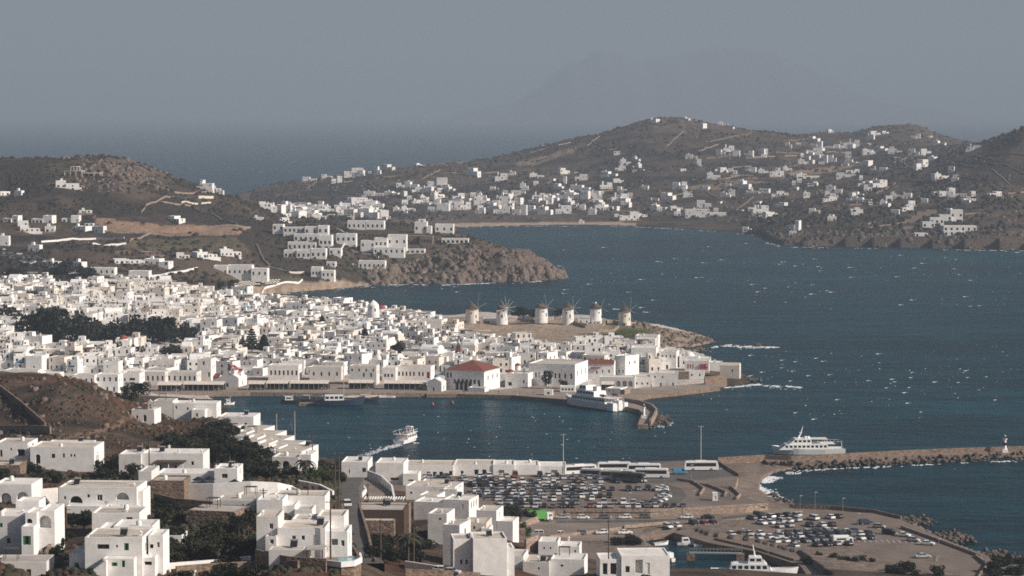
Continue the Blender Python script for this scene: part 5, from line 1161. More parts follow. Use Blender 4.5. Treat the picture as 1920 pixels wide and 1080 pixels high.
# ------------------------------------------------------------------ scrub and stones on the hillsides
def scatter(name, n, pxr, pyr, dmin, dmax, size, m, label, zmin=6, dens=None, seed=0, flat=.6, cone=False):
    r = np.random.RandomState(seed); us = r.uniform((pxr[0]-960)/100, (pxr[1]-960)/100, n); ds = np.exp(r.uniform(math.log(dmin), math.log(dmax), n))
    X = us/(F/100)*ds; fu = (us-GU[0])/(GU[1]-GU[0]); fv = (np.log(ds)*VS-GV[0])/(GV[1]-GV[0]); i = np.clip(fu.astype(int), 0, NU-2); j = np.clip(fv.astype(int), 0, NV-2); a = fu-i; b = fv-j
    z = (Z[j,i]*(1-a)+Z[j,i+1]*a)*(1-b) + (Z[j+1,i]*(1-a)+Z[j+1,i+1]*a)*b
    ppx, ppy = proj(X, ds, z); ok = (z > zmin) & (ppy > pyr[0]) & (ppy < pyr[1])
    if dens is not None: ok &= dens(X, ds, r)
    X, ds, z = X[ok], ds[ok], z[ok]; n = len(X)
    # each clump: a jagged 10-vertex lump
    ang = np.arange(5)*2*math.pi/5; s_ = size*(.5 + r.rand(n)**2*1.3)
    ringlo = np.stack([np.cos(ang), np.sin(ang), -.5*np.ones(5)], 1); ringhi = np.stack([.72*np.cos(ang+.6), .72*np.sin(ang+.6), flat*np.ones(5)], 1); top = np.array([[0, 0, flat*1.35]])
    base = np.concatenate([ringlo, ringhi, top]); Vv = base[None]*s_[:,None,None]*(.7 + .6*r.rand(n, 11, 1)); Vv[:,:,0] += X[:,None]; Vv[:,:,1] += ds[:,None]; Vv[:,:,2] += z[:,None]
    fcs = []
    for q in range(5):
        q2 = (q+1) % 5; fcs += [(q, q2, 5+q), (q2, 5+q2, 5+q), (5+q, 5+q2, 10)]
    fcs = np.array(fcs)[None] + (np.arange(n)*11)[:,None,None]
    o = npmesh(name, Vv.reshape(-1, 3), fcs.reshape(-1, 3), m); tag(o, label, None, None, 'stuff'); return o
dn = lambda s_, t, q=1.0: (lambda X, Y, r: (fbm(X, Y, s_, 3) + .25*(r.rand(len(X))-.5)) > t)
scatter('scrub', 26000, (470, 2100), (215, 470), 2400, 4700, 2.2, 'scrub_far', 'dark scrub bushes dotted over the far hills', 3, dn(70, .50), 1)
scatter('scrub', 9000, (-120, 900), (290, 540), 1680, 2450, 1.5, 'scrub_far', 'dark scrub bushes on the left hill', 5, dn(50, .50), 2)
scatter('stones', 6000, (470, 2100), (215, 470), 2400, 4700, 1.5, 'rock', 'scattered pale rocks on the far hills', 3, dn(90, .53), 3)
scatter('stones', 2200, (60, 340), (290, 360), 1900, 2450, 1.7, 'rock', 'boulders on the rocky left hilltop', 40, lambda X, Y, r: (fbm(X, Y, 40, 3) + .25*(r.rand(len(X))-.5)) > .45 + .35*np.abs((X/Y*F+960-230)/110)**2, 4)
r = random.Random(41); spots = []
for k in range(620):
    a = r.uniform(690, 1062); top_ = np.interp(a, [690, 740, 830, 900, 980, 1062], [512, 500, 470, 462, 476, 518]); b = r.uniform(top_, np.interp(a, [690, 1062], [533, 522]))
    if float(fbm(np.array(a), np.array(b*3), 40, 2)) < .42: continue
    p = hit(a, b, 1880, 2120); spots.append((p.x, p.y + 1.0, ground(p.x, p.y) - .3, r.uniform(1.2, 3.6)*(1.25 if b > 500 else .8)))
o = rocks_mesh('cliff_rocks', spots, 'rock', 9)
co = np.empty(len(o.data.vertices)*3, np.float32); o.data.vertices.foreach_get('co', co); co = co.reshape(-1, 3); zc = co.reshape(-1, 12, 3)[:, :, 2].mean(1) if len(co) % 12 == 0 else None
if zc is not None: co.reshape(-1, 12, 3)[:, :, 2] = zc[:, None] + (co.reshape(-1, 12, 3)[:, :, 2] - zc[:, None])*1.9; o.data.vertices.foreach_set('co', co.ravel()); o.data.update()
tag(o, 'jagged rock faces of the headland cliff', None, None, 'stuff')
scatter('stones', 700, (690, 1080), (450, 535), 1850, 2120, 1.0, 'rock', 'boulders on the headland cliff', 1, dn(30, .45), 5)
scatter('scrub', 2600, (640, 960), (440, 520), 1850, 2200, 1.2, 'leaf_olive', 'low bushes on top of the headland', 8, dn(30, .48), 6)
scatter('stones', 900, (1190, 1345), (600, 650), 1380, 1480, 1.1, 'rock', 'rocks at the tip of the windmill hill', .6, dn(12, .45), 7)
scatter('stones', 700, (1400, 2000), (430, 475), 2300, 2560, 2.2, 'rock_dark', 'dark rocks along the far right shore', .5, None, 8)
# ================================================================== the near hillside: houses
def FHOUSE(label, d, cx, yb, blocks, rz=-.06, wall='plaster', chim=(), name='hillside_villa', extra=None):
    h = PH(name, d, cx, yb, rz, wall)
    for b in blocks:
        x0, x1, yt, y2, dep = b[:5]; kw = dict(b[6]) if len(b) > 6 else {}
        kw.setdefault('skirt', 6); h.blk(x0, x1, yt, y2, dep, ops=b[5], **kw)
    for cx_, cy_, dd in chim:
        p = at(cx_, cy_, d+dd); q = p - h.loc; h.chimney(q.x*h.c + q.y*math.sin(rz), dd + 1.0, q.z, .9, .5)
    if extra: extra(h)
    rr = random.Random(int(cx*7+yb)); big_ = [q for q in h.roofs if abs(q[0][1][0]-q[0][0][0]) > 5]
    for q, _ in big_[:2]:
        (xa, ya, zr), (xb, _, _), (_, yb_, _), _ = q
        t_ = rr.random(); x = rr.uniform(xa+1, xb-1.6); y = rr.uniform(ya+1.2, max(ya+1.3, yb_-1.5)); m_ = MB()
        if t_ < .4:                                        # solar water heater
            m_.raw([(x, y, zr+.2), (x+1.3, y, zr+.2), (x+1.3, y+1.3, zr+1.2), (x, y+1.3, zr+1.2)], [(0,1,2,3)], 'glass'); m_.tube([(x-.05, y+1.4, zr+1.3), (x+1.35, y+1.4, zr+1.3)], .25, 8, 'metal_grey'); m_.box(x, x+.06, y+1.3, y+1.36, zr, zr+1.2, 'metal_grey'); m_.box(x+1.24, x+1.3, y+1.3, y+1.36, zr, zr+1.2, 'metal_grey'); h.add('solar_heater', m_)
        elif t_ < .65: m_.lathe([(.5, zr), (.52, zr+.9), (.2, zr+1.1)], 10, x, y, 'plaster_grey'); h.add('water_tank', m_)
        elif t_ < .85:
            m_.tube([(x, y, zr), (x, y, zr+2.6)], .035, 4, 'metal_grey')
            for kk in range(4): m_.box(x-.5+.08*kk, x+.5-.08*kk, y-.02, y+.02, zr+2.5-.18*kk, zr+2.53-.18*kk, 'metal_grey')
            h.add('antenna', m_)
        else:
            m_.box(x-1.4, x+1.2, y-.9, y+1.0, zr+2.1, zr+2.2, 'thatch')
            for sx in (-1.3, 1.1):
                for sy in (-.8, .9): m_.box(x+sx-.05, x+sx+.05, y+sy-.05, y+sy+.05, zr, zr+2.097, 'wood_dark')
            h.add('pergola', m_)
    return h.done(label, 'house', 'white houses on the near hillside')
def loc_(h, px, py, dd=0.0): p = at(px, py, h.d+dd) - h.loc; return p.x, dd, p.z
def railing(h, x0, x1, y0, dd, n=8, hh=.9):
    a = loc_(h, x0, y0, dd); b = loc_(h, x1, y0, dd); m = MB('metal_grey'); m.tube([(a[0], dd, a[2]+hh), (b[0], dd, b[2]+hh)], .05, 4); m.tube([(a[0], dd, a[2]+hh*.5), (b[0], dd, b[2]+hh*.5)], .035, 4)
    for k in range(n+1): x = a[0]+(b[0]-a[0])*k/n; m.box(x-.04, x+.04, dd-.04, dd+.04, a[2], a[2]+hh)
    h.add('railing', m)

# upper left long house
FHOUSE('long white house with a dark arched door below the brown hill', 680, 118, 880, [
  (56, 178, 838, 880, 12, [(70.5, 861, 9, 18, 'Ak'), (100, 855, 7, 8, 'wk'), (120, 854, 4, 8, 'wk'), (134, 854, 3.4, 5, 'wk'), (140.5, 854, 3.4, 5, 'wk')], {'rops': [(.3, .5, 1.0, 1.4, 'wk')], 'roof': 'roof_beige'}),
  (66, 150, 831, 848, 7, [], {'dd': 12.5, 'roof': 'roof_grey'}), (178.2, 184, 852, 868, 5, [], {'dd': 2, 'roof': 'roof_white'})], chim=[(60, 838, 3)])
FHOUSE('white house with a deep shaded porch at the left edge', 684, 24, 868, [
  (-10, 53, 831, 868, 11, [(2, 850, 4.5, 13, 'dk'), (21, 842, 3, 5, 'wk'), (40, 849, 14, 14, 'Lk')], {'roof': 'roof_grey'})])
FHOUSE('low beige-roofed outbuilding at the left edge below the porch house', 655, 14, 893, [(-20, 38, 872, 893, 9, [], {'roof': 'roof_beige', 'wall': 'stone_brown'})], 0, 'stone_brown', name='outbuilding')
FHOUSE('two-arched white terrace house at the left edge', 565, 28, 945, [
  (-12, 60, 908, 945, 10, [(11, 935, 20, 22, 'Aw'), (43, 932, 23, 20, 'Aw')], {'roof': 'roof_white'})])
FHOUSE('broad white house with two arched loggias and a roof terrace railing', 560, 188, 966, [
  (109, 258, 914, 966, 11, [(121, 934, 4, 6, 'wk'), (142, 937, 25, 14, 'Ak'), (166, 930, 5, 6, 'wk'), (187, 933, 11, 12, 'ww'), (231, 930, 25, 14, 'Aw')], {'rops': [(.4, .5, 1.1, 1.4, 'wk')], 'roof': 'roof_beige', 'par': .25}),
  (258.2, 267, 920, 966, 8, [], {'dd': 1.5, 'roof': 'roof_white'}), (128, 265, 949, 970, 2.2, [(207, 955, 9, 6, 'wn'), (224, 955, 7, 5, 'wk')], {'dd': -2.3, 'roof': 'roof_white', 'par': .2})], chim=[(250, 914, 4)], extra=lambda h: railing(h, 116, 233, 913, 6.5, 14))
def stairs_f3(h):
    a = loc_(h, 31, 1050, -3); b = loc_(h, 64, 1023, -3); h.stairs(a[0], b[0], -3.2, -1.6, a[2], b[2], 10)
FHOUSE('grey-white house with green doors and two arched porches at lower left', 495, 50, 1052, [
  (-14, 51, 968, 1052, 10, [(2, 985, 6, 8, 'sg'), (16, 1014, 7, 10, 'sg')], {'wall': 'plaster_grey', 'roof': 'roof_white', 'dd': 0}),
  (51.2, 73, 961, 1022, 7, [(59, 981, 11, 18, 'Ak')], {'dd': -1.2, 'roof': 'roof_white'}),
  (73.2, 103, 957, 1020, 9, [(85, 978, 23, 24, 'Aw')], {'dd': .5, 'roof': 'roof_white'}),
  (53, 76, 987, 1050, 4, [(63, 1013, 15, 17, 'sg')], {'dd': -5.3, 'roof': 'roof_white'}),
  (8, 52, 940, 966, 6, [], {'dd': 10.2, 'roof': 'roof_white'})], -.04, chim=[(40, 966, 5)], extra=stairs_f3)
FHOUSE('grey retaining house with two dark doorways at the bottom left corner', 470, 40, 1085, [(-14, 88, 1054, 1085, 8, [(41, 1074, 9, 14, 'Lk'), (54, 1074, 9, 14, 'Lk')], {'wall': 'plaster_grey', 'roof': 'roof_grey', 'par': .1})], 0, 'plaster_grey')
FHOUSE('large white house with green shutters at the bottom of the picture', 470, 215, 1084, [
  (159, 268, 1008, 1084, 11, [(194, 1025, 23, 9, 'wk'), (220, 1024, 3.6, 5, 'wk'), (238, 1025, 9, 14, 'sg'), ], {'rops': [(.3, .6, 1.0, 1.5, 'wk'), (.7, .3, 1.0, 1.5, 'wk')], 'roof': 'roof_beige', 'par': .2}),
  (126, 158.8, 1040, 1084, 9, [(140, 1063, 8, 15, 'dg')], {'dd': 1.5, 'roof': 'roof_white'}),
  (193, 267, 986, 1008, 8, [(219, 999, 10, 4, 'wk'), (252, 999, 11, 6, 'wk')], {'dd': 11.2, 'roof': 'roof_white'}),
  (165, 192.8, 990, 1008, 7, [(182, 999, 3, 5, 'wk')], {'dd': 11.5, 'roof': 'roof_white'}),
  (272, 300, 1003, 1034, 7, [(278, 1024, 7, 8, 'Lk'), (291, 1021, 5, 10, 'ww')], {'dd': 4, 'roof': 'roof_white'}),
  (199, 258, 1048, 1084, 3.0, [(204, 1060, 5, 7, 'wk'), (221, 1058, 11, 7, 'sg'), (238, 1057, 6, 13, 'sg')], {'dd': -3.2, 'roof': 'roof_white', 'par': .1}),
  (268.3, 290, 1045, 1084, 7, [(277, 1056, 14, 7, 'Lk')], {'dd': 1, 'roof': 'roof_white'})], -.03, chim=[(262, 1006, 2)],
  extra=lambda h: (h.stairs(loc_(h, 160, 1080, -6)[0], loc_(h, 199, 1080, -6)[0], -4.8, -3.3, loc_(h, 160, 1080, -4)[2], loc_(h, 160, 1050, -4)[2], 10), railing(h, 163, 230, 1008, .3, 10, .5)))
FHOUSE('white house with a brown roof terrace behind the green-shuttered house', 515, 222, 990, [
  (172, 262, 962, 990, 9, [(243, 972, 12, 5, 'Lk')], {'roof': 'roof_grey'}), (176, 210, 953, 964, 6, [], {'dd': 9.2, 'roof': 'roof_white'})], -.03, chim=[(235, 964, 3), (205, 955, 10)])
# house right of these
def canopy_f6(h):
    a = loc_(h, 290, 867, -4); b = loc_(h, 347, 867, -4); m = MB('wood_dark'); m.box(a[0], b[0], -5, -.02, a[2]-.1, a[2]+.12)
    for x in (a[0]+.2, (a[0]+b[0])/2, b[0]-.2): m.box(x-.1, x+.1, -4.9, -4.7, a[2]-3.2, a[2]-.103, 'plaster')
    h.add('canopy', m)
FHOUSE('long white house with urn-like chimneys and a dark canopy', 665, 305, 892, [
  (224, 266, 852, 892, 9, [], {'roof': 'roof_white', 'dd': -1.5, 'wall': 'plaster_grey'}), (266.3, 382, 850, 890, 10, [(300, 876, 5, 9, 'dk'), (330, 876, 5, 7, 'wk'), (362, 868, 5, 7, 'wk')], {'roof': 'roof_white'})], -.05, chim=[(268, 850, 1), (300, 850, 5), (334, 850, 2), (377, 850, 1), (316, 842, 9)], extra=canopy_f6)
FHOUSE('white terrace house behind black umbrellas', 625, 385, 925, [
  (290, 402, 888, 925, 9, [(345, 899, 6, 9, 'wk')], {'roof': 'roof_white', 'dd': 2}), (402.3, 446, 878, 925, 9, [(422, 892, 11, 8, 'wn')], {'roof': 'roof_white', 'rops': [(.5, .7, 1.0, 1.2, 'wk')]})], -.05, chim=[(435, 878, 3), (443, 880, 1), (404, 880, 3)])
FHOUSE('dark brown stone house with one white wall left of the umbrella terrace', 600, 300, 935, [
  (283, 346, 901, 935, 9, [], {'roof': 'roof_grey', 'wall': 'stone_brown'}), (258, 282.7, 884, 935, 10, [(270, 915, 4, 6, 'wk')], {'roof': 'roof_grey', 'dd': 1})], -.05, 'plaster_grey', name='stone_house')
wall_line('terrace_wall', None, 2.2, .5, 'plaster', 'long white terrace wall running right below the black umbrellas', wp=[at(a, b, dd) for a, b, dd in ((338, 925, 606), (400, 924, 604), (470, 920, 604), (520, 922, 606), (548, 928, 610))], base=4)
slab_pts = [(338, 905, 618), (470, 903, 617), (545, 908, 622), (546, 926, 611), (470, 918, 605), (340, 923, 607)]
m = MB('paving'); q = [at(*a) for a in slab_pts]; m.prism([(p.x, p.y) for p in q], q[0].z-4, min(p.z for p in q), 'plaster', 'paving'); struct(m.build('umbrella_terrace'))
zt = min(p.z for p in q)
um = MB('black_paint', 'pole_wood'); um.lathe([(1.55, 2.15), (.8, 2.5), (.05, 2.95)], 8, m='black_paint', smooth=False); um.tube([(0,0,-.05),(0,0,2.9)], .06, 5, 'pole_wood'); BU = um.mesh('umbrella')
for i, (a, b) in enumerate(((372, 907), (381, 914), (393, 906), (413, 919), (440, 912))):
    p = onz(a, b+9, zt); o = link('umbrella', BU, None, p); tag(o, 'black sun umbrella, %s from the left on the white terrace' % ordn(i+1), 'umbrella', 'black terrace umbrellas')
FHOUSE('small white house with a curved parapet below the terrace', 560, 440, 962, [
  (401, 478, 938, 962, 8, [(440, 950, 6, 6, 'wk'), (456, 948, 4, 6, 'wk'), (466, 948, 4, 6, 'wk')], {'roof': 'roof_grey'}), (425, 476, 930, 942, 7, [], {'dd': 8.3, 'roof': 'roof_beige'})], -.12, 'plaster_grey')
FHOUSE('white house with sloping stepped walls beside the road', 555, 520, 968, [
  (481, 530, 937, 968, 8, [], {'roof': 'roof_white'}), (530.3, 552, 948, 968, 8, [], {'dd': 1, 'roof': 'roof_white'}), (500, 600, 930, 952, 9, [], {'dd': 8.5, 'roof': 'roof_beige'}), (552.3, 585, 955, 972, 7, [], {'dd': .5, 'roof': 'roof_grey'})], -.05, chim=[(520, 937, 2), (560, 930, 12)])
FHOUSE('low stone building with a flat roof in the dark garden', 545, 395, 992, [(350, 442, 958, 992, 9, [], {'roof': 'roof_grey', 'par': .1, 'dd': 0})], -.25, 'stone_brown', name='stone_building')
FHOUSE('small white outhouse in the dark garden', 500, 315, 1040, [(298, 342, 1004, 1040, 6, [(308, 1020, 8, 14, 'Lk'), (332, 1022, 9, 16, 'Lk')], {'roof': 'roof_white'})], -.05, name='outbuilding')
# pool house
def pool_extra(h):
    a = loc_(h, 577, 1030, -7); b = loc_(h, 608, 1030, -7); m = MB('roof_grey'); m.box(a[0], b[0]+.3, -8, -3.2, a[2], a[2]+.18)
    for x in (a[0]+.2, b[0]): m.box(x-.12, x+.12, -7.9, -7.7, a[2]-2.6, a[2]-.003, 'wood_dark')
    h.add('porch_roof', m); railing(h, 577, 620, 1034, -.9, 8)
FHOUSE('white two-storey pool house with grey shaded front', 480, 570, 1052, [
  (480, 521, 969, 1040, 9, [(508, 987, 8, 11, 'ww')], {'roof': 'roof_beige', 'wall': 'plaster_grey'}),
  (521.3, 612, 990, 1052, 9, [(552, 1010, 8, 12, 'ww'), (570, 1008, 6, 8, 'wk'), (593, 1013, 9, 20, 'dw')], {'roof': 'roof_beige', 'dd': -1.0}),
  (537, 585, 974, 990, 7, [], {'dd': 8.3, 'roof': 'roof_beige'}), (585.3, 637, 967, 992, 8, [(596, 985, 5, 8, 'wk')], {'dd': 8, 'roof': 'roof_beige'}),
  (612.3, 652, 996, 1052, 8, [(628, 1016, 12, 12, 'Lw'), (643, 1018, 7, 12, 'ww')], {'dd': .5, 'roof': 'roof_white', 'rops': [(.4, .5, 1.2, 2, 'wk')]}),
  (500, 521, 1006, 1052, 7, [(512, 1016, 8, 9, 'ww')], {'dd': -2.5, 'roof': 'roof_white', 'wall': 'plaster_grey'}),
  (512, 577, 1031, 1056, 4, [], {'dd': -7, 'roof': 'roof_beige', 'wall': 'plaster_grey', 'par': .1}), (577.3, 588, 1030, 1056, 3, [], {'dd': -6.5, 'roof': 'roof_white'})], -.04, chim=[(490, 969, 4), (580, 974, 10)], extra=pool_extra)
pw = [at(a, b, dd) for a, b, dd in ((610, 1057, 473), (640, 1060, 471), (664, 1058, 472), (678, 1050, 476), (676, 1040, 482), (640, 1040, 482), (612, 1042, 480))]
zp = min(p.z for p in pw); pw = [onz(a, b, zp) for a, b in ((608, 1056), (640, 1060), (664, 1058), (677, 1051), (674, 1043), (640, 1041), (612, 1043))]
m = MB('stone_brown'); m.prism([(p.x, p.y) for p in pw], zp-5, zp, 'stone_brown', 'paving'); o = struct(m.build('pool_terrace'))
m = MB('pool_water'); m.face([(p.x, p.y, zp+.06) for p in [onz(a, b, zp) for a, b in ((634, 1054), (666, 1054), (672, 1048), (645, 1046), (634, 1047))]]); o = m.build('swimming_pool'); tag(o, 'small turquoise swimming pool on the curved terrace', 'swimming pool')
wall_line('pool_wall', None, .7, .35, 'plaster', 'curved white parapet around the swimming pool', wp=[onz(a, b, zp) for a, b in ((612, 1057), (640, 1060.5), (664, 1058.5), (677.5, 1051.5), (675, 1043))], base=.3)
# stacked roofs going down to the sea
FHOUSE('white house with a blue door topping the row of stepped roofs', 820, 443, 804, [(409, 476, 781, 804, 11, [(440, 797, 12, 7, 'Lk'), (461, 797, 5, 9, 'db')], {'roof': 'roof_white'})], -.1, chim=[(450, 781, 3), (425, 781, 5)])
for x0, x1, yt, d, lab in ((398, 486, 808, 790, 'first'), (420, 508, 818, 770, 'second'), (440, 522, 828, 750, 'third'), (462, 545, 838, 728, 'fourth'), (480, 566, 846, 706, 'fifth')):
    FHOUSE('long low white terrace house, %s below the blue-doored house' % lab, d, (x0+x1)/2, yt+14, [(x0, x1, yt, yt+14, 16, [], {'roof': 'roof_beige', 'par': .25, 'skirt': 6}), (x0+6, x0+30, yt-6, yt, 8, [], {'dd': 6, 'roof': 'roof_beige'})], -.22, chim=[(x1-14, yt, 6), (x0+20, yt, 12)])
FHOUSE('white house with a dark arched window at the end of the stepped roofs', 662, 545, 884, [(510, 560, 857, 884, 9, [(520, 871, 4, 7, 'wk'), (536, 872, 14, 16, 'Ak')], {'roof': 'roof_beige', 'wall': 'plaster_grey'}), (560.3, 583, 852, 884, 9, [], {'dd': .5, 'roof': 'roof_white'})], -.12, chim=[(512, 850, 8), (575, 852, 2)])
FHOUSE('grey-white old house with a long white wing by the harbour water', 890, 345, 792, [(287, 324, 752, 792, 9, [], {'roof': 'roof_grey', 'wall': 'plaster_grey'}), (325, 407, 756, 796, 9, [(330, 764, 4, 6, 'ww'), (352, 766, 4, 5, 'wk')], {'roof': 'roof_white', 'rops': [(.5, .6, 1, 1.2, 'wk')]}), (365, 390, 768, 800, 5, [(375, 778, 4, 7, 'dk')], {'dd': -5.2, 'roof': 'roof_white'})], -.06, chim=[(355, 755, 3)])
h = PH('chapel', 865, 268, 800, -.15); X0, X1, z0, z1 = h.blk(246, 290, 768, 800, 8, ops=[(272, 784, 6, 13, 'aw'), (257, 782, 4, 6, 'wk')], roof='roof_white', skirt=5); bell_gable(h, (282-268)*h.k, .2, z1, 1.6, 2.6); h.blk(262, 276, 757, 768, 5, dd=2, roof='roof_beige', wall='stone_brown'); h.done('small white chapel with a bell gable below the brown hill', 'chapel')
# central white cluster
FHOUSE('stepped white house at the top of the central cluster', 745, 808, 940, [(760, 854, 912, 940, 11, [(770, 925, 4, 5, 'wk')], {'roof': 'roof_beige', 'rops': [(.3, .5, 1, 1.5, 'wk'), (.6, .5, 1, 1.5, 'wk')]}), (768, 812, 905, 914, 8, [], {'dd': 11.3, 'roof': 'roof_beige'}), (835, 862, 916, 944, 8, [], {'dd': -3, 'roof': 'roof_white'})], -.2, chim=[(800, 912, 3), (845, 912, 4)])
FHOUSE('wide white terraced house in the middle of the central cluster', 700, 826, 972, [(775, 830, 942, 972, 10, [], {'roof': 'roof_white', 'wall': 'plaster_grey'}), (830.3, 880, 936, 975, 10, [(868, 948, 4, 9, 'dw')], {'roof': 'roof_white', 'rops': [(.25, .55, .8, 1.8, 'wk'), (.5, .55, .8, 1.8, 'wk'), (.75, .55, .8, 1.8, 'wk')]}), (765, 800, 930, 944, 8, [], {'dd': 10.3, 'roof': 'roof_beige'})], -.25, chim=[(805, 942, 3), (860, 936, 3)])
FHOUSE('plain white cube house at the right of the central cluster', 680, 913, 998, [(893, 931, 957, 998, 9, [], {'roof': 'roof_beige', 'rops': [(.5, .55, 1, 1.6, 'wk')]}), (931.5, 962, 976, 1002, 8, [], {'dd': 0, 'roof': 'roof_white'})], -.2, chim=[(905, 957, 3)])
FHOUSE('white two-storey house with a small dark window above the palm', 645, 820, 1020, [(802, 838, 963, 1020, 9, [(825, 973, 5, 4, 'wk')], {'roof': 'roof_grey'})], -.2, chim=[(826, 963, 3)])
FHOUSE('white house with an arched side window in the central cluster', 650, 890, 1012, [(868, 912, 980, 1012, 9, [(875, 991, 9, 9, 'Aw'), (889, 989, 4, 6, 'wk')], {'roof': 'roof_beige', 'wall': 'plaster_cream'}), (905, 920, 990, 1010, 6, [], {'dd': -2, 'roof': 'roof_beige'})], -.15)
FHOUSE('tall narrow white house right of the palm', 615, 850, 1062, [(830, 862, 984, 1062, 9, [], {'roof': 'roof_grey', 'rops': [(.5, .7, 1, 1.5, 'wk')]})], -.28, chim=[(845, 984, 3)])
FHOUSE('large plain white block house near the bottom centre', 590, 905, 1078, [(887, 951, 1010, 1078, 10, [], {'roof': 'roof_beige', 'rops': [(.5, .6, 1, 1.5, 'wk')]}), (851, 886.5, 1010, 1078, 8, [(879, 1023, 3, 5, 'wk'), (866, 1053, 4, 9, 'wk'), (876, 1053, 4, 9, 'wk')], {'dd': 2, 'roof': 'roof_grey'}), (951.5, 966, 1028, 1078, 7, [], {'dd': 1, 'roof': 'roof_white'})], .10, chim=[(885, 1010, 2), (915, 1008, 6), (923, 1008, 6)])
FHOUSE('group of low white cubes left of the marina', 660, 1050, 1046, [(1009, 1046, 1016, 1046, 8, [(1020, 1028, 3, 4, 'wk'), (1032, 1028, 3, 4, 'wk')], {'roof': 'roof_white'}), (1047, 1086, 1024, 1048, 8, [(1078, 1033, 3, 5, 'wk')], {'dd': 1, 'roof': 'roof_white'})], -.1, chim=[(1066, 1014, 4)])
FHOUSE('low white house with a flat beige roof at the bottom centre', 612, 1030, 1084, [(980, 1030, 1054, 1084, 10, [(1010, 1066, 3, 5, 'wk')], {'roof': 'roof_beige', 'wall': 'plaster_grey'}), (1030.5, 1094, 1048, 1084, 9, [(1052, 1060, 5, 4, 'wk')], {'roof': 'roof_white', 'dd': 2}), (950, 979.5, 1044, 1084, 10, [], {'dd': 2, 'roof': 'roof_beige'})], -.12, chim=[(1007, 1052, 2)])
FHOUSE('modern white box house with dark balcony at the bottom right of centre', 600, 1195, 1090, [(1124, 1164, 1048, 1090, 9, [(1134, 1066, 9, 22, 'Lk'), (1150, 1066, 12, 22, 'Lk')], {'roof': 'roof_white'}), (1164.3, 1256, 1042, 1090, 11, [(1176, 1067, 8, 12, 'wk'), (1198, 1062, 14, 26, 'Lw'), (1214, 1066, 8, 22, 'dw')], {'dd': -.5, 'roof': 'roof_white', 'par': .2, 'rops': [(.5, .4, 1.5, 2, 'wk')]})], .06)
FHOUSE('white villa corner with small stairs at the bottom edge', 470, 330, 1092, [(340, 366, 1072, 1092, 6, [], {'roof': 'roof_white'})], 0)
# dark roofed building by the road and striped pergola
FHOUSE('long dark stone building with a pale roof strip beside the road', 625, 712, 1000, [(668, 758, 956, 1000, 9, [(690, 986, 12, 12, 'Lk'), (735, 986, 14, 12, 'Lk')], {'roof': 'roof_grey', 'wall': 'wood_dark', 'par': .1}), (666, 760, 946, 958, 6, [], {'dd': 9.3, 'roof': 'roof_grey', 'wall': 'stone_brown'}), (682, 742, 976, 988, 3.5, [], {'dd': -3.7, 'roof': 'roof_beige', 'par': .05})], -.05, 'stone_brown', name='stone_building')
p = at(720, 946, 668); k = 668/F; o = empty('pergola', p, -.05); tag(o, 'white striped pergola over the curved ramp', 'pergola')
for q in range(16):
    b = MB('plaster'); x = (-37 + 4.9*q)*k; b.box(x, x+.28, -2.2, 2.2, 1.6, 1.85); b.build('slat', o)
for x in (-37, 0, 37):
    b = MB('plaster'); b.box(x*k-.15, x*k+.15, -2, -1.7, -4, 1.597); b.build('post', o)
# ferry terminal on the old port quay
FHOUSE('white block with a dark square window at the left of the port terminal', 880, 668, 902, [(640, 690, 866, 902, 14, [(656, 884, 4, 6, 'wk'), (683, 881, 7, 8, 'wk')], {'roof': 'roof_white'})], -.06, name='port_building')
FHOUSE('big plain white block of the port terminal with a low opening', 862, 731, 908, [(704, 757, 868, 908, 13, [(716, 898, 9, 4, 'Lk'), (740, 898, 16, 5, 'Lk')], {'roof': 'roof_white', 'rops': [(.5, .3, 2, 2, 'wk')]}), (690, 704, 880, 908, 8, [], {'dd': 2, 'roof': 'roof_white'}), (757.3, 786, 888, 908, 8, [(772, 900, 10, 3, 'wk')], {'dd': -2, 'roof': 'roof_white'})], -.08, name='port_building')
FHOUSE('long white port terminal with open porticoes beside the car park', 884, 840, 898, [(758, 850, 873, 898, 14, [(803, 890, 7, 11, 'Lk'), (815, 890, 7, 11, 'Lk'), (827, 890, 7, 11, 'Lk'), (845, 887, 6, 8, 'wk')], {'roof': 'roof_beige'}), (850.3, 924, 871, 896, 14, [(866, 887, 5, 9, 'Lk'), (893, 885, 8, 10, 'Lk'), (908, 885, 8, 10, 'Lk')], {'dd': 2, 'roof': 'roof_beige'})], -.04, name='port_terminal')
FHOUSE('low white stepped hall closing the car park towards the sea', 885, 990, 892, [(924, 964, 871, 892, 12, [(940, 884, 10, 6, 'Lw')], {'roof': 'roof_white'}), (964.3, 1010, 872, 892, 12, [], {'dd': 1, 'roof': 'roof_white'}), (1010.3, 1062, 874, 892, 12, [(1040, 884, 12, 6, 'Lw')], {'dd': 2, 'roof': 'roof_white'})], 0, name='port_terminal')

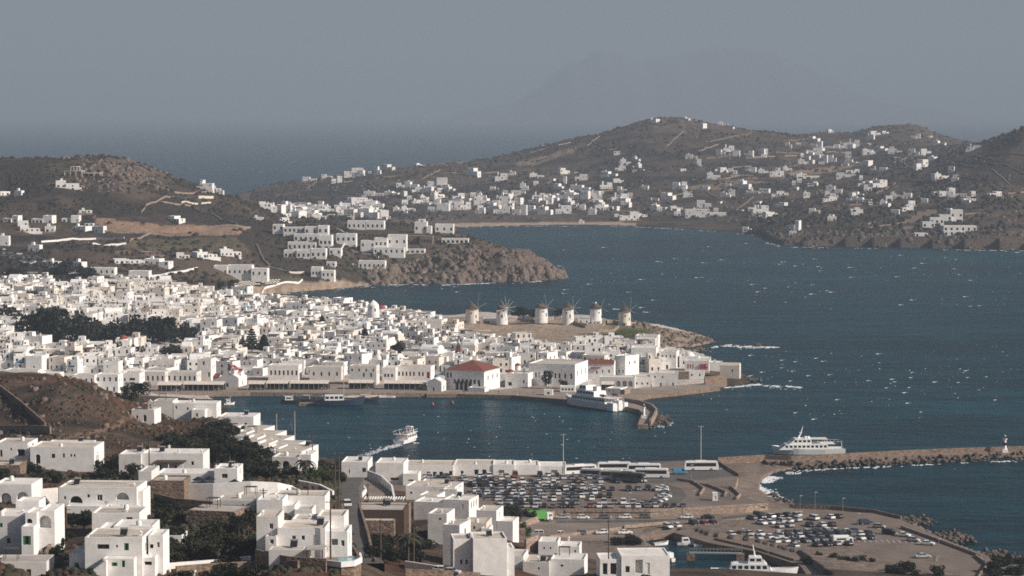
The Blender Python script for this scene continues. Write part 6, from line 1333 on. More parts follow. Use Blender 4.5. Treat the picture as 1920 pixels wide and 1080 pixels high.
# ------------------------------------------------------------------ roads, walls and terraces of the near slope
def road(name, pxd, w, m='asphalt', lift=.25):
    pts_ = [at(*a) for a in pxd]; mb = MB(m); V = []; n_ = len(pts_); fine = []
    for a, b in zip(pts_, pts_[1:]):
        for t in range(6): fine.append(a.lerp(b, t/6))
    fine.append(pts_[-1]); n_ = len(fine)
    for i, p in enumerate(fine):
        t = fine[min(i+1, n_-1)] - fine[max(i-1, 0)]; nn = Vector((-t.y, t.x, 0)).normalized()
        z = max(p.z, ground(p.x, p.y) + lift)
        for off in (-w/2, w/2): V.append((p.x+nn.x*off, p.y+nn.y*off, z))
        for off in (w/2, -w/2): V.append((p.x+nn.x*off, p.y+nn.y*off, z-4))
    mb.raw(V, [(i*4+k, (i+1)*4+k, (i+1)*4+(k+1)%4, i*4+(k+1)%4) for i in range(n_-1) for k in range(4)], m); return struct(mb.build(name))
road('hill_road', [(690, 1085, 505), (672, 1040, 535), (655, 985, 575), (650, 950, 605), (648, 915, 650), (660, 895, 720)], 6.5)
road('ramp_road', [(720, 948, 680), (712, 925, 720), (690, 908, 770), (668, 898, 800)], 7, 'concrete')
for pts_, hh, m_, lab in (([(672,1085,510),(662,1040,540),(645,985,580),(640,955,605)], .9, 'stone_brown', 'dark stone wall on the left side of the hill road'), ([(705,1085,508),(700,1060,530),(690,1010,560),(676,965,600),(668,930,650)], 1.6, 'stone_brown', 'dark stone wall on the right side of the hill road'), ([(740,950,690),(735,925,730),(715,905,780),(690,895,815)], 2.2, 'plaster', 'curved white ramp wall beside the port block'), ([(678,950,690),(686,925,730),(672,908,780)], 1.2, 'plaster', 'low white wall on the left of the curved ramp'),
    ([(0,868,700),(60,860,715),(110,862,720)], 1.5, 'stone_dry', 'dry stone wall above the porch house'), ([(0,812,770),(60,812,760),(95,812,750)], 2.0, 'stone_dry', 'long pale dry stone wall across the brown slope'), ([(0,738,830),(40,762,810),(85,808,765)], 1.4, 'stone_brown', 'dark diagonal dry stone wall on the brown hill'), ([(290,945,590),(330,955,580),(400,962,575)], 2.5, 'stone_brown', 'dark garden wall below the stone house'), ([(330,1076,470),(400,1070,474),(480,1066,478),(560,1072,470)], 1.4, 'stone_brown', 'dark stone wall along the bottom lane'), ([(480,1050,478),(540,1064,472),(612,1068,470)], 2.0, 'stone_brown', 'curved stone wall below the pool house'), ([(84,1052,490),(98,1030,497),(112,1012,505)], 1.6, 'stone_brown', 'sloping brown stone stair wall beside the green-doored house'), ([(760,1075,560),(830,1078,562),(900,1082,566)], 1.0, 'stone_brown', 'low dark wall along the bottom of the lane'), ([(950,1015,690),(985,1012,690)], 3.0, 'stone_pale', 'pale stone wall between the white cubes'), ([(548,930,608),(570,942,598),(592,957,588)], 1.1, 'plaster', 'sloping white wall stepping down beside the hill road'), ([(560,925,620),(600,930,618),(625,938,612)], 1.0, 'plaster', 'low white wall left of the hill road bend'), ([(60,940,572),(85,938,574),(108,936,576)], 2.6, 'plaster_grey', 'grey-white garden wall between the two arched houses'), ([(290,1066,478),(340,1062,480),(420,1056,484),(470,1050,486)], .8, 'plaster', 'low white path wall through the dark garden'), ([(760,1060,575),(800,1066,572),(850,1074,568)], 1.0, 'plaster_grey', 'grey lane wall left of the parked white car'), ([(985,1030,660),(1008,1020,665)], 2.5, 'stone_pale', 'sloping stone wall beside the low white cubes')):
    wall_line('stone_wall', None, hh, .5, m_, lab, wp=[(lambda p: Vector((p.x, p.y, max(p.z, ground(p.x, p.y)))))(at(*a)) for a in pts_], base=3)
# ================================================================== the old port: squares, walls, breakwater
slab('port_square', [(786,902),(800,893),(1062,889),(1210,877),(1345,866),(1356,875),(1384,893),(1378,915),(1402,934),(1440,945),(1400,950),(1330,953),(1220,957),(1040,957),(962,984),(905,982),(862,955)], 4.4, 'car_park', 'stone_pale', 7)
slab('street', [(905,985),(962,983),(1040,966),(1220,966),(1330,962),(1480,952),(1505,957),(1440,966),(1340,978),(1250,980),(1165,988),(1030,1004),(950,1004)], 2.5, 'concrete', 'stone_pale', 6)
slab('lower_street', [(930,1014),(950,1003),(1030,1003),(1165,990),(1240,982),(1340,981),(1335,994),(1250,1000),(1196,1006),(1192,1014),(1010,1014)], 1.5, 'concrete', 'stone_brown', 6)
slab('lower_car_park', [(1262,998),(1300,986),(1345,979),(1440,965),(1505,956),(1640,962),(1690,974),(1722,990),(1790,1019),(1850,1041),(1930,1072),(1990,1110),(1990,1140),(1560,1140),(1500,1060),(1420,1034),(1330,1018)], 2.0, 'car_park', 'stone_brown', 6)
def sheet(name, pxs, z, m):
    mb = MB(m); mb.face([onz(a, b, z) for a, b in pxs], m); return struct(mb.build(name))
sheet('ring_road', [(1250,907),(1277,916),(1288,930),(1274,942),(1246,951),(1225,954),(1246,944),(1262,931),(1257,918),(1238,909)], 4.404, 'asphalt')
sheet('coach_yard', [(1090,901),(1232,894),(1340,871),(1352,876),(1378,892),(1300,902),(1236,906)], 4.404, 'asphalt')
sheet('street_asphalt', [(1040,976),(1230,974),(1340,971),(1440,960),(1436,964),(1340,976),(1230,979),(1045,981)], 2.504, 'asphalt')
# painted bay lines on the lower car park
ln = MB('white_paint')
for i in range(22):
    a = onz(1500+i*11, 1012+.2*i, 2.0); ln.box(a.x-.06, a.x+.06, a.y-2.4, a.y+2.4, 2.004, 2.008)
struct(ln.build('bay_markings'))
for pts_, z, hh, m_, lab in (([(1345,867),(1357,875),(1386,893)], 4.4, .9, 'stone_brown', 'dark sea wall sloping down to the sandy cove'), ([(1270,900),(1300,905),(1320,918),(1312,930)], 4.4, .8, 'stone_pale', 'curved kerb wall of the inner ramp'), ([(1300,908),(1330,912),(1362,925),(1358,932)], 4.4, .8, 'stone_pale', 'curved middle wall of the port ramp'), ([(1340,915),(1372,916),(1388,930),(1380,937)], 4.4, .8, 'stone_pale', 'outer curved wall above the cove'), ([(1060,957),(1220,957),(1320,953),(1440,946)], 4.4, .5, 'stone_pale', 'long stone parapet of the upper car park'), ([(1170,988),(1250,980),(1340,978)], 2.5, .5, 'stone_pale', 'stone parapet above the lower street'), ([(1480,950),(1560,953),(1640,961),(1690,973)], 2.0, .9, 'stone_brown', 'dark sea wall behind the lower car park'), ([(1690,990),(1760,1015),(1840,1045)], 2.0, .8, 'stone_pale', 'pale sea wall along the rocks at lower right'), ([(1830,1044),(1850,1060),(1835,1085)], 2.0, .8, 'stone_pale', 'curved pale wall at the lower right corner'), ([(1340,1012),(1420,1030),(1490,1052)], 2.0, .6, 'stone_brown', 'dark kerb wall along the marina')):
    wall_line('stone_wall', None, hh, .5, m_, lab, wp=[onz(a, b, z) for a, b in pts_], base=.5)
# breakwater
nearl = [(1440,879),(1490,881),(1560,878),(1650,873),(1750,868),(1885,863),(1990,860)]
NB = [onz(a, b, 0) for a, b in nearl]
m = MB('concrete'); poly = [(p.x, p.y+7) for p in NB] + [(p.x, p.y+14) for p in NB[::-1]]; m.prism(poly, -3, 1.7, 'stone_brown', 'concrete'); struct(m.build('breakwater'))
m = MB('stone_pale'); wp_ = [Vector((p.x, p.y+13.2, 1.7)) for p in NB]; q = onz(1345, 866, 1.7); wall_line('breakwater_wall', None, 1.6, .9, 'stone_brown', 'long stone wall on top of the breakwater, shade put into its brown', wp=[Vector((q.x, q.y, 1.7))] + wp_, base=4)  # browner stone carries the shade of the wall's near face
r = random.Random(3); spots = []
for a, b in zip(NB, NB[1:]):
    n_ = int((b-a).length*2.6)
    for k in range(n_):
        t = r.random(); p = a.lerp(b, t); f = r.random(); spots.append((p.x, p.y + 8*f, -.4 + 2.1*f + r.uniform(-.2, .3), r.uniform(.7, 1.25)))
o = rocks_mesh('breakwater_rocks', spots, 'rock_dark', 2); tag(o, 'dark boulders piled along the breakwater', None, None, 'stuff')
spots = []
for (a, b, z, n_, sx, sy, s_) in ((1240,788,0,110,16,9,1.1),(1225,797,0,45,12,4,1.0),(1700,980,0,160,40,8,1.2),(1780,1012,0,130,40,10,1.2),(1860,1046,0,120,45,10,1.2),(1420,649,-.3,14,9,2,1.8),(1385,651,-.5,8,10,1.5,1.3),(1405,713,0,40,22,4,1.2),(1350,720,0,30,35,3,.9),(1450,932,0,26,16,6,.7),(1470,942,0,30,15,4,.8),(1300,655,0,30,30,5,1.3),(1545,466,0,8,40,2,2.2),(900,741,-.3,60,60,2.2,.8)):
    for k in range(n_):
        p = onz(a + r.gauss(0, sx*.5), b + r.gauss(0, sy*.5), z); spots.append((p.x, p.y, z + r.uniform(-.2, .8), r.uniform(.5, 1.1)*s_))
o = rocks_mesh('shore_rocks', spots, 'rock_dark', 5); tag(o, 'brown rocks along the shores and the pier tip', None, None, 'stuff')
# lighthouses
def beacon(px, py, z, hpx, label, bands):
    p = onz(px, py, z); k = p.y/F; H = hpx*k; o = empty('lighthouse', p); tag(o, label, 'lighthouse')
    b = MB('plaster'); b.box(-H*.16, H*.16, -H*.16, H*.16, -.3, H*.18); b.build('base', o)
    b = MB('plaster'); b.lathe([(H*.10, H*.183), (H*.075, H*.72)], 12, m='plaster'); b.build('tower', o)
    if bands:
        b = MB('black_paint'); b.lathe([(H*.096, H*.38), (H*.089, H*.55)], 12, m='black_paint'); b.build('band', o)
    b = MB('plaster'); b.lathe([(H*.13, H*.723), (H*.13, H*.76)], 12, m='plaster'); b.build('gallery', o)
    b = MB('glass', 'metal_grey'); b.lathe([(H*.06, H*.763), (H*.06, H*.88)], 8, m='glass'); b.lathe([(H*.08, H*.883), (.02, H)], 8, m='metal_grey'); b.build('lantern', o)
beacon(1884, 848, 1.7, 34, 'small black and white banded lighthouse at the end of the breakwater', True)
beacon(1207, 784, 1.8, 28, 'small white lighthouse on the curved pier', False)
# kiosk on the quay and round pump house
h = PH('kiosk', 1150, 1030, 741, -.1); h.d = onz(1030, 741, 1.6).y; h.loc = onz(1030, 741, 1.6); h.k = h.d/F; h.blk(1020, 1036, 731, 741, 3, ops=[(1028, 737, 5, 4, 'wk')], roof='roof_white', skirt=.2); h.done('small white kiosk on the edge of the quay', 'kiosk')
h = PH('ticket_office', 1150, 1066, 735, -.1); h.loc = onz(1066, 735, 1.6); h.d = h.loc.y; h.k = h.d/F; h.blk(1050, 1078, 724, 735, 4, ops=row(1055, 1073, 4, 730, 4, 4, 'wb'), roof='roof_white', skirt=.2); h.done('low white ticket office left of the moored ferry', 'ticket office')
h = PH('guard_hut', 900, 1341, 936, 0); h.loc = onz(1341, 939, 4.4); h.d = h.loc.y; h.k = h.d/F; h.blk(1336, 1346, 924, 939, 2, ops=[(1341, 933, 4, 7, 'dw')], roof='roof_white', skirt=.1); h.done('narrow white hut on the port ramp', 'hut')
# footbridge to the marina
p = onz(1342, 1036, 2.2); o = empty('footbridge', p, -.1); tag(o, 'grey metal footbridge across the marina basin', 'footbridge')
b = MB('metal_grey'); b.box(-7.5, 7.5, -1, 1, -.25, 0); b.build('deck', o)
for sy in (-1, 1):
    b = MB('metal_grey'); b.tube([(-7.5, sy, 1), (7.5, sy, 1)], .06, 4)
    for k in range(16): b.box(-7.5+k-.03, -7.5+k+.03, sy-.03, sy+.03, .003, 1)
    b.build('railing', o)
for x in (-7, 7):
    b = MB('stone_brown'); b.box(x-1.1, x+1.1, -1.4, 1.4, -4, -.253); b.build('pier', o)

# ------------------------------------------------------------------ parked cars
r = random.Random(21); COLW = ['white']*9 + ['silver']*6 + ['grey']*6 + ['black']*8 + ['navy blue']*2 + ['red'] + ['beige']
def car_row(a, b, z, phrase, group, across=True, skip=.1, step=2.75, ang=0.0, wheels=True):
    A_, B_ = onz(*a, z), onz(*b, z); L_ = (B_-A_).length; n_ = max(1, int(L_/step)); base = math.atan2(B_.y-A_.y, B_.x-A_.x); i = 0
    for k in range(n_):
        if r.random() < skip: continue
        i += 1; p = A_.lerp(B_, (k+.5)/n_); p.x += r.uniform(-.25, .25); p.y += r.uniform(-.9, .9)
        rz = base + (math.pi/2 + ang if across else 0) + r.gauss(0, .05) + (math.pi if r.random() < .5 else 0)
        sh = r.choice(['hatchback']*6 + ['saloon']*2 + ['off-roader']*3 + (['van'] if r.random() < .6 else ['hatchback'])); co = r.choice(COLW)
        car(Vector((p.x, p.y, z)), rz, sh, co, '%s %s, %s from the left %s' % (co, sh, ordn(i), phrase), group, wheels)
UP = [((797,897),(1052,893)),((815,901.5),(1195,897)),((840,908),(1215,904)),((848,912.5),(1045,911)),((930,917),(1135,916)),((880,922.5),(1240,919)),((872,927.5),(1140,927)),((890,934),(1150,933)),((905,939),(1120,938.5)),((930,945.5),(1195,945)),((925,952),(1290,951))]
for i, (a, b) in enumerate(UP): car_row(a, b, 4.4, 'in the %s row of the upper car park' % (ORD[i+1] if i else 'farthest'), 'cars in the upper car park', wheels=i > 7, skip=.16, step=2.85)
car_row((1195,950), (1243,938), 4.4, 'at the right bend of the upper car park', 'cars in the upper car park'); car_row((1246,936), (1240,915), 4.4, 'along the right edge of the upper car park', 'cars in the upper car park')
car_row((1036,972.5), (1345,972), 2.5, 'on the street below the upper car park', 'cars on the port street', False, .12, 6.3)
car_row((985,1006), (1190,1000), 1.5, 'on the lower street by the marina wall', 'cars on the port street', False, .1, 5.6)
LOW = [((1225,990),(1345,984)),((1400,974),(1500,967)),((1420,983),(1580,971)),((1450,988.5),(1570,986)),((1362,1005),(1610,998)),((1395,1011),(1640,1004)),((1445,1018),(1640,1011)),((1480,1027),(1600,1021))]
for i, (a, b) in enumerate(LOW): car_row(a, b, 2.0, 'in the %s row of the lower car park' % (ORD[i+1] if i else 'farthest'), 'cars in the lower car park', skip=.15, step=2.9, ang=.15)
for a, b, sh, co, rz, lab in ((1693,1006,'saloon','white',-.5,'white saloon leading the cars along the right sea wall'), (1712,1015,'hatchback','silver',-.5,'silver hatchback between white cars along the right sea wall'), (1738,1022,'saloon','white',-.3,'white saloon last along the right sea wall'), (1668,1002,'off-roader','black',-.5,'black off-roader first along the right sea wall'), (1730,1046,'saloon','silver',.1,'lone silver saloon on the empty lower square'), (1606,1056,'van','black',1.2,'black van standing alone beside the shrubs'), (1570,1050,'hatchback','grey',.2,'grey hatchback beside the shrubs at the bottom'), (1622,983,'off-roader','navy blue',.4,'navy blue off-roader at the corner of the lower car park'), (1648,990,'hatchback','beige',-.4,'beige hatchback near the rocks')):
    car(onz(a, b, 2.0), rz, sh, co, lab, 'cars in the lower car park')
p = at(650, 952, 602); p.z = max(p.z, ground(p.x, p.y)) + .28; car(p, 1.75, 'off-roader', 'white', 'white car driving up the hill road', 'cars on the hill road')
p = at(828, 1074, 566); p.z = max(p.z, ground(p.x, p.y)) + .1; car(p, -.3, 'hatchback', 'white', 'white car parked at the bottom of the lane', 'cars on the hill road'); p = at(845, 1077, 564); p.z = max(p.z, ground(p.x, p.y)) + .1; car(p, -.3, 'saloon', 'silver', 'silver car parked behind the white car at the bottom lane', 'cars on the hill road')
car(onz(1275, 889, 4.4), .1, 'van', 'bright blue', 'bright blue van beside the rightmost coach', 'vans in the port')
# camper and green truck
p = onz(1580, 1021, 2.0); o = empty('camper_van', p, .1); tag(o, 'white high-roofed camper van in the lower car park', 'camper van')
b = MB('white_paint'); b.profile([(-1.05, .4), (1.05, .4), (1.05, 2.5), (.8, 2.75), (-.8, 2.75), (-1.05, 2.5)], -2.9, 1.7, 'white_paint'); b.profile([(-1.0, .4), (1.0, .4), (1.0, 1.3), (.85, 2.1), (-.85, 2.1), (-1.0, 1.3)], 1.703, 2.9, 'white_paint'); b.build('body', o)
g = MB('glass'); g.box(2.75, 2.92, -.8, .8, 1.35, 1.95); g.box(-2.0, .8, -1.07, -1.04, 1.5, 2.0); g.box(-2.0, .8, 1.04, 1.07, 1.5, 2.0); g.box(1.9, 2.6, -1.02, -.9, 1.35, 1.9); g.build('windows', o)
for x in (-1.8, 2.0):
    for sy in (-.95, .95): link('wheel', WHEEL, o, (x, sy, .36), 0, (1.15, 1.2, 1.15))
mat('truck_green', (.09, .30, .07), .6)
p = onz(1010, 978, 2.5); o = empty('lorry', p, .35); tag(o, 'bright green box lorry parked below the upper car park', 'lorry')
b = MB('truck_green'); b.box(-3.6, 2.2, -1.2, 1.2, 1.0, 3.4); b.build('cargo_box', o)
b = MB('black_paint'); b.box(-3.64, -3.603, -1.15, 1.15, 1.05, 3.35); b.build('rear_door', o)
b = MB('white_paint'); b.box(2.4, 4.2, -1.15, 1.15, .6, 2.7); b.build('cab', o); g = MB('glass'); g.box(4.17, 4.22, -1.0, 1.0, 1.6, 2.4); g.box(2.9, 4.0, -1.17, -1.1, 1.6, 2.3); g.build('windows', o)
for x in (-2.4, 3.2):
    for sy in (-1.05, 1.05): link('wheel', WHEEL, o, (x, sy, .48), 0, (1.5, 1.6, 1.5))
BUS = [(1087,889,.35,'white coach leftmost of the coaches by the quay','white_paint'),(1120,897,-.32,'long dark windowed coach angled in front of the leftmost coach','white_paint'),(1152,884,.06,'large white coach standing highest behind the others','white_paint'),(1157,900,-.30,'grey coach angled in front of the large white coach','plaster_grey'),(1178,903,-.35,'dark grey coach nearest to the parked cars','car_grey'),(1208,887,.0,'white coach half hidden behind the rightmost parked coach','white_paint'),(1222,896,-.08,'white coach with its end towards the ramp','white_paint'),(1315,882,.03,'lone white coach parked at the right against the wall','white_paint')]
for a, b, rz, lab, co in BUS: bus(onz(a, b, 4.4), rz, lab, co)

# masts, lamp posts, utility poles
def pole(p, H, label, rad=.14, m='pole_wood', arms=1, cat='utility pole', name='utility_pole', grp=None):
    b = MB(m); b.tube([(0,0,-1.2),(0,0,H)], [rad, rad*.65], 6); o = b.build(name, None, p); tag(o, label, cat, grp)
    for k in range(arms):
        c_ = MB(m); c_.box(-.9, .9, -.06, .06, H-.5-.8*k, H-.38-.8*k)
        for x in (-.8, 0, .8): c_.box(x-.04, x+.04, -.04, .04, H-.377-.8*k, H-.2-.8*k, 'plaster_grey')
        c_.build('crossarm', o)
    return o
for px, yt, yb, z, lab in ((1056, 812, 893, 4.4, 'tall pale floodlight mast at the end of the terminal'), (1314, 797, 872, 4.4, 'tall pale floodlight mast behind the lone coach')):
    p = onz(px, yb, z); o = pole(p, (yb-yt)*p.y/F, lab, .2, 'pole_pale', 1, 'light mast', 'light_mast', 'floodlight masts')
LP_ = [(1025,960,4.4),(1093,962,4.4),(1180,960,4.4),(1300,956,4.4),(1350,912,4.4),(1401,900,4.4),(1296,905,4.4),(1246,925,4.4),(1500,965,2),(1580,970,2),(1646,1030,2),(1682,1040,2),(1609,1000,2),(1391,1030,2),(1528,958,2),(1063,1000,2.5),(1030,1003,2.5),(1440,1040,2),(1760,1050,2)]
for i, (a, b, z) in enumerate(sorted(LP_)):
    o = pole(onz(a, b, z), 6.0, 'thin grey lamp post, %s from the left in the port' % ordn(i+1), .08, 'metal_grey', 0, 'lamp post', 'lamp_post', 'lamp posts of the port'); c_ = MB('plaster_grey'); c_.box(-.1, .75, -.12, .12, 5.9, 6.03); c_.build('lamp_head', o)
for px, yt, yb, d, lab in ((636,845,985,565,'tallest dark pole beside the hill road'),(629,870,975,575,'dark pole left of the tallest pole by the hill road'),(620,935,1058,478,'dark pole in front of the pool house'),(1141,972,1090,600,'dark pole in front of the modern box house'),(776,985,1078,585,'thin pole left of the tall narrow house'),(714,972,1085,540,'dark pole beside the long stone building'),(494,915,965,560,'dark pole behind the stepped walls house'),(280,826,895,650,'dark pole in front of the urn chimneys'),(124,778,862,705,'dark pole below the brown hill'),(125,950,1030,520,'dark pole left of the green-shuttered house'),(586,815,872,700,'dark pole at the end of the stepped roofs'),(484,780,825,840,'dark pole above the stepped roofs'),(657,870,915,720,'pale pole by the port block'),(690,905,965,640,'short pole right of the hill road')):
    p = at(px, yb, d); pole(p, (yb-yt)*d/F, lab, .21, 'pole_wood' if 'pale' not in lab else 'pole_pale', 1, 'utility pole', 'utility_pole', 'wooden utility poles')

# ------------------------------------------------------------------ boats
def hull(L, B, H, m='white_paint', stripe=None, bow=1.0, deckm='plaster_grey', transom=.85):
    mb = MB(m); N = 14; rows_ = []
    for i in range(N+1):
        t = i/N; x = -L/2 + L*t
        w = B/2*(transom + (1-transom)*min(1, t*3.5)) if t < .3 else B/2*(1 - max(0, (t-.55)/.45)**2.3)
        w = max(w, .03); z = H*(1 + .45*bow*max(0, (t-.45)/.55)**2); xo = L*.05*bow*max(0, (t-.7)/.3)
        rows_.append([(x - xo*1.5, -w*.35, -.6), (x - xo*.6, -w*.88, .15*H), (x, -w, z), (x, w, z), (x - xo*.6, w*.88, .15*H), (x - xo*.6 - xo*.9, w*.35, -.6)])
    V = [p for q in rows_ for p in q]
    for i in range(N):
        for k in range(6):
            if k == 2: continue
            mm = stripe if stripe and k in (0, 4, 5) else m
            mb.raw([V[i*6+k], V[(i+1)*6+k], V[(i+1)*6+(k+1)%6], V[i*6+(k+1)%6]], [(0,1,2,3)], mm, False)
    mb.face(rows_[0], m); dk = MB(deckm)
    for i in range(N): dk.face([(rows_[i][2][0], rows_[i][2][1]*.97, rows_[i][2][2]-.12*H), (rows_[i+1][2][0], rows_[i+1][2][1]*.97, rows_[i+1][2][2]-.12*H), (rows_[i+1][3][0], rows_[i+1][3][1]*.97, rows_[i+1][3][2]-.12*H), (rows_[i][3][0], rows_[i][3][1]*.97, rows_[i][3][2]-.12*H)], deckm)
    return mb, dk
def deckhouse(o, x0, x1, hw, z0, z1, name='cabin', m='white_paint', rake=.5, win=True, n=1):
    b = MB(m); b.raw([(x0,-hw,z0),(x1,-hw,z0),(x1,hw,z0),(x0,hw,z0),(x0+rake*.3,-hw*.96,z1),(x1-rake,-hw*.96,z1),(x1-rake,hw*.96,z1),(x0+rake*.3,hw*.96,z1)], [(0,1,5,4),(1,2,6,5),(2,3,7,6),(3,0,4,7),(4,5,6,7)], m); c_ = b.build(name, o)
    if win:
        n_ = max(1, int((x1-x0)/1.9)); zz0, zz1 = z0 + (z1-z0)*.42, z0 + (z1-z0)*.82
        for sy in (-1, 1):
            g = MB('glass')
            for k in range(n_):
                a = x0 + (x1-x0-rake)*(k+.14)/n_ + rake*.3; e = x0 + (x1-x0-rake)*(k+.88)/n_ + rake*.2; g.box(a, e, sy*hw*.985-.03, sy*hw*.985+.03, zz0, zz1)
            q = g.build('window_band', c_); q['kind'] = 'stuff'
        g = MB('glass'); g.face([(x1-rake*.42+.03, -hw*.8, zz0), (x1-rake*.42+.03, hw*.8, zz0), (x1-rake*.82+.03, hw*.8, zz1), (x1-rake*.82+.03, -hw*.8, zz1)]); g.build('windscreen', c_)
    return c_
def rails(o, x0, x1, hw, z, hh=1.0):
    b = MB('white_paint')
    for sy in (-1, 1):
        b.tube([(x0, sy*hw, z+hh), (x1, sy*hw, z+hh)], .05, 4); n_ = int(abs(x1-x0)/1.5)+1
        for k in range(n_+1): x = x0+(x1-x0)*k/n_; b.box(x-.03, x+.03, sy*hw-.03, sy*hw+.03, z, z+hh)
    b.build('railing', o)
# moored ferry at the curved pier
pb, ps = onz(1060, 757, 0), onz(1162, 771, 0); c0 = (pb+ps)/2; L = (pb-ps).length; o = empty('moored_ferry', (c0.x, c0.y, 0), math.atan2(pb.y-ps.y, pb.x-ps.x)); tag(o, 'white passenger ferry moored stern-out at the curved pier', 'ferry')
hu, dk = hull(L, 9, 3.0, 'white_paint', 'plaster_grey', 1.2); hu.build('hull', o); dk.build('deck', o)
deckhouse(o, -L*.36, L*.28, 4.0, 2.7, 5.2, 'main_cabin', rake=1.5); deckhouse(o, -L*.15, L*.20, 3.5, 5.203, 7.5, 'upper_cabin', rake=1.5); deckhouse(o, L*.02, L*.17, 2.8, 7.503, 9.6, 'bridge', rake=1.2)
b = MB('plaster_grey'); b.box(-L*.42, -L*.15, -4.0, 4.0, 5.206, 5.3); b.build('sun_deck', o); rails(o, -L*.42, -L*.15, 3.9, 5.3); rails(o, L*.28, L*.46, 2.0, 3.4)
for sy in (-1, 1):
    b = MB('white_paint', 'car_red'); b.tube([(-L*.36, sy*3.2, 6.3), (-L*.30, sy*3.2, 6.2), (-L*.24, sy*3.2, 6.3)], [.3, .7, .3], 8, 'car_red'); b.build('lifeboat', o)
for y in (-3.2, 0, 3.2):
    b = MB('white_paint'); b.box(-L*.5-.5, -L*.40, y-1.0, y+1.0, .3, 4.6 if y == 0 else 3.6); b.build('stern_block', o)
b = MB('white_paint'); b.tube([(L*.08, 0, 9.6), (L*.05, 0, 13.5)], [.3, .12], 6); b.box(L*.055, L*.075, -1.6, 1.6, 11.5, 11.7); b.build('mast', o); b = MB('white_paint'); b.box(-L*.12, -L*.05, -1.2, 1.2, 7.503, 9.4); b.build('funnel', o)
# ferry behind the breakwater
p1_, p2_ = onz(1443, 858, 0), onz(1583, 856, 0); d_ = 967; A_ = at(1446, 850, d_); B_ = at(1583, 850, d_); L = (B_-A_).length; o = empty('fast_ferry', ((A_.x+B_.x)/2, d_, 0), math.pi + .06); o.scale = (1, 1, .84); tag(o, 'white fast ferry with tilted mast lying behind the breakwater', 'ferry')
hu, dk = hull(L, 8, 2.8, 'white_paint', 'navy_paint', 1.1); hu.build('hull', o); dk.build('deck', o)
deckhouse(o, -L*.28, L*.42, 3.5, 2.5, 4.9, 'main_cabin', rake=3.0); b = MB('glass')
deckhouse(o, -L*.05, L*.28, 3.0, 4.903, 7.2, 'bridge', rake=2.5); b = MB('white_paint'); b.box(-L*.36, -L*.05, -3.3, 3.3, 4.906, 5.05); b.build('sun_deck', o); rails(o, -L*.44, -L*.06, 3.2, 5.05); b = MB('canvas'); b.box(-L*.26, -L*.02, -2.8, 2.8, 7.0, 7.15)
for x in (-.25, -.12, -.03):
    for sy in (-2.7, 2.7): b.box(L*x-.05, L*x+.05, sy-.05, sy+.05, 5.05, 6.997, 'white_paint')
b.build('awning', o); b = MB('white_paint'); b.tube([(L*.14, 0, 7.1), (L*.10, 0, 9.3), (L*.07, 0, 12.6)], [.5, .3, .1], 7); b.box(L*.09, L*.115, -1.5, 1.5, 9.5, 9.7); b.build('mast', o)
for x in (.0, .04): b = MB('plaster'); b.lathe([(.6, 7.2), (.75, 7.6), (.5, 8.1), (.02, 8.3)], 10, L*x, .6, 'plaster'); b.build('radome', o)
b = MB('metal_grey'); b.tube([(-L*.46, 1, 2.6), (-L*.46, 1, 6.0), (-L*.43, 1, 6.9)], .12, 6); b.build('crane', o)
# tour boat with its wake
p = onz(763, 829, 0); hd = 1.22; o = empty('tour_boat', p, hd); tag(o, 'small white tour boat crossing the harbour with a wake', 'boat')
hu, dk = hull(17, 5.4, 1.7, 'white_paint', 'red_paint', .9); hu.build('hull', o); dk.build('deck', o); deckhouse(o, -5.5, 4.5, 2.6, 1.4, 3.7, 'cabin', rake=1.4); b = MB('white_paint'); b.box(-7.4, 4.2, -2.8, 2.8, 3.703, 3.85); b.build('upper_deck', o); rails(o, -7.3, 4.0, 2.7, 3.85); deckhouse(o, 1.4, 4.0, 1.3, 3.853, 5.9, 'wheelhouse', rake=.6)
b = MB('people'); rr_ = random.Random(2)
for k in range(26): x, y = rr_.uniform(-7, 1), rr_.uniform(-2.3, 2.3); b.box(x-.22, x+.22, y-.2, y+.2, 3.86, 4.9 + rr_.uniform(-.1, .2), rr_.choice(['people', 'skin', 'white_paint', 'navy_paint']))
q = b.build('passengers', o); q['kind'] = 'stuff'
# wooden caiques and small boats in the inner harbour
def small_boat(px, py, L, rz, label, m='black_paint', cabin=True, mast=0, name='fishing_boat', B=None):
    p = onz(px, py, 0); o = empty(name, p, rz); tag(o, label, 'boat', 'boats in the harbour'); H_ = L*.11 + .25
    hu, dk = hull(L, B or L*.3, H_, m, None, 1.3, 'wood_brown', .6); hu.build('hull', o); dk.build('deck', o)
    if cabin: deckhouse(o, -L*.30, L*.08, L*.09 + .25, H_*.85, H_*.85 + 1.0 + L*.07, 'cabin', rake=.4)
    if mast:
        b = MB('pole_pale'); b.tube([(L*.08, 0, .3), (L*.08, 0, mast)], [.2, .11], 6); b.build('mast', o)
        b = MB('metal_grey'); b.tube([(L*.08, 0, mast*.97), (L*.49, 0, H_*1.4)], .025, 3); b.tube([(L*.08, 0, mast*.97), (-L*.48, 0, H_)], .025, 3); b.build('rigging', o)
        b = MB('canvas'); b.tube([(L*.06, 0, H_+1.6), (-L*.35, 0, H_+1.7)], .16, 6); b.build('furled_sail', o)
    return o
small_boat(637, 761, 22, .12, 'dark hulled wooden excursion boat with a white deckhouse and mast', 'navy_paint', True, 18, 'excursion_boat', 5.6); small_boat(546, 755, 9, .1, 'dark fishing boat with a wheelhouse left of the excursion boat', 'black_paint', True, 4); small_boat(578, 752, 7, .2, 'small dark boat beside the wooden jetty', 'black_paint', False, 3); small_boat(690, 752, 10, .25, 'black boat right of the excursion boat', 'black_paint', False, 5)
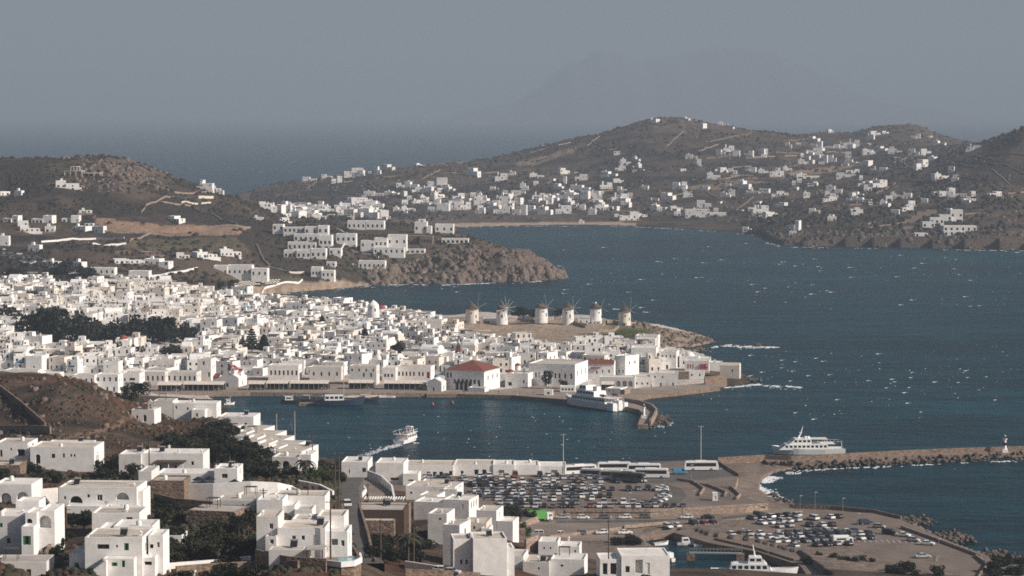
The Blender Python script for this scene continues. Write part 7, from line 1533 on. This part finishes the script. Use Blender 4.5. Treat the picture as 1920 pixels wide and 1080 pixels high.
small_boat(430, 759, 5, .4, 'tiny white boat alone near the left harbour shore', 'white_paint', True, 4, 'small_boat')
slab('jetty', [(560,757),(600,757),(602,754),(562,754)], 1.0, 'concrete', 'stone_brown', 3)
for px, py, yt, lab in ((515, 838, 775, 'sailing yacht with a bare mast behind the stepped roofs'), (549, 850, 770, 'larger sailing yacht with a white boom by the stepped roofs'), (487, 826, 790, 'small yacht with a thin mast left of the stepped roofs')):
    p = onz(px, py, 0); small_boat(px, py, 12, .7, lab, 'white_paint', True, (py-yt)*p.y/F, 'sailing_yacht')
for px, py, L, rz, lab, m_ in ((1352,1001,5,.3,'white dinghy under the lower street wall','white_paint'),(1395,1016,7,.1,'white motorboat moored at the marina quay','white_paint'),(1290,1022,6.5,.15,'open white boat leftmost along the marina quay','white_paint'),(1320,1026,6,.1,'white boat with a dark deck beside the footbridge','white_paint'),(1252,1050,7,2.0,'white sailing dinghy moored beside the box house','white_paint'),(1240,1022,5,.5,'small white boat tucked behind the low white cubes','white_paint')):
    small_boat(px, py, L, rz, lab, m_, L > 6, 0, 'motorboat')
p = onz(1415, 1083, 0); o = empty('motor_yacht', p, -.05); tag(o, 'large white motor yacht cut by the bottom edge', 'yacht'); hu, dk = hull(24, 6, 2.2, 'white_paint', None, 1.0); hu.build('hull', o); dk.build('deck', o); deckhouse(o, -7, 5, 2.5, 1.9, 4.1, 'cabin', rake=2); deckhouse(o, -2, 3, 2.0, 4.103, 5.9, 'bridge', rake=1.4); b = MB('white_paint'); b.tube([(0,0,5.9),(-.6,0,9.2)], [.3,.1], 6); b.box(-.5, -.2, -1.4, 1.4, 7.6, 7.8); b.build('mast', o)
for i, (px, py) in enumerate(((848,757),(811,760))):
    b = MB('car_red' if i else 'wood_brown'); b.lathe([(.5,-.3),(.9,.3),(.6,.9),(.15,1.5)], 10, m='car_red' if i else 'wood_brown'); o = b.build('buoy', None, onz(px, py, 0)); tag(o, ['brown mooring buoy near the town quay', 'red mooring buoy near the chapel'][i], 'buoy')

# ------------------------------------------------------------------ foam
fv = []; ff = []; r2 = np.random.RandomState(8)
def patch(x, y, w, l, h_, ang=0.0, z=.03):
    n_ = 7; b = len(fv); ca, sa = math.cos(ang), math.sin(ang)
    for k in range(n_):
        a = 6.283*k/n_; q = .55 + .6*r2.rand(); u, v = w*.5*q*math.cos(a), l*.5*q*math.sin(a); fv.append((x + u*ca - v*sa, y + u*sa + v*ca, z))
    fv.append((x + w*.08, y, z + h_))
    for k in range(n_): ff.append((b+k, b+(k+1)%n_, b+n_))
n_ = 0
while n_ < 620:
    px, py = r2.uniform(300, 2000), r2.uniform(300, 905)
    lo = np.array([px]); la = np.array([py])
    if inpoly(lo, la, COAST)[0] or (py > 742 and px < 1300) or (py > 640 and px < 1250): continue
    if py < 430 and r2.rand() < .5: continue
    pp_ = onz(px, py, 0)
    if float(fbm(np.array(pp_.x), np.array(pp_.y), 160, 2)) < .40 + .25*r2.rand(): continue
    if py > 860 and px < 1500: continue
    p = onz(px, py, 0); k = p.y/F; s_ = r2.rand()**3.5; w = (1.3 + 8*s_)*k; patch(p.x, p.y, w, (.45 + 1.1*s_)*k*8, .05 + .25*s_, .1); n_ += 1
    if s_ > .5: patch(p.x + w*.8, p.y + 2, w*1.2, k*3, .06, .1)
for k in range(60):
    p = onz(r2.uniform(440, 1250), r2.uniform(775, 862), 0); patch(p.x, p.y, r2.uniform(.4, 1.1), 1.2, .08)
def foamline(pl, n_, sx, sy, wmin, wmax, land=False):
    seg = [(a, b, math.hypot(b[0]-a[0], (b[1]-a[1])*8)) for a, b in zip(pl, pl[1:])]; tot = sum(q[2] for q in seg)
    for a, b, L_ in seg:
        for k in range(max(1, int(n_*L_/tot))):
            t = r2.rand(); px, py = a[0]+(b[0]-a[0])*t + r2.normal()*sx, a[1]+(b[1]-a[1])*t + abs(r2.normal())*sy
            if float(fbm(np.array(px), np.array(py*6), 24, 2)) < .47: continue
            p = onz(px, py, 0); k_ = p.y/F; w = r2.uniform(wmin, wmax)*k_; patch(p.x, p.y, w, w*.9, .08 + .1*r2.rand())
foamline([(690,534),(760,533),(830,534),(900,531),(1000,528),(1067,522),(1080,522)], 330, 2, .9, 3, 9)
foamline([(470,556),(560,548),(640,541),(690,537)], 160, 2, .5, 3, 8)
foamline([(1180,743),(1260,737),(1330,730),(1385,724),(1420,719),(1500,725)], 420, 4, 1.6, 3, 10)
foamline([(1400,718),(1440,722),(1500,727)], 160, 8, 2, 3, 9)
foamline([(1290,656),(1350,648),(1400,650),(1450,650)], 200, 6, 1.6, 3, 9); foamline([(1360,646),(1455,651)], 120, 4, 1.2, 3, 10)
foamline([(1492,881),(1455,888),(1432,902),(1428,916),(1444,930),(1475,945)], 1500, 9, 3.2, 2, 9)
foamline([(1500,882),(1600,877),(1750,870),(1900,864)], 220, 3, 1.0, 3, 8); foamline([(1470,946),(1500,950)], 60, 4, 1, 2, 6)
foamline([(1225,800),(1252,796),(1262,785)], 90, 5, 2, 2, 7); foamline([(1690,972),(1730,992),(1790,1019),(1860,1046)], 110, 5, 1.5, 2, 6)
foamline([(1440,456),(1470,463),(1560,464),(1700,467),(1920,470)], 160, 4, .5, 3, 9); foamline([(870,427),(960,424),(1170,424),(1330,433),(1420,441)], 150, 3, .3, 3, 8); foamline([(840,742),(900,743),(960,746)], 60, 4, .6, 2, 6)
for k in range(420):                                       # wake
    t = r2.rand()**.8; px = 757 - 100*t + r2.normal()*2; py = 832 + 31*t**1.15 + r2.normal()*(1.0 + 2.2*t); p = onz(px, py, 0); w = r2.uniform(.25, 1.0)*(1.4-t); patch(p.x, p.y, w, w*1.6, .05)
foamline([(745,829),(760,832),(786,829)], 120, 3, 1, 2, 6)
o = npmesh('sea_foam', fv, ff, 'foam', True); tag(o, 'white wave crests, shore foam and boat wake on the sea', None, None, 'stuff')

# ------------------------------------------------------------------ trees and shrubs
TT = [(5,612,46,34,'d'),(60,632,50,40,'d'),(90,636,66,54,'d'),(122,640,60,50,'d'),(150,642,60,44,'d'),(190,644,64,42,'d'),(235,644,56,38,'d'),(275,642,50,42,'d'),(308,644,52,44,'d'),(345,642,38,34,'d'),(254,674,34,24,'d'),(318,674,50,24,'d'),(220,668,20,24,'d'),(400,656,50,18,'o'),(436,655,40,16,'o'),(575,660,44,22,'o'),(738,672,38,30,'d'),(640,665,20,14,'o'),(975,599,30,20,'d'),(1000,599,26,17,'d'),(1050,599,26,18,'d'),(968,652,26,24,'o'),(1027,731,20,32,'d'),(1056,730,16,18,'d'),(1004,700,16,14,'o'),(880,652,36,12,'o'),(1140,645,30,18,'o'),(1118,640,24,12,'d'),(700,602,26,14,'d'),(60,560,22,16,'o'),(165,545,18,16,'d'),(210,545,30,14,'d'),(255,553,26,16,'d'),(330,548,24,12,'d'),(415,552,14,22,'d'),(433,553,14,22,'d'),(115,512,40,18,'d'),(30,520,36,16,'d'),(160,520,30,22,'d'),(20,548,30,14,'o'),(440,535,18,10,'o'),(340,545,26,10,'d'),(265,560,30,10,'d'),
      (260,755,44,34,'d'),(240,752,24,24,'d')]
LEAF = {'d': 'leaf_dark', 'o': 'leaf_olive', 'g': 'leaf_green', 'y': 'leaf_dry'}
for i, (a, b, w, hh, l_) in enumerate(sorted(TT)):
    p = hit(a, b, 900, 1900); k = p.y/F; p.z = ground(p.x, p.y) - .3
    tree(p, w*k*1.25, hh*k*1.3, LEAF[l_], '%s tree, %s from the left among the town trees' % ({'d': 'dark rounded', 'o': 'olive green'}[l_], ordn(i+1)), 'trees in and behind the town', low=b < 700 and hh > 20 or w > hh*1.6)
for a, b, w, hh, lab in ((472,662,30,50,'tallest tiered pine rising above mid town'),(495,662,24,38,'second tiered pine right of the tallest one'),(604,622,18,32,'slender tiered pine in the back of the town'),(684,652,22,40,'tiered pine above the middle waterfront')):
    p = hit(a, b, 1100, 1700); k = p.y/F; p.z = ground(p.x, p.y); norfolk(p, w*k, hh*k, lab)
for a, b, hh, rr_, lab in ((732,592,5,3.4,'palm tree right of the white tower mill'),(757,595,5,3.4,'second palm tree right of the white tower mill'),(615,566,5,3,'palm tree on the back shore of the town'),(640,572,5,3,'palm tree right of the back shore palm')):
    p = hit(a, b, 1100, 1750); p.z = ground(p.x, p.y); palm(p, hh, rr_, lab)
def gp(px, py, d): p = at(px, py, d); p.z = ground(p.x, p.y); return p
palm(gp(765, 1045, 600), 7.0, 4.8, 'big dark palm tree beside the long stone building'); palm(gp(326, 905, 612), 3.2, 3.0, 'palm tree in front of the white terrace house'); palm(gp(573, 905, 635), 3.6, 3.4, 'palm tree right of the arched end house'); palm(gp(1212, 1088, 596), 2.0, 1.8, 'small palm in front of the modern box house')
r = random.Random(17); ZON = [ # zone polygon box, count, width range (m), height range, leaves, phrase
 (310,440,800,868,34,(4,8),(2.5,5),'do','in the thicket below the harbour chapel'), (380,500,840,892,26,(4,8),(3,6),'d','in the dark grove beside the stepped roofs'), (286,480,1000,1074,34,(3.5,7),(2.5,5.5),'do','in the dark garden at the bottom'), (180,260,868,905,14,(3,6),(2,4.5),'d','behind the two-loggia house'), (0,110,884,908,12,(3,5),(2,3.5),'do','below the porch house'), (440,560,878,902,16,(3,6),(2,4),'do','above the white terrace wall'), (590,640,872,905,12,(3,6),(2,4),'o','beside the upper hill road'),
 (700,800,1005,1065,20,(3,6),(2,5),'d','in the dark lane garden below the palm'), (96,130,1000,1050,7,(2.5,4),(2,3.5),'d','between the two lower left houses'), (140,172,975,992,5,(3,4.5),(2.5,4),'d','between the loggia house and the brown terrace'), (286,345,935,985,10,(2.5,5),(2,4),'do','below the brown stone house'), (560,612,885,910,8,(3,5),(2,3.5),'g','around the small palm by the end house'), (940,1000,965,985,10,(3,6),(3,5),'d','beside the green lorry'), (955,990,1000,1015,5,(3,5),(2.5,4),'g','above the pale stone wall'), (880,930,906,914,6,(2,4),(1.2,2),'o','on the planted island of the upper car park'), (1130,1200,1016,1028,6,(3,5),(2,3),'d','under the marina street wall'),
 (1480,1640,1040,1062,9,(2,4),(1.5,2.6),'d','on the edge of the lower car park'), (1640,1760,1066,1085,8,(3,5),(2,3.5),'d','at the bottom of the lower square'), (1860,1920,1055,1085,10,(3,6),(2,3.5),'d','in the lower right corner'), (1000,1120,908,945,6,(2,3),(1.5,2.5),'d','between the upper car park rows'), (330,480,1070,1084,10,(3,5),(1.5,3),'d','along the bottom lane wall'), (640,672,1000,1060,8,(1.5,3),(1,2),'o','along the hill road wall')]
for x0, x1, y0, y1, n_, wr, hr, lv, ph in ZON:
    L_ = sorted([(r.uniform(x0, x1), r.uniform(y0, y1)) for k in range(n_)])
    for i, (a, b) in enumerate(L_):
        p = hit(a, b, 400, 1000); p.z = ground(p.x, p.y) - .2
        if x0 >= 880 and x0 < 1130 and y1 < 950: p = onz(a, b, 4.4)
        if x0 >= 1480: p = onz(a, b, 2.0)
        w, hh = r.uniform(*wr), r.uniform(*hr); lf = LEAF[r.choice(lv)]
        tall = hh > 4 and r.random() < .7
        lab = '%s %s, %s from the left %s' % ({'leaf_dark': 'dark', 'leaf_olive': 'olive green', 'leaf_green': 'bright green'}[lf], 'bushy tree' if tall else 'shrub', ordn(i+1), ph)
        (tree if tall else shrub)(p, w, hh*1.2 if tall else hh, lf, lab, 'shrubs and trees of the near slope')
scatter('scrub', 12000, (-60, 620), (705, 1080), 430, 930, .55, 'leaf_dry', 'dry brown scrub on the near slope', 8, dn(18, .53), 31)
scatter('scrub', 12000, (-60, 640), (705, 1080), 430, 930, .7, 'leaf_olive', 'dark low scrub on the near slope', 8, dn(30, .53), 32)
scatter('stones', 350, (-60, 330), (705, 840), 700, 900, .9, 'rock', 'rocks breaking through the brown hill', 20, dn(16, .52), 33)

# cars on the dark slope of the left hill (too small to tell apart)
r = random.Random(12); mb = MB('car_silver')
for k in range(130):
    t = r.random(); a = 2 + 150*t; b = 473 + 40*t + r.uniform(-6, 8); p = hit(a, b, 1640, 1900); M_ = Matrix.Translation(p) @ Matrix.Rotation(r.choice([.2, 1.7]) + r.gauss(0, .1), 4, 'Z'); co = r.choice(['car_white', 'car_silver', 'car_grey', 'car_black', 'car_black', 'car_blue']); s0 = len(mb.v)
    mb.box(-2, 2, -.85, .85, .25, .9, co); mb.raw([(-1.8,-.8,.9),(1.0,-.8,.9),(1.0,.8,.9),(-1.8,.8,.9),(-1.3,-.68,1.42),(.4,-.68,1.42),(.4,.68,1.42),(-1.3,.68,1.42)], [(0,1,5,4),(1,2,6,5),(2,3,7,6),(3,0,4,7)], 'glass'); mb.face([(-1.3,-.68,1.42),(.4,-.68,1.42),(.4,.68,1.42),(-1.3,.68,1.42)], co); mb.xf(M_, s0)
o = mb.build('hillside_cars'); tag(o, 'rows of glinting cars parked on the dark slope at left', None, None, 'stuff')
# people
PM = [person_mesh(k) for k in range(4)]
PP = [(1363,934,4.4,'on the port ramp beside the hut'),(1368,934,4.4,'walking left of the outer curved wall'),(1752,1052,2,'standing on the empty lower square'),(1756,1052,2,'standing right of another person on the lower square'),(870,739,1.6,'on the quay in front of the town hall'),(892,738,1.6,'by the red doors of the town hall'),(935,738,1.6,'on the quay right of the town hall'),(970,740,1.6,'on the quay below the twin domes'),(1000,741,1.6,'on the quay left of the kiosk'),(700,741,1.2,'on the sandy town beach'),(745,740,1.2,'on the town beach left of the chapel'),(330,737,1.75,'on the promenade left of the church'),(470,734,1.75,'on the promenade right of the church')]
for i, (a, b, z, ph) in enumerate(PP): tag(link('person', PM[i % 4], None, onz(a, b, z), rng.random()*6), 'person %s' % ph, 'person', 'people in the port')
